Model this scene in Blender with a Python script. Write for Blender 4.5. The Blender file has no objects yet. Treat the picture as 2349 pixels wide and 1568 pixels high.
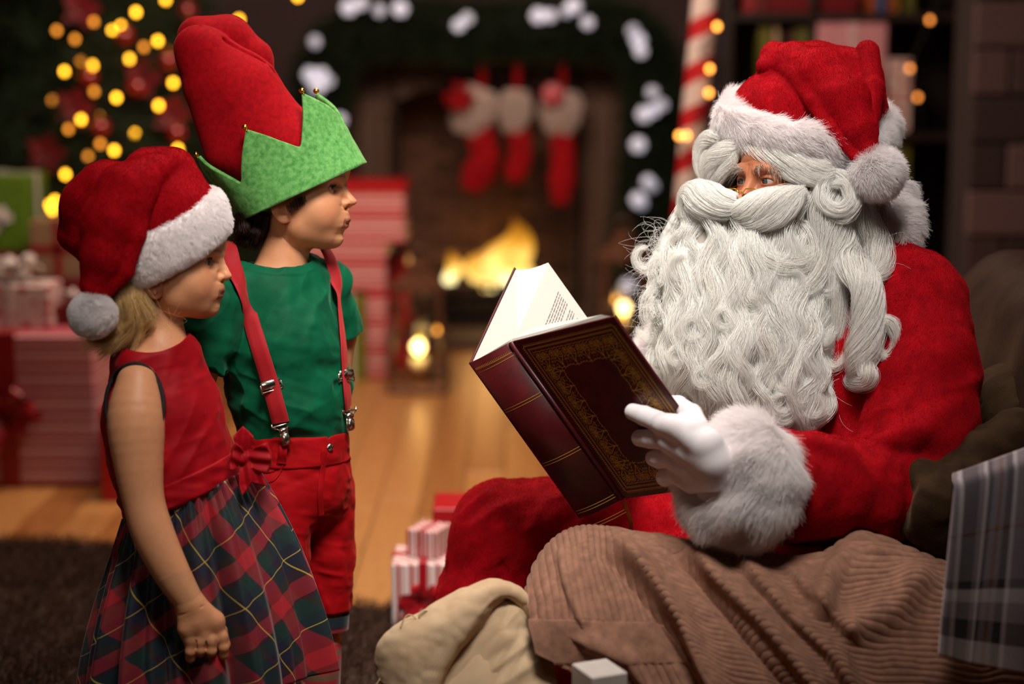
import bpy, math, random, time
import numpy as np
from mathutils import Vector, Matrix, Euler
_T0 = time.time()
rnd = random.Random(7)
C = bpy.context.scene.collection
SC = bpy.context.scene
PI = math.pi

# ------------------------------------------------------------------ camera, world, key lights, exposure
FPX, CX, CY, CAMH, TILT = 4000.0, 1174.5, 784.0, 1.30, math.radians(9.15)
cam_data = bpy.data.cameras.new('camera')
cam_data.sensor_width = 36.0
cam_data.lens = FPX / 2349.0 * 36.0
cam_data.dof.use_dof = True
cam_data.dof.focus_distance = 3.02
cam_data.dof.aperture_fstop = 1.42
cam_data.clip_start, cam_data.clip_end = 0.05, 60
cam = bpy.data.objects.new('camera', cam_data)
C.objects.link(cam)
cam.location = (0, 0, CAMH)
cam.rotation_euler = (PI / 2 - TILT, 0, 0)
SC.camera = cam

SC.view_settings.view_transform = 'Standard'
SC.view_settings.look = 'None'
SC.view_settings.gamma = 1
SC.view_settings.use_curve_mapping = False
SC.view_settings.exposure = 0.12
SC.cycles.use_denoising = True
SC.cycles.max_bounces = 6
SC.cycles.diffuse_bounces = 3
SC.cycles.glossy_bounces = 3
SC.cycles.transmission_bounces = 6
SC.cycles.transparent_max_bounces = 12
SC.cycles.caustics_reflective = False
SC.cycles.caustics_refractive = False
SC.cycles.sample_clamp_indirect = 4
SC.cycles.use_adaptive_sampling = True
SC.cycles.adaptive_threshold = 0.02
SC.cycles_curves.shape = 'RIBBONS'

world = bpy.data.worlds.new('world')
SC.world = world
world.use_nodes = True
world.node_tree.nodes['Background'].inputs[0].default_value = (1.0, 0.62, 0.52, 1)
world.node_tree.nodes['Background'].inputs[1].default_value = 0.012


def lamp(name, kind, loc, aim, energy, color, size=0.5, **kw):
    l = bpy.data.lights.new(name, kind)
    l.energy = energy
    l.color = color
    if kind == 'AREA':
        l.size = size
    else:
        l.shadow_soft_size = size
    for k, v in kw.items():
        setattr(l, k, v)
    o = bpy.data.objects.new(name, l)
    C.objects.link(o)
    o.location = loc
    d = Vector(aim) - Vector(loc)
    o.rotation_euler = d.to_track_quat('-Z', 'Y').to_euler()
    return o


# soft studio spot hung above the group, a weaker one on the camera side
lamp('key_spot', 'SPOT', (0.16, 1.85, 2.80), (0.05, 3.1, 1.03), 390, (1.0, 0.94, 0.87), 0.42,
     spot_size=math.radians(51), spot_blend=1.0)
lamp('fill_spot', 'SPOT', (-0.75, 0.3, 1.80), (-0.42, 3.0, 0.92), 30, (1.0, 0.88, 0.76), 0.35,
     spot_size=math.radians(32), spot_blend=1.0)
lamp('top_soft', 'AREA', (0.0, 3.75, 2.85), (0.0, 3.25, 0.6), 13, (1.0, 0.86, 0.78), 1.0, spread=math.radians(95))
lamp('room_glow', 'AREA', (-0.35, 5.4, 2.9), (-0.35, 7.2, 0.2), 150, (1.0, 0.72, 0.56), 1.6)


# ------------------------------------------------------------------ helpers: view maths
def P(u, v, Y):
    """the point of the place seen at pixel (u, v) that lies at distance Y in front of the lens (world y)"""
    a, b = (u - CX) / FPX, (v - CY) / FPX
    dy = math.cos(TILT) - b * math.sin(TILT)
    dz = -math.sin(TILT) - b * math.cos(TILT)
    t = Y / dy
    return np.array([a * t, Y, CAMH + dz * t])


def S(Y, v=900):
    """metres per pixel at distance Y (for things near row v)"""
    b = (v - CY) / FPX
    return Y / (math.cos(TILT) - b * math.sin(TILT)) / FPX


def unit(v):
    v = np.asarray(v, float)
    return v / (np.linalg.norm(v) + 1e-12)


# ------------------------------------------------------------------ helpers: objects
def link(name, data, parent=None, kind=None):
    o = bpy.data.objects.new(name, data)
    C.objects.link(o)
    if parent is not None:
        o.parent = parent
        o.matrix_parent_inverse = Matrix.Identity(4)
    if kind:
        o['kind'] = kind
    return o


def tag(o, label, cat, group=None):
    o['label'] = label
    o['category'] = cat
    if group:
        o['group'] = group
    return o


def empty(name, label, cat, loc=(0, 0, 0), rotz=0.0, group=None):
    o = bpy.data.objects.new(name, None)
    C.objects.link(o)
    o.location = loc
    o.rotation_euler = (0, 0, rotz)
    o.empty_display_size = 0.05
    return tag(o, label, cat, group)


def world_child(name, me, parent, **kw):
    """a part whose mesh is in world coordinates, under a thing that stands somewhere"""
    o = link(name, me, parent, **kw)
    bpy.context.view_layer.update()
    o.matrix_parent_inverse = parent.matrix_world.inverted()
    return o


def mesh(name, V, F, mat=None, smooth=True, uv=None, attrs=None, mats=None, midx=None):
    """mesh from arrays; F is an (n,3) / (n,4) array or a list of index lists"""
    me = bpy.data.meshes.new(name)
    V = np.asarray(V, np.float32)
    if isinstance(F, np.ndarray):
        n, k = F.shape
        me.vertices.add(len(V))
        me.vertices.foreach_set('co', V.ravel())
        me.loops.add(n * k)
        me.loops.foreach_set('vertex_index', F.astype(np.int32).ravel())
        me.polygons.add(n)
        me.polygons.foreach_set('loop_start', np.arange(0, n * k, k, dtype=np.int32))
        me.polygons.foreach_set('loop_total', np.full(n, k, np.int32))
        me.update(calc_edges=True)
    else:
        me.from_pydata(V.tolist(), [], [list(f) for f in F])
    me.polygons.foreach_set('use_smooth', np.full(len(me.polygons), bool(smooth)))
    if uv is not None:
        li = np.empty(len(me.loops), np.int32)
        me.loops.foreach_get('vertex_index', li)
        u = me.uv_layers.new(name='UVMap')
        u.data.foreach_set('uv', np.asarray(uv, np.float32)[li].ravel())
    if attrs:
        for k, a in attrs.items():
            a = np.asarray(a, np.float32)
            if a.ndim == 1:
                t = me.attributes.new(k, 'FLOAT', 'POINT')
                t.data.foreach_set('value', a)
            else:
                t = me.attributes.new(k, 'FLOAT_VECTOR', 'POINT')
                t.data.foreach_set('vector', a.ravel())
    if mats:
        for m in mats:
            me.materials.append(m)
        if midx is not None:
            me.polygons.foreach_set('material_index', np.asarray(midx, np.int32))
    elif mat is not None:
        me.materials.append(mat)
    me.update()
    return me


class MB:
    """collects boxes, tubes, lathes ... of ONE part"""
    def __init__(self):
        self.v, self.f, self.m = [], [], []

    def add(self, V, F, mi=0):
        n = sum(len(x) for x in self.v)
        self.v.append(np.asarray(V, float))
        for f in F:
            self.f.append([int(i) + n for i in f])
            self.m.append(mi)
        return self

    def box(self, c, s, rot=None, mi=0, bev=0.0):
        """box centre c, full size s, optional bevel of its edges"""
        h = np.asarray(s, float) / 2
        b = min(bev, h.min() * .98)
        if b <= 0:
            V = np.array([[x, y, z] for x in (-1, 1) for y in (-1, 1) for z in (-1, 1)], float) * h
            F = [(0, 1, 3, 2), (4, 6, 7, 5), (0, 4, 5, 1), (2, 3, 7, 6), (0, 2, 6, 4), (1, 5, 7, 3)]
        else:
            V, idx = [], {}
            for sx in (-1, 1):
                for sy in (-1, 1):
                    for sz in (-1, 1):
                        for ax in range(3):
                            p = [sx * (h[0] - b), sy * (h[1] - b), sz * (h[2] - b)]
                            p[ax] = (sx, sy, sz)[ax] * h[ax]
                            idx[(sx, sy, sz, ax)] = len(V)
                            V.append(p)
            F = []
            for ax in range(3):
                o1, o2 = [(1, 2), (2, 0), (0, 1)][ax]
                for s0 in (-1, 1):
                    q = []
                    for a_, b_ in ((-1, -1), (1, -1), (1, 1), (-1, 1)):
                        t = [0, 0, 0]
                        t[ax], t[o1], t[o2] = s0, a_, b_
                        q.append(idx[(*t, ax)])
                    F.append(q if s0 > 0 else q[::-1])
            for ax in range(3):
                o1, o2 = [(1, 2), (2, 0), (0, 1)][ax]
                for a_ in (-1, 1):
                    for b_ in (-1, 1):
                        def g(sgn, face):
                            t = [0, 0, 0]
                            t[ax], t[o1], t[o2] = sgn, a_, b_
                            return idx[(*t, face)]
                        q = [g(-1, o1), g(1, o1), g(1, o2), g(-1, o2)]
                        F.append(q if a_ * b_ < 0 else q[::-1])
            for sx in (-1, 1):
                for sy in (-1, 1):
                    for sz in (-1, 1):
                        q = [idx[(sx, sy, sz, i)] for i in range(3)]
                        F.append(q if sx * sy * sz > 0 else q[::-1])
            V = np.array(V)
        if rot is not None:
            V = V @ np.asarray(rot).T
        return self.add(V + np.asarray(c, float), F, mi)

    def tube(self, pts, r, n=10, mi=0, closed=False, caps=True, flat=1.0, up=(0, 0, 1)):
        pts = np.asarray(pts, float)
        r = np.broadcast_to(np.asarray(r, float), (len(pts),))
        V, F = sweep(pts, r, n, closed, caps, flat, up)
        return self.add(V, F, mi)

    def lathe(self, prof, n=24, c=(0, 0, 0), axis=(0, 0, 1), mi=0):
        """profile of (radius, height) pairs turned about axis through c"""
        R = frame_to(axis)
        V, F = [], []
        for r, h in prof:
            for i in range(n):
                a = 2 * PI * i / n
                V.append([r * math.cos(a), r * math.sin(a), h])
        m = len(prof)
        for j in range(m - 1):
            for i in range(n):
                F.append((j * n + i, j * n + (i + 1) % n, (j + 1) * n + (i + 1) % n, (j + 1) * n + i))
        if prof[0][0] > 1e-6:
            F.append(tuple(range(n))[::-1])
        if prof[-1][0] > 1e-6:
            F.append(tuple(range((m - 1) * n, m * n)))
        return self.add(np.array(V) @ R.T + np.asarray(c, float), F, mi)

    def mesh(self, name, mat, smooth=False, **kw):
        V = np.concatenate(self.v)
        if isinstance(mat, (list, tuple)):
            return mesh(name, V, self.f, smooth=smooth, mats=mat, midx=self.m, **kw)
        return mesh(name, V, self.f, mat, smooth=smooth, **kw)

    def build(self, name, mat, parent=None, smooth=False, **kw):
        return link(name, self.mesh(name, mat, smooth), parent, **kw)


def frame_to(axis, up=None):
    """rotation whose z column is axis"""
    z = unit(axis)
    u = np.array([0, 0, 1.0]) if up is None else np.asarray(up, float)
    if abs(z @ unit(u)) > .99:
        u = np.array([1.0, 0, 0])
    x = unit(np.cross(u, z))
    return np.stack([x, np.cross(z, x), z], 1)


def sweep(pts, r, n=10, closed=False, caps=True, flat=1.0, up=(0, 0, 1)):
    m = len(pts)
    T = np.gradient(pts, axis=0)
    if closed:
        T = np.roll(pts, -1, 0) - np.roll(pts, 1, 0)
    T /= np.linalg.norm(T, axis=1, keepdims=True) + 1e-12
    nrm = np.asarray(up, float)
    if abs(nrm @ T[0]) > .95:
        nrm = np.array([1.0, 0, 0]) if abs(T[0][0]) < .9 else np.array([0, 1.0, 0])
    V = []
    for i in range(m):
        nrm = nrm - T[i] * (nrm @ T[i])
        nrm /= np.linalg.norm(nrm) + 1e-12
        b = np.cross(T[i], nrm)
        for k in range(n):
            a = 2 * PI * k / n
            V.append(pts[i] + r[i] * (flat * math.cos(a) * nrm + math.sin(a) * b))
    F = []
    for j in range(m if closed else m - 1):
        j2 = (j + 1) % m
        for k in range(n):
            F.append((j * n + k, j * n + (k + 1) % n, j2 * n + (k + 1) % n, j2 * n + k))
    if caps and not closed:
        F.append(tuple(range(n))[::-1])
        F.append(tuple(range((m - 1) * n, m * n)))
    return np.array(V), F


def grid_faces(nu, nv, wrap_u=False):
    """quads of an nv x nu point grid (row major: index = j*nu + i)"""
    i = np.arange(nu if wrap_u else nu - 1)
    j = np.arange(nv - 1)
    I, J = np.meshgrid(i, j)
    I, J = I.ravel(), J.ravel()
    I2 = (I + 1) % nu
    return np.stack([J * nu + I, J * nu + I2, (J + 1) * nu + I2, (J + 1) * nu + I], 1)


def catmull(pts, n):
    """n points along a smooth curve through pts"""
    p = np.asarray(pts, float)
    p = np.concatenate([[2 * p[0] - p[1]], p, [2 * p[-1] - p[-2]]])
    t = np.linspace(0, len(p) - 3 - 1e-9, n)
    k = t.astype(int)
    f = (t - k)[:, None]
    a, b, c, d = p[k], p[k + 1], p[k + 2], p[k + 3]
    return .5 * (2 * b + (c - a) * f + (2 * a - 5 * b + 4 * c - d) * f ** 2 + (3 * b - a - 3 * c + d) * f ** 3)


def sstep(a, b, x):
    t = np.clip((x - a) / (b - a), 0, 1)
    return t * t * (3 - 2 * t)


_rs = np.random.RandomState(11)
_tab = _rs.rand(4096).astype(np.float32) * 2 - 1


def noise3(p, s=1.0, seed=0):
    """smooth value noise in about -1..1"""
    q = np.asarray(p, np.float32) / s + seed * 17.31
    i = np.floor(q).astype(np.int64)
    f = q - i
    f = f * f * (3 - 2 * f)

    def h(dx, dy, dz):
        return _tab[((i[:, 0] + dx) * 73856093 ^ (i[:, 1] + dy) * 19349663 ^ (i[:, 2] + dz) * 83492791) & 4095]
    x, y, z = f[:, 0], f[:, 1], f[:, 2]
    a = h(0, 0, 0) * (1 - x) + h(1, 0, 0) * x
    b = h(0, 1, 0) * (1 - x) + h(1, 1, 0) * x
    c = h(0, 0, 1) * (1 - x) + h(1, 0, 1) * x
    d = h(0, 1, 1) * (1 - x) + h(1, 1, 1) * x
    return (a * (1 - y) + b * y) * (1 - z) + (c * (1 - y) + d * y) * z


# ------------------------------------------------------------------ helpers: implicit shapes
def f_sph(c, r):
    c = np.asarray(c, np.float32)
    return lambda p: np.linalg.norm(p - c, axis=1) - r


def f_ell(c, r, R=None):
    c, r = np.asarray(c, np.float32), np.asarray(r, np.float32)
    R = None if R is None else np.asarray(R, np.float32)

    def f(p):
        q = p - c
        if R is not None:
            q = q @ R
        k0 = np.linalg.norm(q / r, axis=1)
        k1 = np.linalg.norm(q / (r * r), axis=1) + 1e-9
        return k0 * (k0 - 1) / k1
    return f


def f_cone(a, b, ra, rb):
    """round cone a..b"""
    a, b = np.asarray(a, np.float32), np.asarray(b, np.float32)
    d = b - a
    dd = float(d @ d) + 1e-9

    def f(p):
        t = np.clip(((p - a) @ d) / dd, 0, 1)
        return np.linalg.norm(p - a - t[:, None] * d, axis=1) - (ra + (rb - ra) * t)
    return f


def f_chain(pts, rad, k=0.0):
    fs = [f_cone(pts[i], pts[i + 1], rad[i], rad[i + 1]) for i in range(len(pts) - 1)]
    return f_union(fs, k)


def f_limb(pts, rad, n=22):
    """smooth tapered limb through joints: radii follow a curve, no bulges at the joints"""
    q = catmull(pts, n)
    r = np.clip(catmull(np.stack([np.asarray(rad, float)] * 3, 1), n)[:, 0], 1e-4, None)
    return f_chain(q, list(r))


def f_box(c, h, r, R=None):
    c, h = np.asarray(c, np.float32), np.asarray(h, np.float32)

    def f(p):
        q = p - c
        if R is not None:
            q = q @ np.asarray(R, np.float32)
        q = np.abs(q) - (h - r)
        return np.linalg.norm(np.maximum(q, 0), axis=1) + np.minimum(q.max(1), 0) - r
    return f


def smin(a, b, k):
    if k <= 0:
        return np.minimum(a, b)
    h = np.clip(.5 + .5 * (b - a) / k, 0, 1)
    return b + (a - b) * h - k * h * (1 - h)


def smax(a, b, k):
    return -smin(-a, -b, k)


def f_union(fs, k=0.0):
    def f(p):
        d = fs[0](p)
        for g in fs[1:]:
            d = smin(d, g(p), k)
        return d
    return f


def polygonize(f, lo, hi, h):
    """surface nets of f = 0 in the box lo..hi with cell size h -> V, quads"""
    lo, hi = np.asarray(lo, float), np.asarray(hi, float)
    st = 4
    n = (np.ceil((hi - lo) / h / st).astype(int) + 1) * st + 1
    cn = (n - 1) // st + 1
    ax = [lo[i] + np.arange(cn[i]) * h * st for i in range(3)]
    G = np.stack(np.meshgrid(*ax, indexing='ij'), -1).reshape(-1, 3).astype(np.float32)
    cf = np.empty(len(G), np.float32)
    for s in range(0, len(G), 400000):
        cf[s:s + 400000] = f(G[s:s + 400000])
    cf = cf.reshape(cn)
    F = np.repeat(np.repeat(np.repeat(cf, st, 0), st, 1), st, 2)[:n[0], :n[1], :n[2]].copy()
    near = np.abs(cf) < h * st * 2.0
    m = near[:-1, :-1, :-1].copy()
    for a in (0, 1):
        for b in (0, 1):
            for c in (0, 1):
                m |= near[a:cn[0] - 1 + a, b:cn[1] - 1 + b, c:cn[2] - 1 + c]
    M = np.zeros(n, bool)
    Mb = np.repeat(np.repeat(np.repeat(m, st, 0), st, 1), st, 2)
    M[:-1, :-1, :-1] = Mb
    M[1:, 1:, 1:] |= Mb
    M[1:, :-1, :-1] |= Mb
    M[:-1, 1:, :-1] |= Mb
    M[:-1, :-1, 1:] |= Mb
    I = np.argwhere(M)
    vals = np.empty(len(I), np.float32)
    for s in range(0, len(I), 400000):
        vals[s:s + 400000] = f((lo + I[s:s + 400000] * h).astype(np.float32))
    F[M] = vals
    neg = F < 0
    c8 = np.zeros(np.array(n) - 1, np.uint8)
    offs = [(a, b, c) for a in (0, 1) for b in (0, 1) for c in (0, 1)]
    for a, b, c in offs:
        c8 += neg[a:n[0] - 1 + a, b:n[1] - 1 + b, c:n[2] - 1 + c]
    act = (c8 > 0) & (c8 < 8)
    cells = np.argwhere(act)
    idx = np.full(act.shape, -1, np.int32)
    idx[act] = np.arange(len(cells))
    acc = np.zeros((len(cells), 3))
    cnt = np.zeros(len(cells))
    fv = {o: F[cells[:, 0] + o[0], cells[:, 1] + o[1], cells[:, 2] + o[2]] for o in offs}
    for o in offs:
        for axx in range(3):
            if o[axx] == 0:
                o2 = tuple(o[i] + (1 if i == axx else 0) for i in range(3))
                a, b = fv[o], fv[o2]
                x = (a < 0) != (b < 0)
                t = np.where(x, a / np.where(x, a - b, 1), 0)
                p = np.array(o, float) + np.zeros((len(cells), 3))
                p[:, axx] += t
                acc[x] += p[x]
                cnt[x] += 1
    V = lo + (cells + acc / cnt[:, None]) * h
    Q = []
    for axx in range(3):
        o1, o2 = [(1, 2), (2, 0), (0, 1)][axx]
        sl1 = [slice(1, -1)] * 3
        sl1[axx] = slice(0, n[axx] - 1)
        sl2 = [slice(1, -1)] * 3
        sl2[axx] = slice(1, n[axx])
        a, b = neg[tuple(sl1)], neg[tuple(sl2)]
        for flip, xs in ((False, a & ~b), (True, ~a & b)):
            e = np.argwhere(xs)
            if len(e) == 0:
                continue
            base = e.copy()
            for i in range(3):
                if i != axx:
                    base[:, i] += 1
            q = []
            for d1, d2 in ((-1, -1), (0, -1), (0, 0), (-1, 0)):
                cc = base.copy()
                cc[:, o1] += d1
                cc[:, o2] += d2
                q.append(idx[cc[:, 0], cc[:, 1], cc[:, 2]])
            q = np.stack(q, 1)
            Q.append(q[:, ::-1] if flip else q)
    Q = np.concatenate(Q)
    return V, Q


def joinVF(*parts):
    V, F, n = [], [], 0
    for v, f in parts:
        V.append(np.asarray(v, float))
        F.append(np.asarray(f) + n)
        n += len(v)
    return np.concatenate(V), np.concatenate(F)


def relax(V, Q, it=1, lam=.5):
    """light Laplacian smoothing"""
    V = V.copy()
    e = np.concatenate([Q[:, [i, (i + 1) % Q.shape[1]]] for i in range(Q.shape[1])])
    e = np.concatenate([e, e[:, ::-1]])
    cnt = np.bincount(e[:, 0], minlength=len(V))[:, None] + 1e-9
    for _ in range(it):
        s = np.stack([np.bincount(e[:, 0], V[e[:, 1], i], len(V)) for i in range(3)], 1)
        V += lam * (s / cnt - V)
    return V


def vnormals(V, Q):
    a, b, c = V[Q[:, 0]], V[Q[:, 1]], V[Q[:, 2]]
    n = np.cross(b - a, c - a)
    if Q.shape[1] == 4:
        n += np.cross(c - a, V[Q[:, 3]] - a)
    N = np.stack([sum(np.bincount(Q[:, k], n[:, i], len(V)) for k in range(Q.shape[1])) for i in range(3)], 1)
    return N / (np.linalg.norm(N, axis=1, keepdims=True) + 1e-12)


def scatter(V, Q, count, rs, mask=None):
    """random points, normals on a quad/tri mesh -> P, N, (face id)"""
    N = vnormals(V, Q)
    k = Q.shape[1]
    tri = Q if k == 3 else np.concatenate([Q[:, [0, 1, 2]], Q[:, [0, 2, 3]]])
    a, b, c = V[tri[:, 0]], V[tri[:, 1]], V[tri[:, 2]]
    ar = np.linalg.norm(np.cross(b - a, c - a), axis=1)
    if mask is not None:
        ar = ar * mask[tri].mean(1)
    ids = rs.choice(len(tri), count, p=ar / ar.sum())
    u, v = rs.rand(count), rs.rand(count)
    s = u + v > 1
    u[s], v[s] = 1 - u[s], 1 - v[s]
    w = 1 - u - v
    t = tri[ids]
    Pn = a[ids] * w[:, None] + b[ids] * u[:, None] + c[ids] * v[:, None]
    Nn = N[t[:, 0]] * w[:, None] + N[t[:, 1]] * u[:, None] + N[t[:, 2]] * v[:, None]
    return Pn, Nn / (np.linalg.norm(Nn, axis=1, keepdims=True) + 1e-9)


def hair_object(name, strands, r0, r1, mat, parent=None, kind='stuff'):
    """strands: (n, k, 3) array, or list of such arrays; root / tip radius -> one curves object"""
    if isinstance(strands, np.ndarray):
        strands = [strands]
    hc = bpy.data.hair_curves.new(name)
    sizes = []
    for s in strands:
        sizes += [s.shape[1]] * s.shape[0]
    hc.add_curves(sizes)
    pos = np.concatenate([s.reshape(-1, 3) for s in strands]).astype(np.float32)
    hc.attributes['position'].data.foreach_set('vector', pos.ravel())
    rad = []
    for s in strands:
        t = np.linspace(0, 1, s.shape[1])
        rad.append(np.tile(r0 + (r1 - r0) * t ** 1.5, s.shape[0]))
    ra = hc.attributes.new('radius', 'FLOAT', 'POINT')
    ra.data.foreach_set('value', np.concatenate(rad).astype(np.float32))
    hc.materials.append(mat)
    return link(name, hc, parent, kind=kind)


def fur(V, Q, count, length, dirs, rs, segs=5, jitter=.25, curl=.0, mask=None, droop=(0, 0, 0), lift=.6):
    """fur strands on a mesh: each leans from the normal towards dirs (vector or function of points)"""
    p, n = scatter(V, Q, count, rs, mask)
    d = dirs(p) if callable(dirs) else np.broadcast_to(np.asarray(dirs, float), p.shape)
    d = d - n * (d * n).sum(1, keepdims=True)
    d = d / (np.linalg.norm(d, axis=1, keepdims=True) + 1e-9)
    L = length * (.55 + .6 * rs.rand(count, 1))
    t0 = n * lift + d * (1 - lift) + rs.randn(count, 3) * jitter
    # clumps lean together
    cl = np.stack([noise3(p, length * .9, s + 3) for s in range(3)], 1) * .55
    t0 += cl
    out = np.empty((count, segs, 3))
    out[:, 0] = p - n * length * .05
    cur = p.copy()
    bend = rs.randn(count, 3) * curl
    for k in range(1, segs):
        f = k / (segs - 1)
        v = t0 + d * f * .9 + np.asarray(droop) * f + bend * f * f
        v = v / (np.linalg.norm(v, axis=1, keepdims=True) + 1e-9)
        cur = cur + v * L / (segs - 1)
        out[:, k] = cur
    return out
# ------------------------------------------------------------------ helpers: materials
def srgb(h):
    if isinstance(h, str):
        h = h.lstrip('#')
        h = [int(h[i:i + 2], 16) / 255 for i in (0, 2, 4)]
    return tuple(c / 12.92 if c <= .04045 else ((c + .055) / 1.055) ** 2.4 for c in h) + (1.0,)


class NT:
    """thin wrapper over a material's node tree"""
    def __init__(self, name, rough=.6, color=None, **kw):
        self.m = bpy.data.materials.new(name)
        self.m.use_nodes = True
        self.t = self.m.node_tree
        self.b = self.t.nodes['Principled BSDF']
        self.b.inputs['Roughness'].default_value = rough
        if color is not None:
            self.b.inputs['Base Color'].default_value = srgb(color)
        for k, v in kw.items():
            k = k.replace('_', ' ').title().replace('Ior', 'IOR')
            self.b.inputs[k].default_value = v

    def n(self, typ, **kw):
        nd = self.t.nodes.new(typ)
        for k, v in kw.items():
            setattr(nd, k, v)
        return nd

    def l(self, a, b):
        self.t.links.new(a, b)
        return self

    def coord(self, kind='Object', scale=(1, 1, 1), rot=(0, 0, 0)):
        tc = self.n('ShaderNodeTexCoord')
        mp = self.n('ShaderNodeMapping')
        mp.inputs['Scale'].default_value = scale
        mp.inputs['Rotation'].default_value = rot
        self.l(tc.outputs[kind], mp.inputs['Vector'])
        return mp.outputs[0]

    def noise(self, scale, vec=None, detail=3, rough=.5, dist=0):
        nd = self.n('ShaderNodeTexNoise')
        nd.inputs['Scale'].default_value = scale
        nd.inputs['Detail'].default_value = detail
        nd.inputs['Roughness'].default_value = rough
        nd.inputs['Distortion'].default_value = dist
        self.l(vec if vec is not None else self.coord(), nd.inputs['Vector'])
        return nd.outputs['Fac']

    def ramp(self, fac, stops, mode='LINEAR'):
        r = self.n('ShaderNodeValToRGB')
        e = r.color_ramp.elements
        r.color_ramp.interpolation = mode
        while len(e) > 1:
            e.remove(e[0])
        e[0].position, e[0].color = stops[0][0], srgb(stops[0][1])
        for p, c in stops[1:]:
            x = e.new(p)
            x.color = srgb(c)
        self.l(fac, r.inputs[0])
        return r.outputs[0]

    def math(self, op, a, b=0.0, c=None):
        m = self.n('ShaderNodeMath', operation=op)
        for i, x in enumerate((a, b, c)):
            if x is None:
                continue
            if isinstance(x, (int, float)):
                m.inputs[i].default_value = x
            else:
                self.l(x, m.inputs[i])
        return m.outputs[0]

    def mix(self, fac, a, b, mode='MIX'):
        m = self.n('ShaderNodeMix', data_type='RGBA', blend_type=mode)
        for i, x in ((0, fac), (6, a), (7, b)):
            if isinstance(x, (int, float)):
                m.inputs[i].default_value = x
            elif isinstance(x, (str, tuple)):
                m.inputs[i].default_value = srgb(x) if isinstance(x, str) else x
            else:
                self.l(x, m.inputs[i])
        return m.outputs[2]

    def attr(self, name):
        a = self.n('ShaderNodeAttribute', attribute_name=name)
        return a

    def sep(self, vec):
        s = self.n('ShaderNodeSeparateXYZ')
        self.l(vec, s.inputs[0])
        return s.outputs

    def color(self, out):
        self.l(out, self.b.inputs['Base Color'])
        return self

    def bump(self, h, strength=.3, dist=.002):
        b = self.n('ShaderNodeBump')
        b.inputs['Strength'].default_value = strength
        b.inputs['Distance'].default_value = dist
        self.l(h, b.inputs['Height'])
        self.l(b.outputs[0], self.b.inputs['Normal'])
        return self

    def sheen(self, w, tint, rough=.4):
        self.b.inputs['Sheen Weight'].default_value = w
        self.b.inputs['Sheen Tint'].default_value = srgb(tint)
        self.b.inputs['Sheen Roughness'].default_value = rough
        return self


def plain(name, color, rough=.6, var=.12, scale=30, bump=0.0, bscale=None, **kw):
    """one colour with a little mottling"""
    t = NT(name, rough, color, **kw)
    c = np.array(srgb(color)[:3])
    n = t.noise(scale)
    lo, hi = tuple(np.clip(c * (1 - var), 0, 1)) + (1,), tuple(np.clip(c * (1 + var), 0, 1)) + (1,)
    t.color(t.mix(n, lo, hi))
    if bump:
        t.bump(t.noise(bscale or scale * 6), bump)
    return t.m


def emit(name, color, strength):
    t = NT(name, .5, color)
    t.b.inputs['Emission Color'].default_value = srgb(color)
    t.b.inputs['Emission Strength'].default_value = strength
    return t.m


def fabric(name, color, dark, rough=.8, sheen=.5, tint='#ffffff', scale=40, fine=900, bump=.25, dist=.001):
    """woven or plush cloth: mottled colour, sheen, fine relief"""
    t = NT(name, rough)
    n1 = t.noise(scale, detail=4, rough=.6)
    t.color(t.ramp(n1, [(.32, dark), (.68, color)]))
    t.bump(t.noise(fine, detail=2), bump, dist)
    t.b.inputs['Specular IOR Level'].default_value = .5 if rough < .55 else .12
    t.sheen(sheen, tint)
    return t.m


def skin_material(name, base, red, sub=.12):
    t = NT(name, .48)
    a = t.attr('tint')
    n = t.noise(90, detail=4)
    c = t.mix(t.math('MULTIPLY', n, .35), base, red)
    c = t.mix(a.outputs['Fac'], c, red)
    lip = t.attr('lip')
    c = t.mix(lip.outputs['Fac'], c, '#8a3a36')
    dk = t.attr('brow')
    c = t.mix(dk.outputs['Fac'], c, '#3a2418')
    t.color(c)
    t.b.inputs['Subsurface Weight'].default_value = sub
    t.b.inputs['Subsurface Radius'].default_value = (1.0, .35, .2)
    t.b.inputs['Subsurface Scale'].default_value = .006
    t.b.inputs['Specular IOR Level'].default_value = .35
    t.bump(t.noise(700, detail=3), .12, .0006)
    return t.m


def hair_material(name, color, rough=.45, var=.1, trans=.25, spec=.35):
    """strands: diffuse + translucent + a soft highlight"""
    t = NT(name, rough, color)
    c = np.array(srgb(color)[:3])
    hi = t.n('ShaderNodeHairInfo')
    t.color(t.mix(hi.outputs['Random'], tuple(c * (1 - var)) + (1,), tuple(np.clip(c * (1 + var), 0, 1)) + (1,)))
    t.b.inputs['Specular IOR Level'].default_value = spec
    tr = t.n('ShaderNodeBsdfTranslucent')
    tr.inputs['Color'].default_value = srgb(color)
    mx = t.n('ShaderNodeMixShader')
    mx.inputs[0].default_value = trans
    out = t.t.nodes['Material Output']
    t.l(t.b.outputs[0], mx.inputs[1]).l(tr.outputs[0], mx.inputs[2]).l(mx.outputs[0], out.inputs[0])
    return t.m
# ------------------------------------------------------------------ the room
def floorY(v):
    """distance at which the floor is seen at pixel row v"""
    return CAMH / math.tan(TILT + math.atan((v - CY) / FPX))


WALL_Y = 8.75


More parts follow.
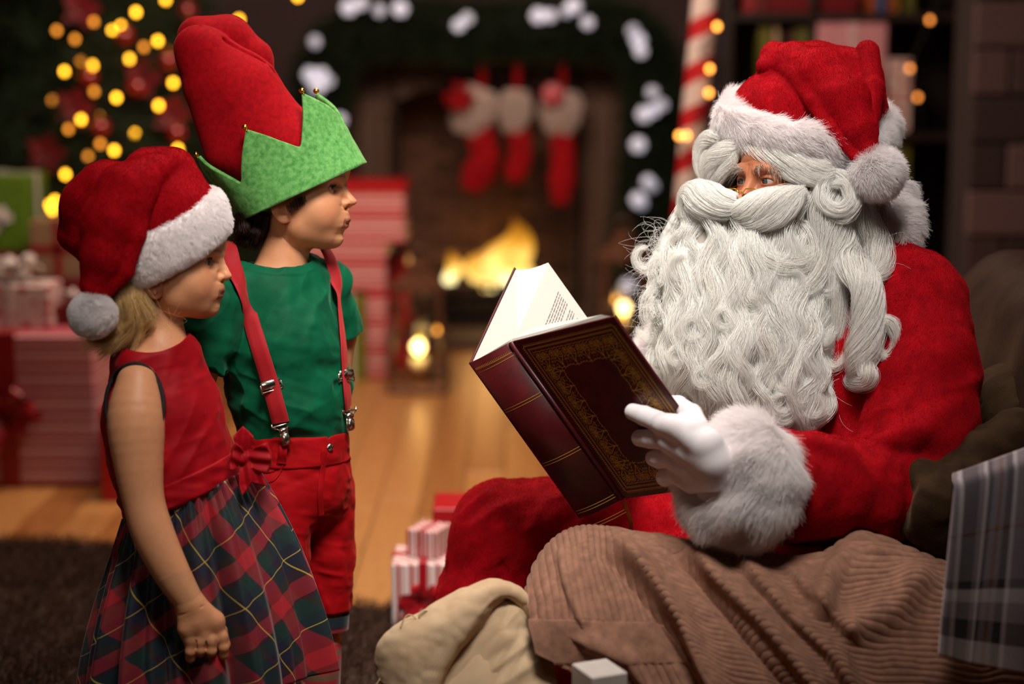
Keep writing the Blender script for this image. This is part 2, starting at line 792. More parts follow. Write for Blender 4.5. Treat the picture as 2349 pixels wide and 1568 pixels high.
def build_room():
    M_WALL = plain('plum_wall', '#3a2a2b', .9, .10, 3, .1, 60)
    x0, x1 = -2.9, 2.75
    m = MB().box(((x0 + x1) / 2, WALL_Y + .06, 1.5), (x1 - x0 + .2, .12, 3.0))
    m.build('wall_back', M_WALL, kind='structure')
    MB().box((x0 - .06, 4.2, 1.5), (.12, 9.1, 3.0)).build('wall_left', M_WALL, kind='structure')
    MB().box((x1 + .06, 4.2, 1.5), (.12, 9.1, 3.0)).build('wall_right', M_WALL, kind='structure')
    MB().box(((x0 + x1) / 2, 4.2, 3.06), (x1 - x0 + .2, 9.1, .12)).build('ceiling', plain('ceiling_paint', '#4a403c', .9), kind='structure')
    MB().box(((x0 + x1) / 2, -.36, 1.5), (x1 - x0 + .2, .12, 3.0)).build('wall_front', M_WALL, kind='structure')
    MB().box(((x0 + x1) / 2, WALL_Y - .012, .05), (x1 - x0, .024, .10), bev=.006).build('baseboard_back', plain('baseboard_paint', '#2a1c18', .6), kind='structure')
    MB().box((x0 + .012, 4.2, .05), (.024, 9.0, .10), bev=.006).build('baseboard_left', plain('baseboard_paint', '#2a1c18', .6), kind='structure')
    # floor: sub floor and boards that run towards the lens
    fl = link('floor', MB().box(((x0 + x1) / 2, 4.2, -.03), (x1 - x0 + .2, 9.1, .05)).mesh('floor', plain('sub_floor', '#2a1509', .8)), None, 'structure')
    mats = []
    for i, (a, b) in enumerate((('#a87440', '#946030'), ('#9a6434', '#825024'), ('#b4814a', '#a2703c'), ('#8c5629', '#78461e'))):
        t = NT('oak_board', .34)
        co = t.coord('Object', (9, 1.0, 9))
        n = t.noise(5, co, 5, .65, .6)
        t.color(t.ramp(n, [(.3, b), (.55, a), (.72, b)]))
        t.bump(n, .06, .001)
        t.b.inputs['Specular IOR Level'].default_value = .55
        mats.append(t.m)
    rs = random.Random(5)
    w = .125
    shapes = {}
    n = int((x1 - x0) / w)
    for i in range(n):
        y = 1.9 - rs.random() * 1.2
        x = x0 + w * (i + .5)
        while y < WALL_Y:
            L_ = rs.choice((1.5, 1.9, 2.3))
            e = min(y + L_, WALL_Y - .005)
            if e - y > .1:
                key = (round(e - y, 3), rs.randrange(4))
                if key not in shapes:
                    shapes[key] = MB().box((0, 0, -.005), (w - .0025, e - y - .003, .010), bev=.0016).mesh('plank', mats[key[1]])
                o = link('plank', shapes[key], fl)
                o.location = (x, (y + e) / 2, 0)
            y += L_
    return x0, x1


ROOM_X0, ROOM_X1 = build_room()


# ------------------------------------------------------------------ presents
def paper_stripes(name, cols, per, ang=0.0, rough=.45, dots=None):
    """striped wrapping paper in object space; cols: (position, colour)"""
    t = NT(name, rough)
    co = t.coord('Object', (1, 1, 1))
    s = t.sep(co)
    if ang == 'z':
        f = t.math('FRACT', t.math('DIVIDE', s[2], per))
    else:
        f = t.math('FRACT', t.math('DIVIDE', t.math('ADD', s[0], s[1]), per))
    t.color(t.ramp(f, cols, 'CONSTANT'))
    return t.m


def paper_dots(name, base, dot, scale, rough=.5):
    t = NT(name, rough)
    v = t.n('ShaderNodeTexVoronoi', feature='F1')
    v.inputs['Scale'].default_value = scale
    v.inputs['Randomness'].default_value = .35
    t.l(t.coord(), v.inputs['Vector'])
    k = t.math('LESS_THAN', v.outputs['Distance'], .34)
    t.color(t.mix(k, base, dot))
    return t.m


RW = [(0, '#b3242c'), (.16, '#e0b4b4'), (.22, '#b3242c'), (.3, '#dca8a8'), (.42, '#a81a22'), (.56, '#e3c0bc'), (.66, '#b02028'), (.72, '#d9a0a0'), (.88, '#a51c24')]
PAPER = dict(
    striped=lambda: paper_stripes('striped_paper', [(0, '#9c3a44'), (.10, '#c99aa0'), (.17, '#8c2f3a'), (.28, '#d0a6aa'), (.34, '#a8505a'), (.46, '#d6b2b4'), (.60, '#8c2a36'), (.72, '#c8949c'), (.80, '#97404a'), (.90, '#cfa6aa')], .075, 'z'),
    nordic=lambda: paper_stripes('nordic_paper', RW, .115, 'z'),
    candy=lambda: paper_stripes('candy_stripe_paper', [(0, '#e3cfc9'), (.34, '#b01c22'), (.58, '#e3cfc9'), (.74, '#b01c22'), (.82, '#e3cfc9')], .030),
    candy2=lambda: paper_stripes('candy_stripe_paper', [(0, '#e6d4ce'), (.30, '#a81a20'), (.62, '#e6d4ce'), (.80, '#a81a20')], .022),
    red=lambda: plain('red_paper', '#a80f18', .35),
    darkred=lambda: plain('dark_red_paper', '#5c0a12', .4),
    green=lambda: paper_dots('green_paper', '#4a6a12', '#7c9a20', 60),
    olive=lambda: plain('olive_paper', '#6a7014', .5),
    kraft=lambda: plain('kraft_paper', '#7c6046', .75),
    white=lambda: plain('white_paper', '#cfc6be', .6),
    whitered=lambda: paper_dots('white_red_paper', '#c9b8b4', '#a01c26', 26),
    pink=lambda: paper_dots('pink_paper', '#b88088', '#d8aab0', 60),
    greenbooks=lambda: plain('green_gold_paper', '#5a5c12', .5))
_paper = {}


def paper_of(k):
    if k not in _paper:
        _paper[k] = PAPER[k]()
    return _paper[k]


_rib = {}


def ribbon_of(c):
    if c not in _rib:
        _rib[c] = fabric('ribbon', c, c, .35, .2, '#ffffff', 20, 800, .1, .0005)
    return _rib[c]


def bow_mesh(name, mat, r, seed=0):
    """a bow of looped ribbon and two tails, lying on z = 0"""
    m = MB()
    rs = random.Random(seed)
    n = 7
    for k in range(n):
        a = 2 * PI * k / n + rs.random() * .3
        d = np.array([math.cos(a), math.sin(a), 0])
        e = np.array([-d[1], d[0], 0])
        el = .35 + .5 * rs.random()
        loop = []
        for t in np.linspace(0, 1, 11):
            an = t * 2 * PI
            x = r * .5 * (1 - math.cos(an))
            z = r * .32 * math.sin(an) + x * el + r * .08
            loop.append(d * x + np.array([0, 0, z]))
        loop = np.array(loop)
        w = r * .17
        V = np.concatenate([loop + e * w, loop - e * w])
        m.add(V, [(i, i + 1, 11 + i + 1, 11 + i) for i in range(10)])
    Vb, Fb = uv_ball0(6, 10)
    m.add(Vb * np.array([r * .22, r * .22, r * .2]) + np.array([0, 0, r * .2]), Fb)
    for s in (-1, 1):
        q = catmull([(0, 0, r * .1), (s * r * .6, -r * .2, r * .12), (s * r * 1.05, -r * .1, r * .02)], 8)
        e = np.array([0, 1, 0]) * r * .15
        m.add(np.concatenate([q + e, q - e]), [(i, i + 1, 8 + i + 1, 8 + i) for i in range(7)])
    return m.mesh(name, mat, True)


def uv_ball0(nv=8, nu=12):
    V, F = [], []
    for j in range(nv + 1):
        t = PI * j / nv
        for i in range(nu):
            a = 2 * PI * i / nu
            V.append((math.sin(t) * math.cos(a), math.sin(t) * math.sin(a), math.cos(t)))
    for j in range(nv):
        for i in range(nu):
            F.append((j * nu + i, (j + 1) * nu + i, (j + 1) * nu + (i + 1) % nu, j * nu + (i + 1) % nu))
    return np.array(V), F


def gift(label, loc, size, rot=0.0, paper='red', ribbon=None, bow=None, cross=True, tilt=0.0, bowside='top', lid=None):
    """a wrapped box: loc = centre of its base"""
    o = bpy.data.objects.new('gift_box', None)
    C.objects.link(o)
    o.location = loc
    o.rotation_euler = (tilt, 0, rot)
    tag(o, label, 'present')
    w, d, h = size
    m = MB().box((0, 0, h / 2), size, bev=min(size) * .03)
    link('box', m.mesh('box', paper_of(paper)), o)
    if lid:
        link('lid', MB().box((0, 0, h - h * .08), (w + .012, d + .012, h * .18), bev=.004).mesh('lid', paper_of(lid)), o)
    if ribbon:
        mt = ribbon_of(ribbon)
        b = min(w, d, h) * .14
        e = .0025
        link('ribbon', MB().box((0, 0, h / 2), (b, d + 2 * e, h + 2 * e), bev=.001).mesh('ribbon', mt), o)
        if cross:
            link('ribbon', MB().box((0, 0, h / 2), (w + 2 * e, b, h + 2 * e), bev=.001).mesh('ribbon', mt), o)
        elif cross is False:
            link('ribbon', MB().box((0, 0, h / 2), (w + 2 * e, d + 2 * e, b), bev=.001).mesh('ribbon', mt), o)
    if bow:
        bo = link('bow', bow_mesh('bow', ribbon_of(bow), min(max(w, d) * .34, .10), int(w * 1000)), o)
        if bowside == 'top':
            bo.location = (0, 0, h + .002)
        else:
            bo.location = (0, -d / 2 - .003, h * .5)
            bo.rotation_euler = (PI / 2, 0, 0)
    return o


def px_box(u0, u1, vt, Y, zb, ratio=1.0):
    """width and height of a box whose front at distance Y spans u0..u1 and has its top edge at row vt, standing at height zb"""
    a, b = P(u0, 900, Y), P(u1, 900, Y)
    return (a[0] + b[0]) / 2, b[0] - a[0], P((u0 + u1) / 2, vt, Y)[2] - zb


def build_presents():
    def put(label, u0, u1, vt, vb, depth, paper, zb=0.0, Y=None, **kw):
        Y = Y or floorY(vb)
        x, w, h = px_box(u0, u1, vt, Y, zb)
        return gift(label, (x, Y + depth / 2, zb), (w, depth, h), paper=paper, **kw), zb + h, Y
    # left of the girl, on the floor and stacked
    _, top, Y = put('large pink and dark red striped present with red ribbon, lowest at the left', -190, 222, 765, 1118, .45, 'striped', ribbon='#8a0e18', cross=None, bow='#8a0e18', bowside='front')
    put('white present with red blossoms and a white bow, on the large striped present', -60, 122, 655, 0, .16, 'whitered', zb=top, Y=Y + .10, ribbon='#c8c0bc', bow='#c8c0bc', cross=None)
    put('small dark red present with a pale bow behind the girl\'s pompom', 128, 212, 700, 0, .12, 'darkred', zb=top, Y=Y + .16, bow='#c8b8b4')
    put('plain deep red present standing behind the girl\'s arm', 224, 300, 940, 1150, .22, 'red')
    _, t2, Y2 = put('tall dark red present at the back of the left pile, under a kraft box', 60, 260, 640, 985, .35, 'darkred', ribbon='#5c0a12', cross=None)
    put('brown kraft box with a red band, under the tree lights', 82, 210, 505, 0, .26, 'kraft', zb=t2, Y=Y2 + .03, ribbon='#7a0d16', cross=False)
    _, t3, Y3 = put('dark red present at the back under the green present with the white bow', -120, 70, 580, 960, .4, 'darkred')
    put('green present with white ribbon cross and bow, highest of the left pile', -120, 82, 402, 0, .28, 'green', zb=t3, Y=Y3 + .03, ribbon='#b8b0ac', bow='#b8b0ac', cross=True, bowside='front')
    put('grey silver present with a white bow wedged at the left edge of the pile', -40, 60, 620, 0, .10, 'white', zb=top, Y=Y + .30, bow='#d0c8c4')
    # the pile by the fireplace, right of the boy
    Yg = floorY(868)
    _, t4, _ = put('tall narrow red and white present, lowest of the pile right of the boy', 842, 888, 668, 868, .14, 'nordic', Y=Yg)
    _, t5, _ = put('olive green and white present standing beside the boy\'s elbow', 780, 838, 680, 880, .14, 'olive', Y=Yg - .06, ribbon='#cfc6be', cross=None)
    tt = max(t4, t5)
    _, t6, _ = put('wide red present with nordic bands in the middle of the pile by the boy', 690, 888, 560, 0, .34, 'nordic', zb=tt, Y=Yg)
    put('square red nordic present with a red lid, top of the pile by the boy', 700, 932, 420, 0, .32, 'nordic', zb=t6, Y=Yg + .02, lid='red')
    o = gift('deep red ribbon-wrapped present behind the nordic pile at the hearth', (P(905, 600, Yg + .12)[0], Yg + .30, 0), (.10, .22, tt + .12), paper='red', bow='#8a0a12', bowside='front')
    # between the rug and the knee of the man in red
    Yc = floorY(1462)
    _, t7, _ = put('red and white candy striped present with a red bow, beside the red trouser knee', 893, 1040, 1292, 1462, .16, 'candy', Y=Yc, ribbon='#a5101c', bow='#a5101c', bowside='front', rot=0.0)
    gift('small striped present with a red ribbon set askew on the candy striped box', (P(985, 1290, Yc + .08)[0], Yc + .085, t7 + .002), (.075, .09, .062), math.radians(-22), 'candy2', '#a5101c', None, None, 0.0)
    _, t8, _ = put('plain bright red present behind the small striped ones', 990, 1110, 1166, 1400, .16, 'red', Y=Yc + .28)
    # under the throw at the bottom edge
    gift('white box on the floor below the corduroy throw beside the sack', (P(1375, 1568, 2.52)[0], 2.52, 0), (.06, .07, P(1375, 1552, 2.48)[2]), math.radians(24), 'white')


build_presents()


# ------------------------------------------------------------------ fireplace with fire, logs, grate
def build_fireplace():
    Yf = 8.30
    M_WOOD = plain('dark_oak', '#4a3223', .55, .18, 8, .1, 80)
    M_BRICK = [plain('hearth_brick', c, .9, .15, 20, .2, 60) for c in ('#4a3026', '#3e2820', '#54382c')]
    sc = S(Yf, 450)
    fp = empty('fireplace', 'brown wooden fireplace surround with an arched opening and fire inside', 'fireplace', (P(1105, 700, Yf)[0], Yf, 0))
    ox = fp.location.x
    X = lambda u: P(u, 450, Yf)[0] - ox
    Z = lambda v: P(1105, v, Yf)[2]

    def part(name, m, mat, sm=False):
        return link(name, m.mesh(name, mat, sm), fp)
    L0, L1, R0, R1 = X(796), X(896), X(1335), X(1425)
    top, mant, open_t = Z(120), Z(96), Z(196)
    for a, b in ((L0, L1), (R0, R1)):
        part('pilaster', MB().box(((a + b) / 2, .10, top / 2), (b - a, .20, top), bev=.008), M_WOOD)
        part('pilaster_panel', MB().box(((a + b) / 2, -.008, top * .55), ((b - a) * .55, .03, top * .62), bev=.012), M_WOOD)
        part('plinth', MB().box(((a + b) / 2, .09, .07), (b - a + .03, .24, .14), bev=.008), M_WOOD)
        part('capital', MB().box(((a + b) / 2, .09, Z(250)), (b - a + .03, .23, .05), bev=.01), M_WOOD)
    # lintel with a stepped arch below
    m = MB()
    k = 24
    pts = [(L1, open_t - .06)]
    for i in range(k + 1):
        t = i / k
        x = L1 + (R0 - L1) * t
        e = min(t, 1 - t)
        z = open_t - .06 + (.035 if e > .10 else 0) + (.03 * math.sin(PI * (t - .14) / .72) if .14 < t < .86 else 0)
        pts.append((x, z))
    pts += [(R0, open_t - .06), (R0, top), (L1, top)]
    V = [(x, 0, z) for x, z in pts] + [(x, .16, z) for x, z in pts]
    n = len(pts)
    m.add(V, [tuple(range(n)), tuple(range(n, 2 * n))[::-1]] + [(i, n + i, n + (i + 1) % n, (i + 1) % n) for i in range(n)])
    part('lintel', m, M_WOOD)
    part('mantel', MB().box(((L0 + R1) / 2, .06, (top + mant) / 2 + .005), (R1 - L0 + .14, .36, mant - top + .02), bev=.012), M_WOOD)
    part('frieze_moulding', MB().box(((L0 + R1) / 2, -.01, top - .03), (R1 - L0 + .04, .05, .03), bev=.01), M_WOOD)
    # firebox: back and sides of bricks
    bw, bh, gap = .20, .062, .006
    shapes = [MB().box((0, 0, 0), (bw - gap, .05, bh - gap), bev=.004).mesh('brick', c) for c in M_BRICK]
    side = [MB().box((0, 0, 0), (.05, bw - gap, bh - gap), bev=.004).mesh('brick', c) for c in M_BRICK]
    back = link('firebox', MB().box(((L1 + R0) / 2, .415, top / 2), (R0 - L1 + .04, .02, top)).mesh('firebox', plain('mortar', '#241812', .95)), fp)
    rs = random.Random(3)
    rows = int(open_t / bh) + 1
    for j in range(rows):
        x = L1 - (bw / 2 if j % 2 else 0)
        while x < R0:
            c = min(max(x + bw / 2, L1 + .05), R0 - .05)
            o = link('brick', shapes[rs.randrange(3)], back)
            o.location = (c, .385 + rs.uniform(-.003, .003), bh * (j + .5))
            x += bw
    for sx in (L1 + .02, R0 - .02):
        pn = link('firebox_side', MB().box((sx, .20, top / 2), (.015, .42, top)).mesh('firebox_side', plain('mortar', '#241812', .95)), fp)
    # hearth stone and grate
    part('hearth', MB().box(((L0 + R1) / 2, -.12, .02), (R1 - L0 + .10, .66, .04), bev=.008), plain('hearth_stone', '#3a2a22', .7))
    gr = empty('fire_grate', 'black iron fire grate with upright bars before the burning logs', 'grate', (ox + (L1 + R0) / 2 + .0, Yf + .10, .04))
    M_IRON = plain('black_iron', '#120d0b', .55)
    w = (R0 - L1) * .74
    for z in (.06, .19):
        link('rail', MB().box((0, -.08, z), (w, .014, .016), bev=.003).mesh('rail', M_IRON), gr)
    bar = MB().box((0, 0, .10), (.012, .012, .22), bev=.003).mesh('bar', M_IRON)
    for i in range(17):
        o = link('bar', bar, gr)
        o.location = (-w / 2 + w * i / 16, -.08, 0)
    link('tray', MB().box((0, .08, .10), (w, .28, .012), bev=.003).mesh('tray', M_IRON), gr)
    # logs
    M_LOG = plain('charred_log', '#2e1a10', .9, .3, 30, .5, 120)
    for i, (u, v, dy, L_, a) in enumerate(((1080, 668, .12, .34, .15), (1150, 655, .20, .32, -.22), (1105, 632, .17, .30, .5))):
        c = P(u, v, Yf + dy)
        q = np.array([math.cos(a), .12, math.sin(a) * .4]) * L_ / 2
        m = MB()
        m.tube([-q, -q * .3 + np.array([0, 0, .004]), q * .4, q], [.042, .045, .043, .039], 14)
        o = link('log', m.mesh('log', M_LOG, True))
        o.location = c
        tag(o, ('charred log lying level at the front of the fire', 'charred log slanting at the right of the fire', 'charred log leaning on top of the other two logs')[i], 'log')
    # flames: curved solid tongues
    t = NT('flame', 1, '#000000')
    g = t.attr('hotness')
    t.l(t.ramp(g.outputs['Fac'], [(0, '#ff8a1c'), (.45, '#ffae30'), (.8, '#ffd878'), (1, '#fff0b0')]), t.b.inputs['Emission Color'])
    nn = t.math('MULTIPLY', t.math('POWER', g.outputs['Fac'], 1.2), 2.6)
    t.l(nn, t.b.inputs['Emission Strength'])
    tr = t.n('ShaderNodeBsdfTransparent')
    mx = t.n('ShaderNodeMixShader')
    t.l(t.math('MINIMUM', 1.0, t.math('ADD', .12, t.math('MULTIPLY', g.outputs['Fac'], 1.1))), mx.inputs[0])
    t.l(tr.outputs[0], mx.inputs[1]).l(t.b.outputs[0], mx.inputs[2]).l(mx.outputs[0], t.t.nodes['Material Output'].inputs[0])
    fire = empty('fire', 'yellow orange flames rising from the logs in the fireplace', 'fire', tuple(P(1110, 660, Yf + .17)))
    for k, (u, vb, vt, w, bend, dy) in enumerate(((1030, 640, 560, 22, .3, .14), (1060, 640, 590, 24, .5, .20), (1090, 640, 560, 26, .35, .15), (1128, 640, 520, 27, .25, .20), (1150, 645, 482, 28, .1, .15), (1180, 640, 490, 26, .12, .20), (1170, 645, 560, 30, -.2, .12), (1205, 640, 575, 18, -.2, .17), (1120, 650, 590, 34, .2, .11))):
        b, tp = P(u, vb, Yf + dy), P(u, vt, Yf + dy)
        H_ = tp[2] - b[2]
        r = w * sc
        q, rr = [], []
        for i in range(13):
            s = i / 12
            q.append((b[0] + bend * H_ * s * s + .14 * H_ * math.sin(s * 5 + k), b[1] + .02 * math.sin(4 * s + k), b[2] - .02 + H_ * s))
            rr.append(r * (math.sin(PI * min(1, s * .75 + .22)) ** .8) * (1 - s) ** .35 + .001)
        V, F = sweep(np.array(q), np.array(rr), 12)
        heat = np.repeat(np.linspace(1, .12, 13), 12)
        o = world_child('flame', mesh('flame', V, F, t.m, attrs=dict(hotness=heat)), fire)
    l = bpy.data.lights.new('fire_light', 'POINT')
    l.energy, l.color, l.shadow_soft_size = 3.0, (1, .5, .16), .10
    lo = bpy.data.objects.new('fire_light', l)
    C.objects.link(lo)
    lo.location = P(1110, 590, Yf + .05)
    # stockings hung from the mantel
    M_ST = fabric('red_stocking', '#a80f1a', '#7c0a12', .85, .3, '#ff6a60', 30, 400, .3, .002)
    M_CUFFH = hair_material('stocking_fur', '#cfc0b8', .6, .08, .25)
    M_CUFFB = plain('stocking_fur_base', '#c0b0a8', .9)
    rsK = np.random.RandomState(3)
    Ys = Yf - .22
    for k, (uh, cu0, cv0, cu1, cv1, rw, leg, lab) in enumerate((
            (1108, 1104, 205, 1070, 300, 54, [(1095, 290), (1112, 360), (1090, 410), (1078, 438)], 'left red stocking with a white fur cuff and a red bow at its top'),
            (1188, 1184, 210, 1180, 295, 38, [(1186, 290), (1194, 350), (1182, 395), (1175, 418)], 'middle red stocking with a narrow white fur cuff'),
            (1292, 1290, 212, 1284, 300, 50, [(1288, 300), (1292, 370), (1288, 430), (1285, 470)], 'right red stocking hanging straight, a polka dot candy in its white cuff'))):
        st = empty('stocking', lab, 'stocking', tuple(P(uh, 150, Ys)))
        A = lambda u, v, dy=0: P(u, v, Ys + dy)
        a, b = A(cu0, cv0 - 4), A(cu1, cv1)
        q = np.array([a, a * .75 + b * .25, a * .4 + b * .6, b])
        V, F = sweep(q, np.array([rw * .58, rw * .84, rw * .86, rw * .52]) * sc, 24, flat=.55, up=(0, 1, 0))
        Fq = np.array([f for f in F if len(f) == 4])
        c = world_child('cuff', mesh('cuff', V, F, M_CUFFB), st)
        N = vnormals(V, Fq)
        if ((N * (V - q.mean(0))).sum(1)).mean() < 0:
            Fq = Fq[:, ::-1]
        h = fur(V, Fq, 5000, .026, (0, 0, -1), rsK, 4, .25, .2, lift=.5)
        hair_child0('cuff_fur', h, .0009, .0003, M_CUFFH, c)
        pts = [A(*p) for p in leg]
        toe = [leg[-1]] if k == 2 else leg[-2:]
        wd = (34, 26, 28)[k]
        q = catmull(pts, 16)
        V, F = sweep(q, np.concatenate([np.linspace(wd * .9, wd, 8), np.linspace(wd * 1.12, wd * .62, 8)]) * sc, 18, flat=.5, up=(0, 1, 0))
        world_child('foot', mesh('foot', V, F, M_ST), st)
        m = MB().tube([A(uh, 150), A(uh - 1, 180), A(cu0, 214)], [.018, .017, .016], 10, flat=.25, up=(0, 1, 0))
        world_child('loop', m.mesh('loop', M_ST, True), st)
        m = MB()
        Vb, Fb = uv_ball0(8, 12)
        m.add(Vb * .016 + A(uh, 152, -.01), Fb)
        world_child('hook', m.mesh('hook', M_ST, True), st)
        if k == 0:
            bo = world_child('bow', bow_mesh('bow', M_ST, .07, 4), st)
            bo.matrix_world = Matrix.Translation(Vector(A(1055, 222, -.06))) @ Euler((PI / 2, 0, 0)).to_matrix().to_4x4()
        if k == 2:
            m = MB()
            Vb, Fb = uv_ball0(12, 18)
            m.add(Vb * np.array([.055, .03, .055]) + A(1268, 218, -.07), Fb)
            world_child('candy', m.mesh('candy', paper_dots('polka_candy', '#b01c34', '#e6c8cc', 70), True), st)


def hair_child0(name, strands, r0, r1, mat, parent):
    o = hair_object(name, strands, r0, r1, mat, None)
    bpy.context.view_layer.update()
    o.parent = parent
    o.matrix_parent_inverse = parent.matrix_world.inverted()
    return o


def needles(path, rad, n, length, rs, droop=0.0):
    """sprays of fir needles along a path: strands (n, 3, 3)"""
    q = catmull(path, 120)
    i = rs.randint(0, 119, n)
    p = q[i] + (q[np.minimum(i + 1, 119)] - q[i]) * rs.rand(n, 1)
    d = rs.randn(n, 3)
    d /= np.linalg.norm(d, axis=1, keepdims=True)
    R = rad * (rs.rand(n, 1) ** .5)
    a = p + d * R
    e = d + .5 * rs.randn(n, 3)
    e[:, 2] -= droop
    e /= np.linalg.norm(e, axis=1, keepdims=True)
    L_ = length * (.6 + .6 * rs.rand(n, 1))
    return np.stack([a, a + e * L_ * .5, a + e * L_], 1)


def build_garland():
    rs = np.random.RandomState(9)
    Y = 8.05
    M_FIR = hair_material('fir_needles', '#15260f', .6, .4, .1)
    g = empty('garland', 'dark green fir garland draped over the mantel and down both sides of the fireplace', 'garland', tuple(P(1105, 80, Y)))
    top = [P(u, v, Y) for u, v in ((745, 190), (770, 110), (850, 72), (960, 64), (1060, 78), (1180, 66), (1290, 70), (1390, 66), (1450, 90), (1500, 150))]
    left = [P(u, v, Y) for u, v in ((745, 150), (730, 260), (735, 360), (742, 470))]
    right = [P(u, v, Y) for u, v in ((1480, 110), (1500, 230), (1490, 340), (1482, 450), (1470, 560), (1455, 680), (1450, 720))]
    for nm, path, r, n in (('mantel_swag', top, .13, 15000), ('side_swag', left, .12, 6000), ('side_swag', right, .13, 10000)):
        V, F = sweep(catmull(path, 40), np.full(40, r * .62), 12)
        V = V + .03 * np.stack([noise3(V, .06, k) for k in range(3)], 1)
        o = world_child(nm, mesh(nm, V, F, plain('fir_core', '#0d160b', .9)), g)
        st = needles(path, r, n, .075, rs)
        hair_child0('needles', st, .0022, .0008, M_FIR, o)
    # white flower-shaped lights
    t = emit('white_flower_light', '#e6ecff', .3)
    t2 = emit('white_flower_light', '#dfe9ff', .16)
    pos = [(800, 18), (828, 8), (870, 24), (918, 20), (1052, 58), (1072, 42), (1235, 36), (1262, 36), (1300, 26), (1316, 14), (1348, 52), (722, 96), (712, 172), (738, 170), (752, 186), (728, 198), (780, 275),
           (1452, 70), (1464, 92), (1470, 118), (1496, 212), (1478, 262), (1498, 254), (1518, 240), (1464, 332), (1486, 416), (1496, 428), (1464, 458), (1470, 466), (1446, 568), (1440, 656)]
    Vb, Fb = uv_ball0(6, 8)
    ms = []
    for mat in (t, t2):
        m = MB()
        for k in range(6):
            a = 2 * PI * k / 6
            m.add(Vb * np.array([.016, .010, .016]) + np.array([.019 * math.cos(a), 0, .019 * math.sin(a)]), Fb)
        m.add(Vb * .014 + np.array([0, -.008, 0]), Fb)
        ms.append(m.mesh('flower_light', mat, True))
    string = empty('light_string', 'string of white flower shaped lights wound through the fir garland', 'lights', tuple(P(1100, 60, Y - .15)))
    bpy.context.view_layer.update()
    for i, (u, v) in enumerate(pos):
        o = link('flower_light', ms[i % 3 == 2], string)
        o.location = Vector(P(u, v, Y - .15 - .02 * (i % 2))) - string.location
        o.rotation_euler = (.2 * (i % 3), i * .7, 0)
        o.scale = (.85 + .2 * (i % 3 == 0),) * 3
    wire = MB().tube(catmull([P(u, v, Y - .10) for u, v in ((712, 172), (722, 96), (800, 18), (918, 20), (1062, 50), (1250, 36), (1348, 52), (1464, 92), (1490, 240), (1464, 332), (1486, 420), (1446, 568), (1440, 656))], 120), .003, 6)
    world_child('wire', wire.mesh('wire', plain('wire_green', '#0c120a', .6), True), string)


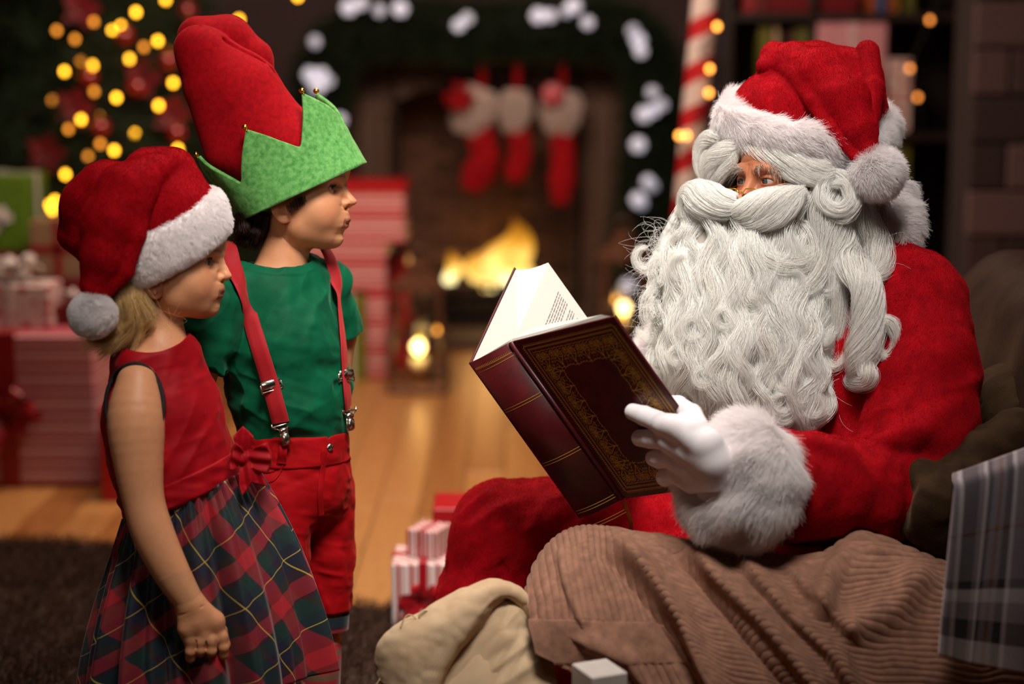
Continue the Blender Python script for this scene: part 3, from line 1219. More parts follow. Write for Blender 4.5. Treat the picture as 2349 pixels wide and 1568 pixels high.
def build_tree():
    rs = np.random.RandomState(31)
    base = P(290, 900, 7.35)
    tree = empty('christmas_tree', 'dark green Christmas tree behind the children, hung with lights and red ornaments', 'tree', (base[0], 7.35, 0))
    bpy.context.view_layer.update()
    tx, ty = base[0], 7.35
    H_, Rm = 2.75, .72
    m = MB().lathe([(.05, 0), (.045, 1.2), (.02, H_ - .1)], 12)
    link('trunk', m.mesh('trunk', plain('bark', '#2a1a10', .9), True), tree)
    m = MB().lathe([(.22, 0), (.22, .03), (.10, .06), (.09, .22), (.07, .24)], 20)
    link('stand', m.mesh('stand', plain('iron_stand', '#151010', .5), True), tree)
    # boughs: core twigs in one mesh, needles as strands
    tw, st = MB(), []
    for k in range(190):
        z = .30 + (H_ - .40) * (k / 190) ** .92
        R = Rm * (1 - (z - .25) / (H_ - .2)) + .05
        a = k * 2.399
        L_ = R * (.82 + .3 * rs.rand())
        d = np.array([math.cos(a), math.sin(a), 0])
        p0 = np.array([0, 0, z])
        q = [p0, p0 + d * L_ * .5 + np.array([0, 0, .04]), p0 + d * L_ + np.array([0, 0, -.03 - .05 * rs.rand()])]
        tw.tube(catmull(q, 6), np.linspace(.010, .003, 6), 5)
        n = int(60 + 250 * L_)
        s = needles(q, .035, n, .075, rs, .1)
        st.append(s)
        for sgn in (-1, 1):
            e = np.array([-d[1], d[0], 0]) * sgn
            for f in (.45, .7):
                b = p0 + d * L_ * f
                qq = [b, b + (d * .5 + e * .6) * L_ * .32 + np.array([0, 0, -.01]), b + (d * .9 + e * .95) * L_ * .36 + np.array([0, 0, -.05])]
                st.append(needles(qq, .03, int(n * .45), .07, rs, .1))
    o = link('boughs', tw.mesh('boughs', plain('twig', '#1c140c', .9), True), tree)
    A = np.concatenate(st)
    hc = hair_object('needles', A, .0016, .0006, hair_material('tree_needles', '#182a12', .6, .45, .1), None)
    hc.parent = o
    # a string of warm lights
    bulb = emit('warm_bulb', '#ffb428', 9.0)
    dim = emit('dim_bulb', '#e8902c', 3.2)
    pos = [(683, -8), (312, 28), (548, 45), (215, 50), (258, 70), (278, 60), (362, 94), (172, 90), (297, 135), (148, 164), (185, 140), (213, 150), (397, 190), (216, 210), (267, 224), (364, 242), (186, 274), (157, 296), (310, 306), (262, 345), (202, 358), (408, 342),
           (90, 442), (112, 470), (126, 460), (120, 482), (330, 108), (230, 330), (440, 60), (130, 70), (410, 280), (330, 190), (380, 0), (180, -30), (260, -40), (330, -70), (120, 230), (470, 250), (150, 400), (330, 420)]
    string = empty('light_string', 'string of warm yellow fairy lights on the Christmas tree', 'lights', tuple(P(270, 220, 6.8)))
    bpy.context.view_layer.update()
    Vb, Fb = uv_ball0(8, 12)
    mb = [MB().add(Vb * np.array([.0105, .0105, .0125]), Fb).mesh('bulb', mm, True) for mm in (bulb, dim)]
    wire = []
    for i, (u, v) in enumerate(pos):
        z = P(u, v, 7.35)[2]
        R = max(Rm * (1 - (z - .25) / (H_ - .2)) + .05, .05)
        dx = P(u, v, 7.0)[0] - tx
        Yb = 7.35 - math.sqrt(max(R * R - dx * dx, .01)) * .95
        o = link('bulb', mb[1 if i in (3, 7, 10, 13, 17, 20, 22, 26, 27, 29, 31, 36) else 0], string)
        o.location = Vector(P(u, v, Yb)) - string.location
        wire.append(P(u, v, Yb + .01))
    order = sorted(wire, key=lambda p: p[2])
    world_child('wire', MB().tube(catmull(order, 160), .0025, 5).mesh('wire', plain('wire_green', '#0c120a', .6), True), string)
    # baubles and red bows, each a thing of its own
    M_BA = NT('red_bauble', .18, '#8a0a14', Coat_Weight=.6).m
    labs = [(285, 82, 'beside the double light high on the tree'), (385, 140, 'right of the tree top near the elf hat'), (203, 178, 'left of centre below two lights'), (230, 292, 'low on the left of the tree'), (405, 305, 'low at the right beside the elf hat'), (430, 25, 'above the elf hat, near the top edge'), (315, 200, 'in the middle of the tree, half in shade')]
    bm = MB()
    bm.add(Vb * .040, Fb)
    bs = bm.mesh('bauble', M_BA, True)
    cm = MB().lathe([(.010, .036), (.010, .046), (.003, .052), (.003, .058)], 12).mesh('cap', M_GOLD0, True)
    for u, v, l in labs:
        z = P(u, v, 7.35)[2]
        R = max(Rm * (1 - (z - .25) / (H_ - .2)) + .05, .05)
        dx = P(u, v, 7.0)[0] - tx
        o = link('bauble', bs)
        o.location = P(u, v, 7.35 - math.sqrt(max(R * R - dx * dx, .01)) * .92)
        tag(o, 'shiny red bauble ' + l, 'ornament', 'red baubles on the tree')
        link('cap', cm, o)
    pet = NT('poinsettia_red', .6, '#6a0a12').m
    for u, v, l in ((175, 245, 'at the left edge, mid height of the tree'), (330, 175, 'near the centre of the tree'), (398, 262, 'right of the lowest lights'), (190, 20, 'near the top of the tree, left side'), (110, 350, 'at the lower left edge of the tree')):
        m = MB()
        for k in range(10):
            a = 2 * PI * k / 5 + (.6 if k > 4 else 0)
            L_ = .085 if k < 5 else .055
            d = np.array([math.cos(a), 0, math.sin(a)])
            e = np.array([-d[2], 0, d[0]])
            y = -.01 - (.02 if k > 4 else 0)
            pts = [(0, 0), (.35, .32), (.65, .30), (1, 0), (.65, -.30), (.35, -.32)]
            m.add([d * L_ * a_ + e * L_ * b_ + np.array([0, y - .02 * a_, 0]) for a_, b_ in pts], [(0, 1, 2, 3, 4, 5)])
        for k in range(5):
            m.add(Vb * .007 + np.array([.012 * math.cos(k * 1.25), -.04, .012 * math.sin(k * 1.25)]), Fb)
        z = P(u, v, 7.35)[2]
        R = max(Rm * (1 - (z - .25) / (H_ - .2)) + .05, .05)
        dx = P(u, v, 7.0)[0] - tx
        o = link('poinsettia', m.mesh('poinsettia', pet))
        o.location = P(u, v, 7.35 - math.sqrt(max(R * R - dx * dx, .01)) * .92)
        tag(o, 'dark red cloth poinsettia ' + l, 'ornament')


M_GOLD0 = NT('gold_cap', .25, '#c9a040', Metallic=1.0).m


def build_pole():
    Y = 6.2
    a, b = P(1625, -60, Y), P(1560, 640, Y)
    o = empty('candy_cane_pole', 'tall red and white candy cane striped pole behind the man in red', 'pole', (b[0] - .05, Y, 0))
    bpy.context.view_layer.update()
    d = unit(a - b)
    foot = b - d * (b[2] / d[2])
    m = MB().tube([foot, a + d * .25], .048, 28)
    t = NT('candy_stripes', .4)
    co = t.coord('Object')
    s = t.sep(co)
    V = np.concatenate(m.v) - np.array(o.location)
    R = frame_to(d)
    q = (np.concatenate(m.v) - foot) @ R
    # spiral coordinate per vertex would break at the seam: build rings with an own spiral strip instead
    n, k = 260, 40
    hgt = np.linalg.norm(a + d * .25 - foot)
    VV, mi, FF = [], [], []
    for j in range(n + 1):
        for i in range(k):
            an = 2 * PI * i / k
            VV.append(foot + R @ np.array([.048 * math.cos(an), .048 * math.sin(an), hgt * j / n]))
    per = .155
    for j in range(n):
        for i in range(k):
            FF.append((j * k + i, j * k + (i + 1) % k, (j + 1) * k + (i + 1) % k, (j + 1) * k + i))
            f = ((hgt * (j + .5) / n) / per - (i + .5) / k) % 1
            mi.append(1 if f < .46 else 0)
    me = mesh('pole', VV, FF, smooth=True, mats=[plain('white_enamel', '#b8aaa4', .4), plain('red_enamel', '#9c1018', .4)], midx=mi)
    world_child('pole', me, o)
    bm = MB().lathe([(.14, 0), (.14, .025), (.06, .04), (.05, .10)], 24, foot * np.array([1, 1, 0]))
    world_child('base', bm.mesh('base', plain('white_enamel', '#b8aaa4', .4), True), o)
    st = empty('light_string', 'string of amber lights wound round the candy cane pole', 'lights', tuple(P(1620, 200, Y - .08)))
    bpy.context.view_layer.update()
    Vb, Fb = uv_ball0(8, 12)
    bulb = MB().add(Vb * np.array([.009, .009, .011]), Fb).mesh('bulb', emit('amber_bulb', '#ffa040', 7.0), True)
    pos = [(1645, 61), (1628, 158), (1626, 213), (1558, 311), (1575, 311), (1612, 110), (1600, 400)]
    for u, v in pos[:5]:
        x = link('bulb', bulb, st)
        x.location = Vector(P(u, v, Y - .07)) - st.location
    world_child('wire', MB().tube(catmull([P(u, v, Y - .06) for u, v in ((1640, -30), (1645, 61), (1606, 110), (1628, 158), (1626, 213), (1575, 311), (1558, 312), (1590, 400))], 60), .0025, 6).mesh('wire', plain('wire_green', '#0c120a', .6), True), st)


def build_shelf():
    Y = 7.0
    M_SH = plain('black_brown_shelf', '#1b100d', .5, .1, 10)
    x0, x1 = P(1668, 300, Y)[0], P(2225, 300, Y)[0]
    cx = (x0 + x1) / 2
    o = empty('bookcase', 'tall dark brown bookcase with presents and books, behind the man in red', 'bookcase', (cx, Y, 0))
    bpy.context.view_layer.update()
    W, D, H_ = x1 - x0, .36, 2.2
    zs = [.05, P(1900, 640, Y)[2], P(1900, 305, Y)[2], P(1900, 28, Y)[2], P(1900, -230, Y)[2]]
    for sx in (-W / 2, W / 2 - .0):
        link('side_panel', MB().box((sx, D / 2, H_ / 2), (.035, D, H_), bev=.003).mesh('side_panel', M_SH), o)
    link('back_panel', MB().box((0, D + .005, H_ / 2), (W, .012, H_)).mesh('back_panel', M_SH), o)
    xm = P(1866, 100, Y)[0] - cx
    for z in zs + [H_ - .02]:
        link('shelf', MB().box((0, D / 2, z - .018), (W - .03, D - .01, .032), bev=.003).mesh('shelf', M_SH), o)
    for i in range(len(zs) - 1):
        link('divider', MB().box((xm, D / 2 + .01, (zs[i] + zs[i + 1]) / 2 - .01), (.028, D - .03, zs[i + 1] - zs[i] - .04), bev=.003).mesh('divider', M_SH), o)
    # things on the shelves
    def bk(label, u0, u1, vt, z, mat, dy=.05, tilt=0.0, d=.17):
        a, b = P(u0, 200, Y + dy)[0], P(u1, 200, Y + dy)[0]
        h = P(u0, vt, Y + dy)[2] - z
        e = bpy.data.objects.new('book', None)
        C.objects.link(e)
        e.location = ((a + b) / 2, Y + dy + d / 2, z + (abs(math.sin(tilt)) * (b - a) / 2))
        e.rotation_euler = (0, tilt, 0)
        tag(e, label, 'book')
        w = b - a
        link('cover', MB().box((-w / 2 + .002, 0, h / 2), (.004, d, h)).box((w / 2 - .002, 0, h / 2), (.004, d, h)).box((0, -d / 2 + .002, h / 2), (w, .004, h), bev=.0015).mesh('cover', mat), e)
        link('pages', MB().box((0, .003, h / 2), (w - .008, d - .008, h - .008)).mesh('pages', plain('old_paper', '#a89a84', .8)), e)
    z3 = zs[3]
    cols = [(1700, 1728, '#7a1014', 'dark red'), (1730, 1752, '#5a0c10', 'maroon'), (1985, 2003, '#8a3a10', 'orange'), (2005, 2024, '#0f4a78', 'bright blue'), (2026, 2040, '#7a2a10', 'rust'), (2042, 2056, '#8a5a10', 'ochre'), (2070, 2092, '#4a4c10', 'olive')]
    for u0, u1, c, nm in cols:
        bk('%s book standing on the upper shelf of the bookcase' % nm, u0, u1, -90, z3, plain('book_cloth', c, .6))
    gift('long dark red box lying on the upper shelf between the books', (P(1870, 0, Y)[0], Y + .16, z3), (.36, .2, .09), 0, 'darkred')
    z2 = zs[2]
    bk('gold and green book leaning left on the middle shelf', 1752, 1780, 60, z2, plain('book_cloth', '#5c5a14', .6), tilt=-.06)
    bk('cream book leaning on the middle shelf', 1786, 1797, 52, z2, plain('book_cloth', '#b09a78', .6), tilt=-.06)
    bk('dark brown book on the middle shelf', 1802, 1818, 70, z2, plain('book_cloth', '#3a1a14', .6))
    bk('wide olive green book on the middle shelf', 1820, 1858, 64, z2, plain('book_cloth', '#4c4e12', .6))
    gift('dusty pink present with a white dotted ribbon and bow on the middle shelf', (P(1958, 100, Y)[0], Y + .14, z2), (P(2038, 100, Y)[0] - P(1878, 100, Y)[0], .24, P(1958, 42, Y)[2] - z2), 0, 'pink', '#c0a0a4', '#c9b0b4', None, bowside='front')
    z1 = zs[1]
    gift('white present with red dots behind the fur of the red hat', (P(2062, 200, Y)[0], Y + .12, z2), (P(2092, 200, Y)[0] - P(2040, 200, Y)[0], .2, P(2060, 135, Y)[2] - z2), .12, 'whitered')
    gift('green present on the lower shelf behind the shoulder in red', (P(2050, 400, Y)[0], Y + .14, z1), (.15, .2, P(2050, 312, Y)[2] - z1 - .03), 0, 'greenbooks')
    gift('large white and red patterned present on the lower shelf of the bookcase', (P(1720, 400, Y)[0], Y + .14, z1), (.16, .2, .2), 0, 'whitered')
    st = empty('light_string', 'string of amber lights hanging in front of the bookcase', 'lights', tuple(P(2110, 100, Y - .25)))
    bpy.context.view_layer.update()
    Vb, Fb = uv_ball0(8, 12)
    bulb = MB().add(Vb * np.array([.009, .009, .011]), Fb).mesh('bulb', emit('amber_bulb', '#e88a3a', 4.2), True)
    pts = [(2133, 46), (2087, 157), (2105, 223)]
    for u, v in pts:
        x = link('bulb', bulb, st)
        x.location = Vector(P(u, v, Y - .05)) - st.location
    world_child('wire', MB().tube(catmull([P(u, v, Y - .04) for u, v in ((2160, -60), (2133, 46), (2087, 157), (2105, 223), (2120, 320))], 40), .0025, 6).mesh('wire', plain('wire_green', '#0c120a', .6), True), st)
    # brick pier at the right edge
    pier_x0, Yp = P(2222, 300, 6.3)[0], 6.3
    M_BR = [plain('mauve_brick', c, .9, .12, 12, .15, 50) for c in ('#4c393a', '#3c2c2d', '#5a4546', '#2c2021')]
    pr = link('trim_1', MB().box((pier_x0 + .32, Yp + .18, 1.5), (.60, .30, 3.0)).mesh('trim_1', plain('pier_mortar', '#2a2020', .95)), None, 'structure')
    bw, bh = .27, .168
    shp = [MB().box((0, 0, 0), (bw - .01, .05, bh - .01), bev=.006).mesh('brick', c) for c in M_BR]
    shh = [MB().box((0, 0, 0), (bw / 2 - .01, .05, bh - .01), bev=.006).mesh('brick', c) for c in M_BR]
    rs = random.Random(8)
    for j in range(17):
        for i in range(3):
            half = (j % 2) and i == 0
            x = pier_x0 + (bw / 4 if half else bw * (i + .5) - (bw / 2 if j % 2 else 0))
            if x > pier_x0 + .62:
                continue
            b = link('brick', (shh if half else shp)[rs.randrange(4)], pr)
            b.location = (x, Yp + rs.uniform(-.004, .004), bh * (j + .5))


def build_lanterns():
    M_CAN = NT('candle_wax', .5, '#e9dcc4', Subsurface_Weight=.4).m
    M_FR = plain('copper_frame', '#5a3a2a', .4)
    gl = NT('lantern_glass', .02, '#ffffff')
    gl.b.inputs['Transmission Weight'].default_value = 1
    gl.b.inputs['IOR'].default_value = 1.45
    gl = gl.m
    M_FL = emit('candle_flame', '#ffc84a', 5)

    def lantern(label, u, vb, w, h, clabel, ch, fs=1.0):
        Y = floorY(vb)
        c = P(u, vb, Y)
        o = empty('lantern', label, 'lantern', (c[0], Y + w / 2, 0))
        part = lambda n, m, mt, sm=False: link(n, m.mesh(n, mt, sm), o)
        r = .009
        part('base', MB().box((0, 0, .012), (w, w, .024), bev=.004), M_FR)
        tw = w * .72
        for sx in (-1, 1):
            for sy in (-1, 1):
                part('post', MB().tube([(sx * w * .47, sy * w * .47, .02), (sx * tw * .47, sy * tw * .47, h)], r, 8), M_FR)
        part('roof', MB().lathe([(tw * .72, h), (tw * .72, h + .012), (tw * .30, h + .07), (tw * .28, h + .10), (tw * .08, h + .12)], 4, (0, 0, 0)), M_FR)
        part('ring', MB().tube([(.03 * math.cos(a), 0, h + .145 + .03 * math.sin(a)) for a in np.linspace(0, 2 * PI, 17)[:-1]], .004, 8, closed=True), M_FR)
        for k in range(4):
            a = k * PI / 2
            R = np.array([[math.cos(a), -math.sin(a), 0], [math.sin(a), math.cos(a), 0], [0, 0, 1]])
            b0, b1, z0, z1 = w * .455, tw * .455, .026, h - .004
            V = [(-b0 + .01, -b0, z0), (b0 - .01, -b0, z0), (b1 - .01, -b1, z1), (-b1 + .01, -b1, z1)]
            V = V + [(x, y + .003, z) for x, y, z in V]
            m = MB().add(np.array(V) @ R.T, [(0, 1, 2, 3), (7, 6, 5, 4), (0, 4, 5, 1), (1, 5, 6, 2), (2, 6, 7, 3), (3, 7, 4, 0)])
            part('pane', m, gl)
        cd = empty('candle', clabel, 'candle', (c[0], Y + w / 2, .024))
        link('wax', MB().lathe([(.036, 0), (.037, ch * .9), (.034, ch), (.020, ch - .006), (0, ch - .010)], 24).mesh('wax', M_CAN, True), cd)
        link('wick', MB().tube([(0, 0, ch - .012), (.002, 0, ch + .012)], .0018, 6).mesh('wick', plain('wick', '#1a1008', .9)), cd)
        link('flame', MB().lathe([(.004, ch + .004), (.016 * fs, ch + .022 * fs), (.019 * fs, ch + .036 * fs), (.013 * fs, ch + .06 * fs), (.001, ch + .085 * fs)], 14).mesh('flame', M_FL, True), cd)
        l = bpy.data.lights.new('candle_light', 'POINT')
        l.energy, l.color, l.shadow_soft_size = 2.2 * fs ** 4, (1, .62, .24), .03
        lo = bpy.data.objects.new('candle_light', l)
        C.objects.link(lo)
        lo.location = (c[0], Y + w / 2 - .045, ch + .075)
    lantern('glass lantern with a copper frame on the floor right of the presents, candle burning', 958, 905, .24, .40, 'lit white pillar candle inside the lantern by the presents', .105)
    lantern('copper framed lantern on the floor at the right foot of the fireplace', 1432, 880, .22, .50, 'lit candle inside the lantern right of the fireplace', .23, .6)
    # first two added for flame reflections in the lantern glass, third a tea light
    for u, v, l in ((904, 765, 'added amber flame for the glass reflection left of the big lantern candle'), (1003, 770, 'added amber flame for the glass reflection right of the big lantern candle'), (1412, 700, 'dim amber tea light beside the right lantern')):
        Y = 7.3 if u < 1200 else 7.5
        p = P(u, v, Y)
        hh = p[2]
        o = empty('glint_tea_light', l, 'candle', (p[0], Y, 0))
        link('stem', MB().lathe([(.045, 0), (.045, .008), (.008, .02), (.007, hh - .05), (.03, hh - .035), (.034, hh + .02), (.031, hh + .02), (.027, hh - .03), (0, hh - .032)], 18).mesh('stem', M_FR, True), o)
        link('flame', MB().lathe([(.003, hh - .02), (.012, hh), (.013, hh + .008), (.001, hh + .04)], 12).mesh('flame', emit('amber_flame', '#ffa83c', 5), True), o)


def build_rug():
    rs = np.random.RandomState(2)
    M_RUG = plain('rug_base', '#3a281c', .95)
    pts = [P(-300, 1262, floorY(1262)), P(200, 1256, floorY(1256)), P(780, 1392, floorY(1392)), P(930, 1412, floorY(1412)), P(1150, 1500, floorY(1500))]
    pts = [np.array([p[0], p[1]]) for p in pts]
    far = catmull(np.array([(p[0], p[1], 0) for p in pts]), 40)
    V, F = [], []
    for j in range(30):
        t = j / 29
        for q in far:
            V.append((q[0], q[1] * (1 - t) + 2.2 * t, .012))
    F = grid_faces(40, 30)
    o = link('rug', mesh('rug', V, F, M_RUG))
    so = o.modifiers.new('thick', 'SOLIDIFY')
    so.thickness = .012
    so.offset = 1
    tag(o, 'dark brown shaggy rug under the children', 'rug')
    V = np.array(V)
    V[:, 2] = .02
    N = vnormals(V, F)
    Q = F if N[:, 2].mean() > 0 else F[:, ::-1]
    st = fur(V, Q, 60000, .035, (.3, -.5, 0), rs, 4, .35, .3, lift=.75)
    hair_child0('pile', st, .0011, .0004, hair_material('rug_pile', '#5a3f31', .7, .35, .1), o)


build_fireplace()
build_garland()
build_tree()
build_pole()
build_shelf()
build_lanterns()
build_rug()
# ------------------------------------------------------------------ heads of the children
class Frame:
    """local axes for something seen from the side: x to the right, y away, z up, unit = one pixel's worth of metres"""
    def __init__(self, u, v, Y, yaw=0.0, roll=0.0):
        self.o = P(u, v, Y)
        ey = unit(self.o - np.array([0, 0, CAMH]))
        ex = unit(np.cross(ey, (0, math.sin(TILT), math.cos(TILT))))
        ez = np.cross(ex, ey)
        c, s = math.cos(yaw), math.sin(yaw)
        ex, ey = ex * c - ey * s, ex * s + ey * c
        c, s = math.cos(roll), math.sin(roll)
        ex, ez = ex * c + ez * s, ez * c - ex * s
        self.R = np.stack([ex, ey, ez], 1)
        self.uv = (u, v)
        self.s = np.linalg.norm(self.o - np.array([0, 0, CAMH])) / math.sqrt(FPX ** 2 + (u - CX) ** 2 + (v - CY) ** 2)

    def w(self, p):
        return self.o + (np.asarray(p, float) * self.s) @ self.R.T

    def loc(self, q):
        return (np.asarray(q, float) - self.o) @ self.R / self.s

    def px(self, u, v, y):
        """local point seen at pixel (u, v) at local depth y"""
        c, d = self.ray(u, v)
        return c + d * ((y - c[1]) / d[1])

    def ray(self, u, v):
        c = self.loc((0, 0, CAMH))
        q = self.loc(P(u, v, self.o[1]))
        return c, unit(q - c)

    def hit(self, f, u, v, back=420, lift=0.0):
        """first point of the implicit surface f seen at pixel (u, v), in local units"""
        u, v = np.broadcast_arrays(np.asarray(u, float), np.asarray(v, float))
        c = self.loc((0, 0, CAMH))
        D = np.array([self.ray(a, b)[1] for a, b in zip(u.ravel(), v.ravel())])
        base = np.linalg.norm(c)
        t = np.full(len(D), base - back)
        best, bt = np.full(len(D), 1e9), t.copy()
        for _ in range(110):
            d = f((c + D * t[:, None]).astype(np.float32))
            k = d < best
            best[k], bt[k] = d[k], t[k]
            t = t + np.clip(d, -5, 60) * .7
            t = np.minimum(t, base + back)
        t = np.where(best > 1.5, bt, t)
        return c + D * (t - lift)[:, None]

    def d(self, p):
        return np.asarray(p, float) @ self.R.T


EYE_Y = 38.0


def child_head(g):
    """implicit head, face towards +x; g: landmarks in units of one pixel"""
    X, K = g, 1.0
    zs = X['zs']

    def m(x, y, z, sgn):
        return (x, sgn * y, z)
    fs = [f_ell((8, 0, 55), (X['fore'], 92, 112)), f_ell((52, 0, -42 * zs), (X['mid'], 74, 80 * zs)), f_ell((18, 0, -22), (70, 82, 84))]
    for s in (-1, 1):
        fs.append(f_sph(m(X['cheek'][0], X['cheek'][3], X['cheek'][1], s), X['cheek'][2]))
        fs.append(f_cone((X['chin'][0] - 36, s * 14, X['chin'][1] + 6), (12, s * 54, -74 * zs), 18, 24))
        fs.append(f_cone((56, s * 18, -97 * zs), (14, s * 36, -92 * zs), 20, 28))
    face = f_union(fs, 30)
    chin = f_sph((X['chin'][0] - 21, 0, X['chin'][1]), 21)
    neck = f_cone(X['neck'][0], X['neck'][1], X['neck'][2], X['neck'][3])
    muzzle = f_ell((76, 0, X['lip_z'] + 1), (X['muz'], 48, 36))
    n = X['nose']
    bridge = f_cone((n[0][0] - 9, 0, n[0][1]), (n[1][0] - 12, 0, n[1][1] + 1), 8.5, 11)
    tip = f_sph((n[1][0] - 11.5, 0, n[1][1]), 11.5)
    wings = [f_ell((n[1][0] - 25, s * 13, n[1][1] - 6), (11, 8.5, 9.5)) for s in (-1, 1)]
    colm = f_cone((n[1][0] - 14, 0, n[1][1] - 6), (n[2][0] - 4, 0, n[2][1] + 2), 5, 4)
    nost = [f_ell((n[1][0] - 17, s * 7.5, n[1][1] - 13.5), (7, 3.5, 4)) for s in (-1, 1)]
    ul, mo, ll, cx, cz = X['ul'], X['mouth'], X['ll'], X['corner'][0], X['corner'][1]
    up, low, crease = [], [], []
    for s in (-1, 1):
        up.append(f_chain([(cx + 2, s * 26, cz + 2), (ul[0] - 7.5, s * 13, ul[1] - 2), (ul[0] - 6.5, 0, ul[1] - 2)], [2.2, X['lipr'], X['lipr'] + .5]))
        low.append(f_chain([(cx + 2, s * 25, cz - 2), (ll[0] - 8, s * 12, ll[1] + .5), (ll[0] - 6.5, 0, ll[1])], [2.2, X['lipr'] + .5, X['lipr'] + 1]))
        crease.append(f_chain([(cx + 1, s * 28, cz), (cx + 6, s * 20, (cz + mo[1]) / 2), (mo[0] - 1, s * 9, mo[1] - .5), (mo[0] + .5, 0, mo[1])], [2.3, 1.6, .8, .6]))
    upl, lowl, cre = f_union(up, 1.5), f_union(low, 1.5), f_union(crease)
    ex, ez, ey = X['eye'][0], X['eye'][1], EYE_Y
    R = X['eye'][2]
    ea = X['ear']

    def lid(p, s):
        q = p - np.array([ex, s * ey, ez], np.float32)
        r = np.linalg.norm(q, axis=1)
        az = np.arctan2(q[:, 1] * s, q[:, 0])            # outwards positive
        el = np.arcsin(np.clip(q[:, 2] / (r + 1e-6), -1, 1))
        w = np.clip(1 - ((az - .16) / 1.04) ** 2, 0, 1)
        hi, lo = X['lid'][0] * w ** .5, -X['lid'][1] * w ** .6 + .1 * (az - .1)
        mid, half = (hi + lo) / 2, (hi - lo) / 2
        opening = (np.abs(el - mid) - half) * r
        opening = np.where(q[:, 0] < 0, 50, opening)
        opening = np.where(w <= 0, 6, opening)
        shell = np.maximum(r - (R + 2.2), (R - 1.5) - r)
        return smax(shell, -opening, .8)

    def ear(p, s):
        q = p - np.array([ea[0], s * ea[2], ea[1]], np.float32)
        c, si = math.cos(.35), math.sin(.35)
        x, y, z = q[:, 0], q[:, 1] * s, q[:, 2]
        x2, y2 = x * c + y * si * .0, y + x * .35
        q2 = np.stack([x2, y2, z], 1)
        rim = f_ell((0, 0, 6), (24, 9, 40))(q2)
        con = f_ell((5, 8, 2), (13, 7, 24))(q2)
        sca = f_ell((-3, 9, 26), (14, 5, 14))(q2)
        lobe = f_ell((4, 0, -28), (13, 7, 13))(q2)
        d = smax(smin(rim, lobe, 8), -con, 4)
        d = smax(d, -sca, 4)
        tr = f_ell((17, 3, -3), (6, 7, 9))(q2)
        return smin(d, tr, 4)

    def f(p):
        p = p.astype(np.float32)
        a = np.abs(p[:, 1])
        d = face(p)
        d = smin(d, chin(p), 12)
        d = smin(d, muzzle(p), 12)
        d = smin(d, neck(p), 24)
        # eye sockets, then nose, lips
        for s in (-1, 1):
            soc = f_ell((ex + 24, s * (ey + 3), ez + 1), (14, 22, 14))(p)
            d = smax(d, -soc, 13)
        d = smin(d, bridge(p), 12)
        d = smin(d, tip(p), 7)
        for w_ in wings:
            d = smin(d, w_(p), 5)
        d = smin(d, colm(p), 4)
        for w_ in nost:
            d = smax(d, -w_(p), 3)
        for s in (-1, 1):
            d = smax(d, -1.5 - f_chain([(n[1][0] - 33, s * 22, n[1][1] - 4), (X['corner'][0] + 2, s * 33, (cz + n[2][1]) / 2), (X['corner'][0] - 10, s * 37, cz - 6)], [1, 1.5, .5])(p) - X['fold2'], X['fold'])
        d = smin(d, upl(p), 5)
        d = smin(d, lowl(p), 4.5)
        d = smax(d, -cre(p), 2.2)
        # brow
        for s in (-1, 1):
            d = smin(d, f_chain([(ex + 16, s * 18, ez + 23), (ex + 12, s * 38, ez + 27), (ex - 2, s * 58, ez + 20)], [6, 6, 5])(p), 14)
            eyeb = f_sph((ex, s * ey, ez), R - .5)(p)
            d = smax(d, -eyeb, .5)
            d = smin(d, lid(p, s), 2.5)
            d = smin(d, ear(p, s), 5)
        return d
    return f


def warp_profile(V, target, lim=45, sig=26):
    """moves the mid line of the face so that its outline is the given one: target = (x, z) list, top to bottom"""
    V = V.copy()
    t = np.array(sorted(target, key=lambda a: a[1]))
    zb = np.arange(t[0, 1], t[-1, 1], 1.5)
    band = np.abs(V[:, 1]) < 20
    U = V[:, 0] * math.cos(HEAD_YAW) + V[:, 1] * math.sin(HEAD_YAW)
    cur = np.full(len(zb), np.nan)
    for i, z in enumerate(zb):
        k = band & (np.abs(V[:, 2] - z) < 1.6)
        if k.any():
            cur[i] = U[k].max()
    ok = ~np.isnan(cur)
    dl = np.interp(zb, t[:, 1], t[:, 0]) - np.interp(zb, zb[ok], cur[ok])
    ker = np.ones(3) / 3
    dl = np.convolve(np.pad(dl, 1, 'edge'), ker, 'valid')
    fade = sstep(zb[0] + 2, zb[0] + 24, zb) * (1 - sstep(zb[-1] - 24, zb[-1], zb))
    dl = np.clip(dl * fade, -14, 14)
    w = np.exp(-(V[:, 1] / sig) ** 2) * sstep(lim, lim + 35, V[:, 0])
    V[:, 0] += np.interp(V[:, 2], zb, dl, 0, 0) * w
    return V


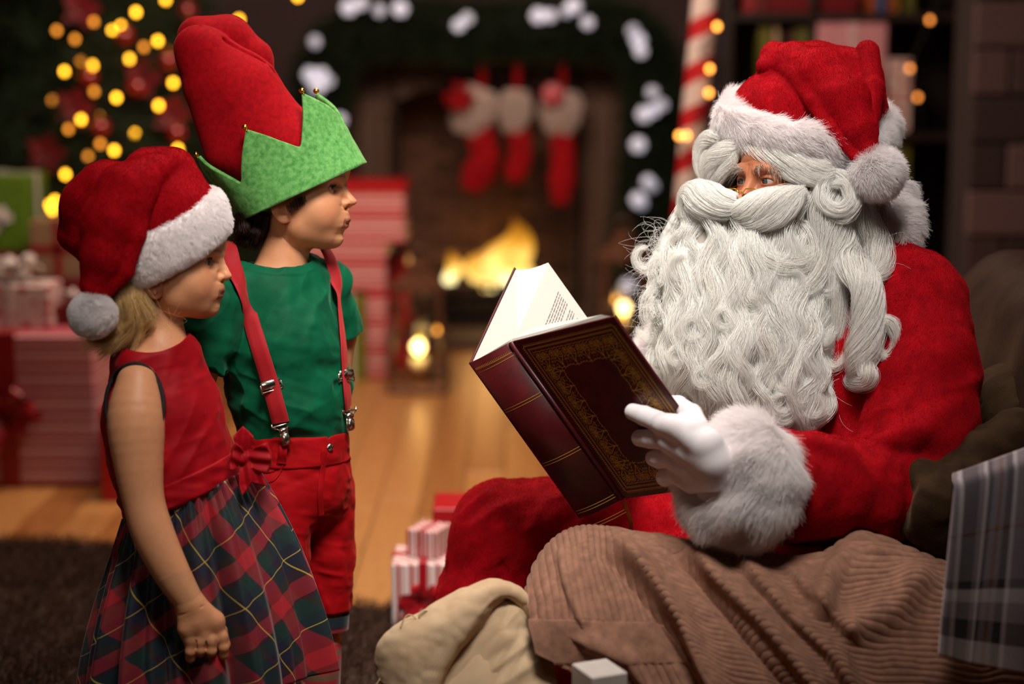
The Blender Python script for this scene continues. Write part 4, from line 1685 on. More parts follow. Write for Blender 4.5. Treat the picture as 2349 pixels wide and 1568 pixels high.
def head_tints(V, g):
    """natural colouring of the skin: cheeks and nose a little redder, lips, eyebrows"""
    x, y, z = V[:, 0], np.abs(V[:, 1]), V[:, 2]
    ch = g['cheek']
    t = .55 * np.exp(-(((x - ch[0] - 20) / 34) ** 2 + ((y - 52) / 30) ** 2 + ((z - ch[1]) / 28) ** 2))
    t += .35 * np.exp(-(((x - g['nose'][1][0] + 8) / 14) ** 2 + (y / 16) ** 2 + ((z - g['nose'][1][1]) / 14) ** 2))
    t += .4 * np.exp(-(((x - g['ear'][0]) / 30) ** 2 + ((y - g['ear'][2]) / 20) ** 2 + ((z - g['ear'][1] + 10) / 50) ** 2))
    t += .2 * np.exp(-((np.hypot(x - g['eye'][0] - 14, z - g['eye'][1] + 12) / 14) ** 2)) * np.exp(-((y - 40) / 24) ** 2)
    lx = np.clip((g['ul'][0] - x) / (g['ul'][0] - g['corner'][0]), 0, 1.2)
    mid = g['mouth'][1] + (g['corner'][1] - g['mouth'][1]) * lx ** 1.5
    hu = (g['ul'][1] + 5 - g['mouth'][1]) * np.clip(1.08 - lx, 0, 1) ** .45
    hl = (g['mouth'][1] - g['ll'][1] + 5.5) * np.clip(1.08 - lx, 0, 1) ** .45
    lip = sstep(-2.5, 2.5, mid + hu - z) * sstep(-2.5, 2.5, z - mid + hl) * (y < 27) * (x > g['corner'][0] - 6)
    ex, ez = g['eye'][0], g['eye'][1]
    arc = ez + 29 - ((y - 36) / 30) ** 2 * 9
    br = np.exp(-((z - arc) / 3.6) ** 2) * sstep(14, 22, y) * (1 - sstep(56, 72, y)) * (x > ex - 30)
    lash = np.exp(-((z - (ez + 9 - ((y - EYE_Y) / 16) ** 2 * 4)) / 2.2) ** 2) * (np.abs(y - EYE_Y) < 22) * (x > ex + 2) * .5
    return dict(tint=np.clip(t, 0, 1), lip=lip * .75, brow=np.clip(br * g['brow'] + lash, 0, 1))


def eyeball(name, c, r, look, iris, parent, R_world):
    """eye with iris and pupil drawn by the angle from where it looks; c, r in metres"""
    n, mth = 28, 40
    th = np.concatenate([np.linspace(0, .62, 24), np.linspace(.68, PI, 20)])
    V, A = [], []
    Rz = frame_to(look)
    for t in th:
        rr = r * (1.0 + .09 * math.exp(-(t / .38) ** 4))
        for k in range(mth):
            a = 2 * PI * k / mth
            V.append(rr * np.array([math.sin(t) * math.cos(a), math.sin(t) * math.sin(a), math.cos(t)]))
            A.append(t)
    V = np.array(V) @ Rz.T + c
    F = grid_faces(mth, len(th), True)
    return link(name, mesh(name, V, F, iris, attrs={'ang': A}), parent)


def lashes(g, fr, rs, n=46, length=6.0):
    """upper eyelashes of both eyes, strands in world space"""
    ex, ez, R = g['eye']
    out = []
    for s in (-1, 1):
        az = np.linspace(-.75, 1.0, n) + rs.randn(n) * .02
        w = np.clip(1 - ((az - .16) / 1.04) ** 2, .02, 1)
        el = g['lid'][0] * w ** .5 + .1 * 0 + .02
        d0 = np.stack([np.cos(el) * np.cos(az), s * np.cos(el) * np.sin(az), np.sin(el)], 1)
        p = np.array([ex, s * EYE_Y, ez]) + d0 * (R + 1.8)
        L = length * (.7 + .4 * rs.rand(n, 1))
        st = np.empty((n, 5, 3))
        for k in range(5):
            f = k / 4
            st[:, k] = p + L * (f * d0 * .9 + np.array([0, 0, 1.0]) * (.9 * f * f - .35 * f) + np.array([0, s, 0]) * .25 * f * (az[:, None] - .1))
        out.append(fr.w(st.reshape(-1, 3)).reshape(n, 5, 3))
    return np.concatenate(out)


def iris_material(name, col, ring):
    t = NT(name, .08)
    a = t.attr('ang')
    n = t.noise(900)
    f = t.math('ADD', a.outputs['Fac'], t.math('MULTIPLY', t.math('SUBTRACT', n, .5), .05))
    t.color(t.ramp(t.math('DIVIDE', f, 1.2), [(0, '#050404'), (.19, '#060505'), (.22, col), (.40, col), (.47, ring), (.51, '#b9b1ad'), (1, '#c4b8b2')]))
    t.b.inputs['Coat Weight'].default_value = .6
    t.b.inputs['Coat Roughness'].default_value = .03
    return t.m


HEAD_YAW = math.radians(14)
_k = 1 / math.cos(HEAD_YAW)
GIRL = dict(zs=1.0, fore=112, mid=54, cheek=(55, -52, 37, 38), chin=(102 * _k, -103), neck=((-28, 0, -60), (-42, 0, -235), 48, 54),
            lip_z=-68, muz=40, nose=((111 * _k, 9), (129.5 * _k, -31), (114 * _k, -46)), ul=(115 * _k, -64), mouth=(108 * _k, -72),
            ll=(110 * _k, -79), corner=(96, -80), eye=(76, -3, 16.5), lid=(.52, .36), ear=(-26, -44, 86), brow=.6, fold=9, fold2=3.2, lipr=4.2)
GIRL_PROFILE = [(119, 42), (117, 32), (112, 9), (116, -4), (123, -16), (129.6, -31), (128.6, -36), (123, -41),
                (114, -46), (114.7, -54), (115, -63.5), (110.5, -72), (110.5, -79), (104, -88), (102.4, -92), (102.8, -102),
                (99, -113), (86, -124.7)]
BOY = dict(zs=1.07, fore=114, mid=56, cheek=(60, -53, 39, 39), chin=(104 * _k, -112), neck=((-22, 0, -70), (-34, 0, -235), 50, 56),
           lip_z=-72, muz=46, nose=((110 * _k, 12), (134 * _k, -27), (118 * _k, -48)), ul=(122 * _k, -69), mouth=(116.5 * _k, -77),
           ll=(116.5 * _k, -86), corner=(100, -80), eye=(76, 1, 16.5), lid=(.30, .20), ear=(-14, -38, 88), brow=.5, fold=7, fold2=1.2, lipr=4.4)
BOY_PROFILE = [(123, 62), (121, 43), (114, 22), (111, 12.6), (116, -3), (126, -14), (135, -26), (134, -32), (124, -39),
               (118, -48), (119, -60), (122.5, -69), (117, -77), (117, -85), (108, -93), (103, -102), (105.6, -114), (101, -123), (85.5, -133)]


def build_head(g, prof, fr, h=1.35):
    V, Q = polygonize(child_head(g), (-120, -112, -215), (142, 112, 172), h)
    V = relax(V, Q, 1, .4)
    V = warp_profile(V, prof)
    return V, Q, head_tints(V, g)
# ------------------------------------------------------------------ materials of the people
M_SKIN = skin_material('child_skin', '#dca074', '#c46a4a')
M_SKIN2 = skin_material('man_skin', '#b87552', '#a5543f', .08)
M_PLUSH = fabric('red_plush', '#a80312', '#86010d', .9, .14, '#ff4a45', 34, 500, .35, .002)
M_PLUSHHAIR = hair_material('red_plush_pile', '#ac0413', .7, .10, .3, .06)
M_FELT = fabric('red_velour', '#a80412', '#88010b', .85, .25, '#ff5a50', 120, 700, .3, .001)
M_GREEN = fabric('green_velour', '#74b062', '#43863e', .85, .3, '#d8ffb0', 110, 700, .3, .001)
M_WHITEFUR = hair_material('white_fur', '#fbf6f6', .6, .03, .55, .15)
M_WHITEBASE = plain('white_fur_base', '#f4ecec', .9, .03)
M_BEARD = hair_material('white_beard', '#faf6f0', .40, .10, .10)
M_BEARDBASE = plain('shaded_beard_base', '#a79d94', .9, .06)  # white beard greyed here: shade between the locks put into the colour
M_BLONDE = hair_material('blonde_hair', '#ecc88e', .38, .28, .35)
M_BROWNHAIR = hair_material('brown_hair', '#2c1a12', .4, .25, .1)
M_LASH = hair_material('lash_hair', '#140c09', .5, .1, 0)
M_SATIN = fabric('red_satin', '#a80d1a', '#8c0612', .56, .15, '#ff8a80', 20, 1500, .12, .0004)
M_PIPING = plain('dark_piping', '#170a10', .8)
M_SHIRT = fabric('green_jersey', '#08603f', '#054d32', .62, .2, '#7fe0b0', 25, 1600, .15, .0005)
M_PANTS = fabric('red_twill', '#b20a14', '#98050c', .72, .15, '#ff7a6a', 30, 1500, .3, .0006)
M_METAL = NT('silver_metal', .22, '#d8d2c6', Metallic=1.0).m
M_GOLD = NT('gold_metal', .2, '#d9a93f', Metallic=1.0).m
M_IRIS_GIRL = iris_material('grey_blue_iris', '#3c4850', '#14181c')
M_IRIS_BOY = iris_material('brown_iris', '#3a2415', '#160c07')
M_IRIS_MAN = iris_material('pale_iris', '#48524f', '#1c1e1c')


def strap_material():
    t = NT('red_elastic', .7)
    uv = t.n('ShaderNodeUVMap')
    mp = t.n('ShaderNodeMapping')
    mp.inputs['Rotation'].default_value = (0, 0, .6)
    t.l(uv.outputs[0], mp.inputs['Vector'])
    w = t.n('ShaderNodeTexWave', wave_type='BANDS')
    w.inputs['Scale'].default_value = 260
    t.l(mp.outputs[0], w.inputs['Vector'])
    t.color(t.ramp(w.outputs['Fac'], [(0, '#8f0713'), (1, '#c8101f')]))
    t.bump(w.outputs['Fac'], .5, .0004)
    t.sheen(.3, '#ff8070')
    return t.m


def tartan_material(name, stops_u, stops_v, per, rough=.6, thin=None):
    """two sets of stripes in cloth coordinates (metres) woven half and half; thin: (colour, places, width)"""
    t = NT(name, rough)
    uv = t.n('ShaderNodeUVMap')
    s = t.sep(uv.outputs[0])
    fu = t.math('FRACT', t.math('DIVIDE', s[0], per))
    fv = t.math('FRACT', t.math('DIVIDE', s[1], per))
    a, b = t.ramp(fu, stops_u, 'CONSTANT'), t.ramp(fv, stops_v, 'CONSTANT')
    c = t.mix(.5, a, b)
    if thin:
        for col, places, w in thin:
            for f in (fu, fv):
                for p in places:
                    k = t.math('LESS_THAN', t.math('ABSOLUTE', t.math('SUBTRACT', f, p)), w)
                    c = t.mix(t.math('MULTIPLY', k, .75), c, col)
    t.color(c)
    t.sheen(.2, '#ffffff')
    t.bump(t.noise(1400), .1, .0004)
    return t.m


M_STRAP = strap_material()
RED_, MAR_, NAV_, GRN_, PUR_ = '#b01c28', '#3a1418', '#15172f', '#12302c', '#3a1030'
M_TARTAN = tartan_material('tartan_cotton', [(0, RED_), (.26, GRN_), (.46, MAR_), (.52, NAV_), (.84, GRN_)],
                           [(0, RED_), (.24, MAR_), (.30, GRN_), (.52, NAV_), (.86, MAR_)], .105, .6,
                           [('#d9b545', (.67,), .006)])
M_SOCK = tartan_material('striped_sock', [(0, '#7c1219')], [(0, '#a0151f'), (.5, '#1d5a34')], .022, .8)
M_SHOE = plain('black_shoe', '#120d0c', .35)


def ribbon(fr, path, width, f=None, lift=2.0, thick=2.4, n=60, wdir=None):
    """flat strap through local points: returns V, quads, uv (uv in metres)"""
    p = catmull(path, n)
    T = np.gradient(p, axis=0)
    T /= np.linalg.norm(T, axis=1, keepdims=True)
    if f is not None:
        e = 1.0
        N = np.stack([f((p + np.eye(3)[i] * e).astype(np.float32)) - f((p - np.eye(3)[i] * e).astype(np.float32)) for i in range(3)], 1)
    else:
        N = np.broadcast_to(np.asarray(wdir, float), p.shape)
    N = N - T * (N * T).sum(1, keepdims=True)
    N /= np.linalg.norm(N, axis=1, keepdims=True) + 1e-9
    for _ in range(3):
        N[1:-1] = (N[:-2] + N[1:-1] * 2 + N[2:]) / 4
    B = np.cross(T, N)
    prof = [(-.5, 0), (-.47, thick), (-.2, thick * 1.1), (.2, thick * 1.1), (.47, thick), (.5, 0), (.2, -thick * .3), (-.2, -thick * .3)]
    V, UV = [], []
    s = np.concatenate([[0], np.cumsum(np.linalg.norm(np.diff(p, axis=0), axis=1))])
    for i in range(n):
        for a, h in prof:
            V.append(p[i] + B[i] * a * width + N[i] * (h + lift))
            UV.append((a * width * fr.s, s[i] * fr.s))
    return np.array(V), grid_faces(len(prof), n, True), np.array(UV)


def sub(f, e=1.0):
    return lambda p: f(p) + e


def aniso_folds(dirs, s_long, s_short, amp, seed):
    """soft cloth folds that run along a direction"""
    d = unit(dirs)
    R = frame_to(d)
    sc = np.array([1 / s_short, 1 / s_short, 1 / s_long], np.float32)

    def g(p):
        q = (p @ R.astype(np.float32)) * sc
        n = noise3(q, 1.0, seed)
        return amp * (.55 * n + .75 * (.45 - np.abs(noise3(q, 1.15, seed + 9)) * 1.6) + .3 * noise3(q, .5, seed + 5))
    return g


# ------------------------------------------------------------------ the girl
GF = Frame(400, 600, 2.90)
GH = Frame(400, 600, 2.90, HEAD_YAW)
rsG = np.random.RandomState(21)


def L(u, v, y, fr):
    """local point at depth y on the line of sight through (u, v)"""
    return fr.px(u, v, y)


def g_(u, v, y):
    return L(u, v, y, GF)


def girl_body(p):
    # trunk, kept inside the dress, the arms, the legs
    d = f_chain([g_(372, 850, 0), g_(385, 960, 0), g_(400, 1120, 0), g_(420, 1230, 0)], [84, 96, 90, 105], 20)(p)
    d = smin(d, f_chain([g_(330, 838, -62), g_(372, 815, 0), g_(420, 838, 70)], [42, 46, 40], 10)(p), 22)
    d = smin(d, f_cone(g_(369, 720, 0), g_(364, 830, 0), 50, 60)(p), 40)
    d = smin(d, f_ell(g_(365, 860, 0), (92, 96, 60))(p), 20)
    arm = f_limb([g_(316, 880, -100), g_(312, 962, -122), g_(318, 1060, -138), g_(329, 1145, -150), g_(352, 1225, -164), g_(395, 1315, -180), g_(436, 1382, -190)],
                  [48, 64, 55, 46.5, 46.5, 40, 32], 26)(p)
    d = smin(d, arm, 14)
    arm2 = f_chain([g_(430, 868, 104), g_(440, 1000, 122), g_(430, 1140, 130), g_(470, 1290, 140), g_(500, 1400, 150)], [50, 52, 44, 38, 30], 12)(p)
    d = smin(d, arm2, 14)
    for s in (-1, 1):
        d = smin(d, f_chain([g_(425, 1230, s * 55), g_(430, 1480, s * 55), g_(425, 1640, s * 55), g_(430, 1830, s * 55)], [72, 52, 46, 30], 10)(p), 12)
    return d


def girl_hand(p):
    palm = f_chain([g_(438, 1384, -190), g_(455, 1425, -194), g_(470, 1462, -196)], [27, 27, 20], 8)(p)
    side = f_chain([g_(455, 1395, -193), g_(490, 1425, -190), g_(502, 1462, -186)], [26, 24, 18], 8)(p)
    ulna = f_chain([g_(430, 1395, -190), g_(430, 1440, -196), g_(440, 1476, -194)], [26, 21, 16], 8)(p)
    d = smin(smin(palm, side, 12), ulna, 12)
    fing = [[(439, 1470, -196), (437, 1494, -199), (437, 1508, -190), (440, 1500, -172)],
            [(460, 1474, -200), (460, 1490, -203), (460, 1496, -186), (462, 1482, -172)],
            [(485, 1472, -200), (485, 1492, -203), (485, 1497, -186), (484, 1482, -172)],
            [(508, 1464, -192), (513, 1484, -196), (513, 1500, -188), (506, 1498, -172)]]
    for i, ch in enumerate(fing):
        fgr = f_chain([g_(*c) for c in ch], [13, 12, 11.2, 9.5], 2)(p)
        d = smin(d, fgr, 3.5)
        d = smin(d, f_sph(g_(ch[0][0], ch[0][1] - 4, ch[0][2] - 2), 15)(p), 6)     # knuckle
    th = f_chain([g_(478, 1412, -172), g_(508, 1446, -158), g_(516, 1478, -158), g_(508, 1496, -166)], [15, 13, 12, 9.5], 4)(p)
    d = smin(d, th, 5)
    # dimples between the knuckles, crease of the wrist
    for u in (450, 473, 497):
        d = smax(d, -f_cone(g_(u, 1486, -210), g_(u, 1470, -213), 2.5, 1.5)(p), 4)
    d = smax(d, -f_chain([g_(402, 1414, -205), g_(430, 1405, -221), g_(468, 1388, -216)], [1.5, 1.5, 1.5])(p), 4)
    return smin(d, f_chain([g_(395, 1315, -180), g_(436, 1382, -190)], [40, 31])(p), 10)


def girl_bodice(p):
    d = f_chain([g_(362, 842, 0), g_(374, 950, 0), g_(392, 1050, 0), g_(420, 1130, 0)], [108, 132, 136, 140], 30)(p)
    d = smin(d, f_chain([g_(318, 838, -66), g_(366, 828, 0), g_(430, 850, 72)], [48, 54, 44], 10)(p), 20)
    return d


def girl_dress(p):
    d = girl_bodice(p)
    d = d - aniso_folds((.6, .2, 1), 190, 38, 4.2, 3)(p) - aniso_folds((.9, .1, .35), 120, 26, 2.0, 8)(p)
    # neckline, arm holes, waist
    d = smax(d, -f_ell(g_(342, 722, -10), (100, 190, 92))(p), 4)
    d = smax(d, -f_ell(g_(310, 935, -150), (68, 72, 100))(p), 3)
    d = smax(d, -f_ell(g_(450, 930, 150), (66, 70, 98))(p), 3)
    z = (p - g_(440, 1125, 0).astype(np.float32)) @ unit((-.42, 0, 1)).astype(np.float32)
    return smax(d, -(z + 6), 4)


def girl_sash(p):
    d = girl_bodice(p) - 5 - 3.2 * noise3(p * np.array([.35, .35, 1.4], np.float32), 22, 4)
    z = (p - g_(440, 1098, 0).astype(np.float32)) @ unit((-.42, 0, 1)).astype(np.float32)
    return smax(d, np.abs(z) - 27, 5)


girl = empty('person', 'little girl in red hat with white trim, red bodice and tartan skirt', 'person',
             tuple(P(405, 1000, 2.95)[:2]) + (0,))


def girl_part(name, V, Q, mat, parent=None, **kw):
    return world_child(name, mesh(name, GF.w(V), Q, mat, **kw), parent or girl)


def build_girl():
    V1, Q1, A = build_head(GIRL, GIRL_PROFILE, GH)
    V1 = GF.loc(GH.w(V1))
    V2, Q2 = polygonize(girl_body, (-190, -245, -1240), (240, 190, -30), 3.6)
    V2 = relax(V2, Q2, 6)
    V3, Q3 = polygonize(girl_hand, (-45, -245, -925), (150, -135, -690), 1.5)
    keep = V2[Q2[:, 0], 2] > -1250
    V, Q = joinVF((V1, Q1), (V2, Q2[keep]), (V3, Q3))
    nz = len(V2) + len(V3)
    tint = np.concatenate([A['tint'], np.full(len(V2), .08), .25 * np.exp(-((V3[:, 2] + 880) / 25) ** 2) + .1])
    at = dict(tint=tint, lip=np.concatenate([A['lip'], np.zeros(nz)]), brow=np.concatenate([A['brow'], np.zeros(nz)]))
    body = girl_part('body', V, Q, M_SKIN, attrs=at)
    for s in (-1, 1):
        e = eyeball('eye', GH.w((GIRL['eye'][0], s * EYE_Y, GIRL['eye'][1])), (GIRL['eye'][2] - .3) * GH.s, GH.d((.97, -.1, 0)), M_IRIS_GIRL, None, None)
        e.parent = body
        e.matrix_parent_inverse = body.matrix_parent_inverse.copy()
        e.matrix_parent_inverse = (girl.matrix_world @ body.matrix_parent_inverse).inverted()
    hair_child('eyelashes', lashes(GIRL, GH, rsG), .00022, .00008, M_LASH, body, girl)
    # ear stud
    mb = MB()
    c = np.array([GIRL['ear'][0] + 6, -GIRL['ear'][2] - 9.5, GIRL['ear'][1] - 24.0])
    for k in range(5):
        a = 2 * PI * k / 5 + .3
        Vb, Fb = uv_ball(6, 8)
        mb.add(Vb * np.array([2.2, 1.2, 2.2]) + c + np.array([2.6 * math.sin(a), 0, 2.6 * math.cos(a)]), Fb)
    Vb, Fb = uv_ball(6, 8)
    mb.add(Vb * 1.6 + c - np.array([0, 1, 0]), Fb)
    me = mb.mesh('earring', plain('pink_enamel', '#e8a7b0', .25), True)
    me.vertices.foreach_set('co', GH.w(np.concatenate(mb.v)).astype(np.float32).ravel())
    world_child('earring', me, girl)
    # dress
    V, Q = polygonize(girl_dress, (-210, -200, -640), (215, 200, -175), 2.6)
    dress = girl_part('bodice', relax(V, Q, 1), Q, M_SATIN)
    V, Q = polygonize(girl_sash, (-210, -200, -640), (240, 200, -390), 2.6)
    girl_part('sash', relax(V, Q, 1), Q, M_SATIN)
    a = np.linspace(0, 2 * PI, 49)[:-1]
    ring = np.stack([-91 + 66 * np.cos(a), -140 + 0 * a, -330 + 97 * np.sin(a)], 1)
    hit = GF.hit(girl_bodice, 400 + ring[:, 0] * 1.0, 600 - ring[:, 2])
    hit[:, 1] = np.minimum(hit[:, 1], -60)
    Vp, Fp = sweep(hit + np.array([0, -3, 0]), np.full(48, 5.0), 8, True)
    girl_part('armhole_piping', Vp, np.array(Fp), M_PIPING)
    # skirt
    nu, nv = 560, 90
    ph = np.linspace(0, 2 * PI, nu, endpoint=False)
    V, UV = [], []
    fold = sum(a_ * np.sin(k * ph + o) for a_, k, o in ((1, 11, .4), (.8, 17, 2.1), (.5, 23, 4.4), (.35, 31, 1.3)))
    gat = sum(a_ * np.sin(k * ph + o) for a_, k, o in ((1, 43, .4), (.8, 61, 2.1)))
    for j in range(nv):
        t = j / (nv - 1)
        cu, cv = 432 + 44 * t, 1128 + 470 * t
        rx = 142 + 130 * (1 - (1 - t) ** 1.7)
        ry = 128 + 52 * (1 - (1 - t) ** 1.7)
        tilt = math.radians(24 - 12 * t)
        f = (3.0 + 20 * t ** .9) * fold * .9 + 5 * math.exp(-t * 9) * gat
        x = (rx + f) * np.cos(ph)
        y = (ry + f) * np.sin(ph)
        dent = np.exp(-((x + 60) / 70) ** 2) * (y < 0) * 24 * math.exp(-((t - .55) / .35) ** 2)
        y = y + dent
        z = x * math.tan(tilt) + 3 * t * np.sin(5 * ph)
        V.append(np.stack([cu - 400 + x, y, 600 - cv + z], 1))
        UV.append(np.stack([ph * 200 * GF.s * 1.0, np.full(nu, t * 480 * GF.s)], 1))
    V, UV = np.concatenate(V), np.concatenate(UV)
    c, s = math.cos(.42), math.sin(.42)
    UV = np.stack([UV[:, 0] * c - UV[:, 1] * s, UV[:, 0] * s + UV[:, 1] * c], 1)
    # close the seam with a copied column so that the cloth coordinates stay continuous
    V = V.reshape(nv, nu, 3)
    V = np.concatenate([V, V[:, :1]], 1).reshape(-1, 3)
    UV = UV.reshape(nv, nu, 2)
    last = UV[:, :1] + np.array([2 * PI * 200 * GF.s * c, 2 * PI * 200 * GF.s * s])
    UV = np.concatenate([UV, last], 1).reshape(-1, 2)
    sk = girl_part('skirt', V, grid_faces(nu + 1, nv), M_TARTAN, uv=UV)
    so = sk.modifiers.new('thick', 'SOLIDIFY')
    so.thickness = .002
    # bow
    def petal(a, b, w, th, tip):
        a, b = np.asarray(a, float), np.asarray(b, float)
        d = unit(b - a)
        R = np.stack([d, unit(np.cross((0, -1, 0), d)), np.cross(d, unit(np.cross((0, -1, 0), d)))], 1)
        Ln = np.linalg.norm(b - a)

        def f(p):
            q = (p - a) @ R
            t = np.clip(q[:, 0] / Ln, 0, 1)
            ww = 5 + (w - 5) * t ** .7
            k = np.abs(q[:, 1]) - ww
            h = np.abs(q[:, 2] - 3.5 * np.sin(q[:, 1] * .22 + t * 2)) - (th * (.6 + .8 * np.sin(PI * np.clip(t * .9 + .1, 0, 1))))
            e = np.abs(q[:, 0] - Ln / 2) - Ln / 2 + (tip * np.abs(q[:, 1]) / w)
            return np.maximum(np.maximum(k, h), e) * .7
        return f
    yb = -112
    parts = [petal(g_(562, 1050, yb), g_(624, 1050, yb - 26), 40, 9, 12), petal(g_(560, 1046, yb - 4), g_(557, 976, yb - 12), 30, 7, 34),
             petal(g_(558, 1052, yb - 6), g_(528, 1046, yb - 22), 34, 8, 4), petal(g_(560, 1054, yb - 4), g_(578, 1106, yb - 20), 30, 7, -22)]
    knot = f_ell(g_(561, 1050, yb - 10), (11, 13, 15))

    def bow(p):
        d = parts[0](p)
        for q in parts[1:]:
            d = smin(d, q(p), 3)
        return smin(d, knot(p), 4)
    V, Q = polygonize(bow, (110, -190, -545), (260, -60, -350), 1.7)
    girl_part('bow', relax(V, Q, 2), Q, M_SATIN)
    # feet: socks and shoes down to the floor
    for s in (-1, 1):
        base = GF.w(g_(430, 1830, s * 55))
        fm = MB()
        fm.tube([base + np.array([0, 0, .22]), base + np.array([0, 0, .10]), np.array([base[0], base[1], .045])], [.036, .03, .032], 16)
        fm.build('sock', M_SOCK, None)
        o = bpy.context.scene.collection.objects[-1]
        o.parent = girl
        o.matrix_parent_inverse = girl.matrix_world.inverted()
        shoe(base, (1, 0), girl)


def uv_ball(nv=8, nu=12):
    V, F = [], []
    for j in range(nv + 1):
        t = PI * j / nv
        for i in range(nu):
            a = 2 * PI * i / nu
            V.append((math.sin(t) * math.cos(a), math.sin(t) * math.sin(a), math.cos(t)))
    for j in range(nv):
        for i in range(nu):
            F.append((j * nu + i, (j + 1) * nu + i, (j + 1) * nu + (i + 1) % nu, j * nu + (i + 1) % nu))
    return np.array(V), F


def shoe(base, d, parent, sc=1.0, mat=None):
    """a rounded shoe on the floor below base, toe towards d"""
    d = np.array([d[0], d[1], 0.0])
    d /= np.linalg.norm(d)
    b = np.array([base[0], base[1], 0.0])
    f = f_union([f_chain([b + np.array([0, 0, .034 * sc]) - d * .03 * sc, b + d * .05 * sc + np.array([0, 0, .03 * sc]), b + d * .11 * sc + np.array([0, 0, .027 * sc])],
                         [.034 * sc, .033 * sc, .029 * sc], .01), f_sph(b + np.array([0, 0, .06 * sc]), .037 * sc)], .02)

    def g(p):
        return smax(f(p), -(p[:, 2] - .002), .004)
    lo = b - .2 * sc
    hi = b + .2 * sc
    lo[2], hi[2] = -.01, .13 * sc
    V, Q = polygonize(g, lo, hi, .006 * sc)
    return world_child('shoe', mesh('shoe', V, Q, mat or M_SHOE), parent)


def hair_child(name, strands, r0, r1, mat, parent, root):
    o = hair_object(name, strands, r0, r1, mat, None)
    bpy.context.view_layer.update()
    o.parent = parent
    o.matrix_parent_inverse = parent.matrix_world.inverted()
    return o


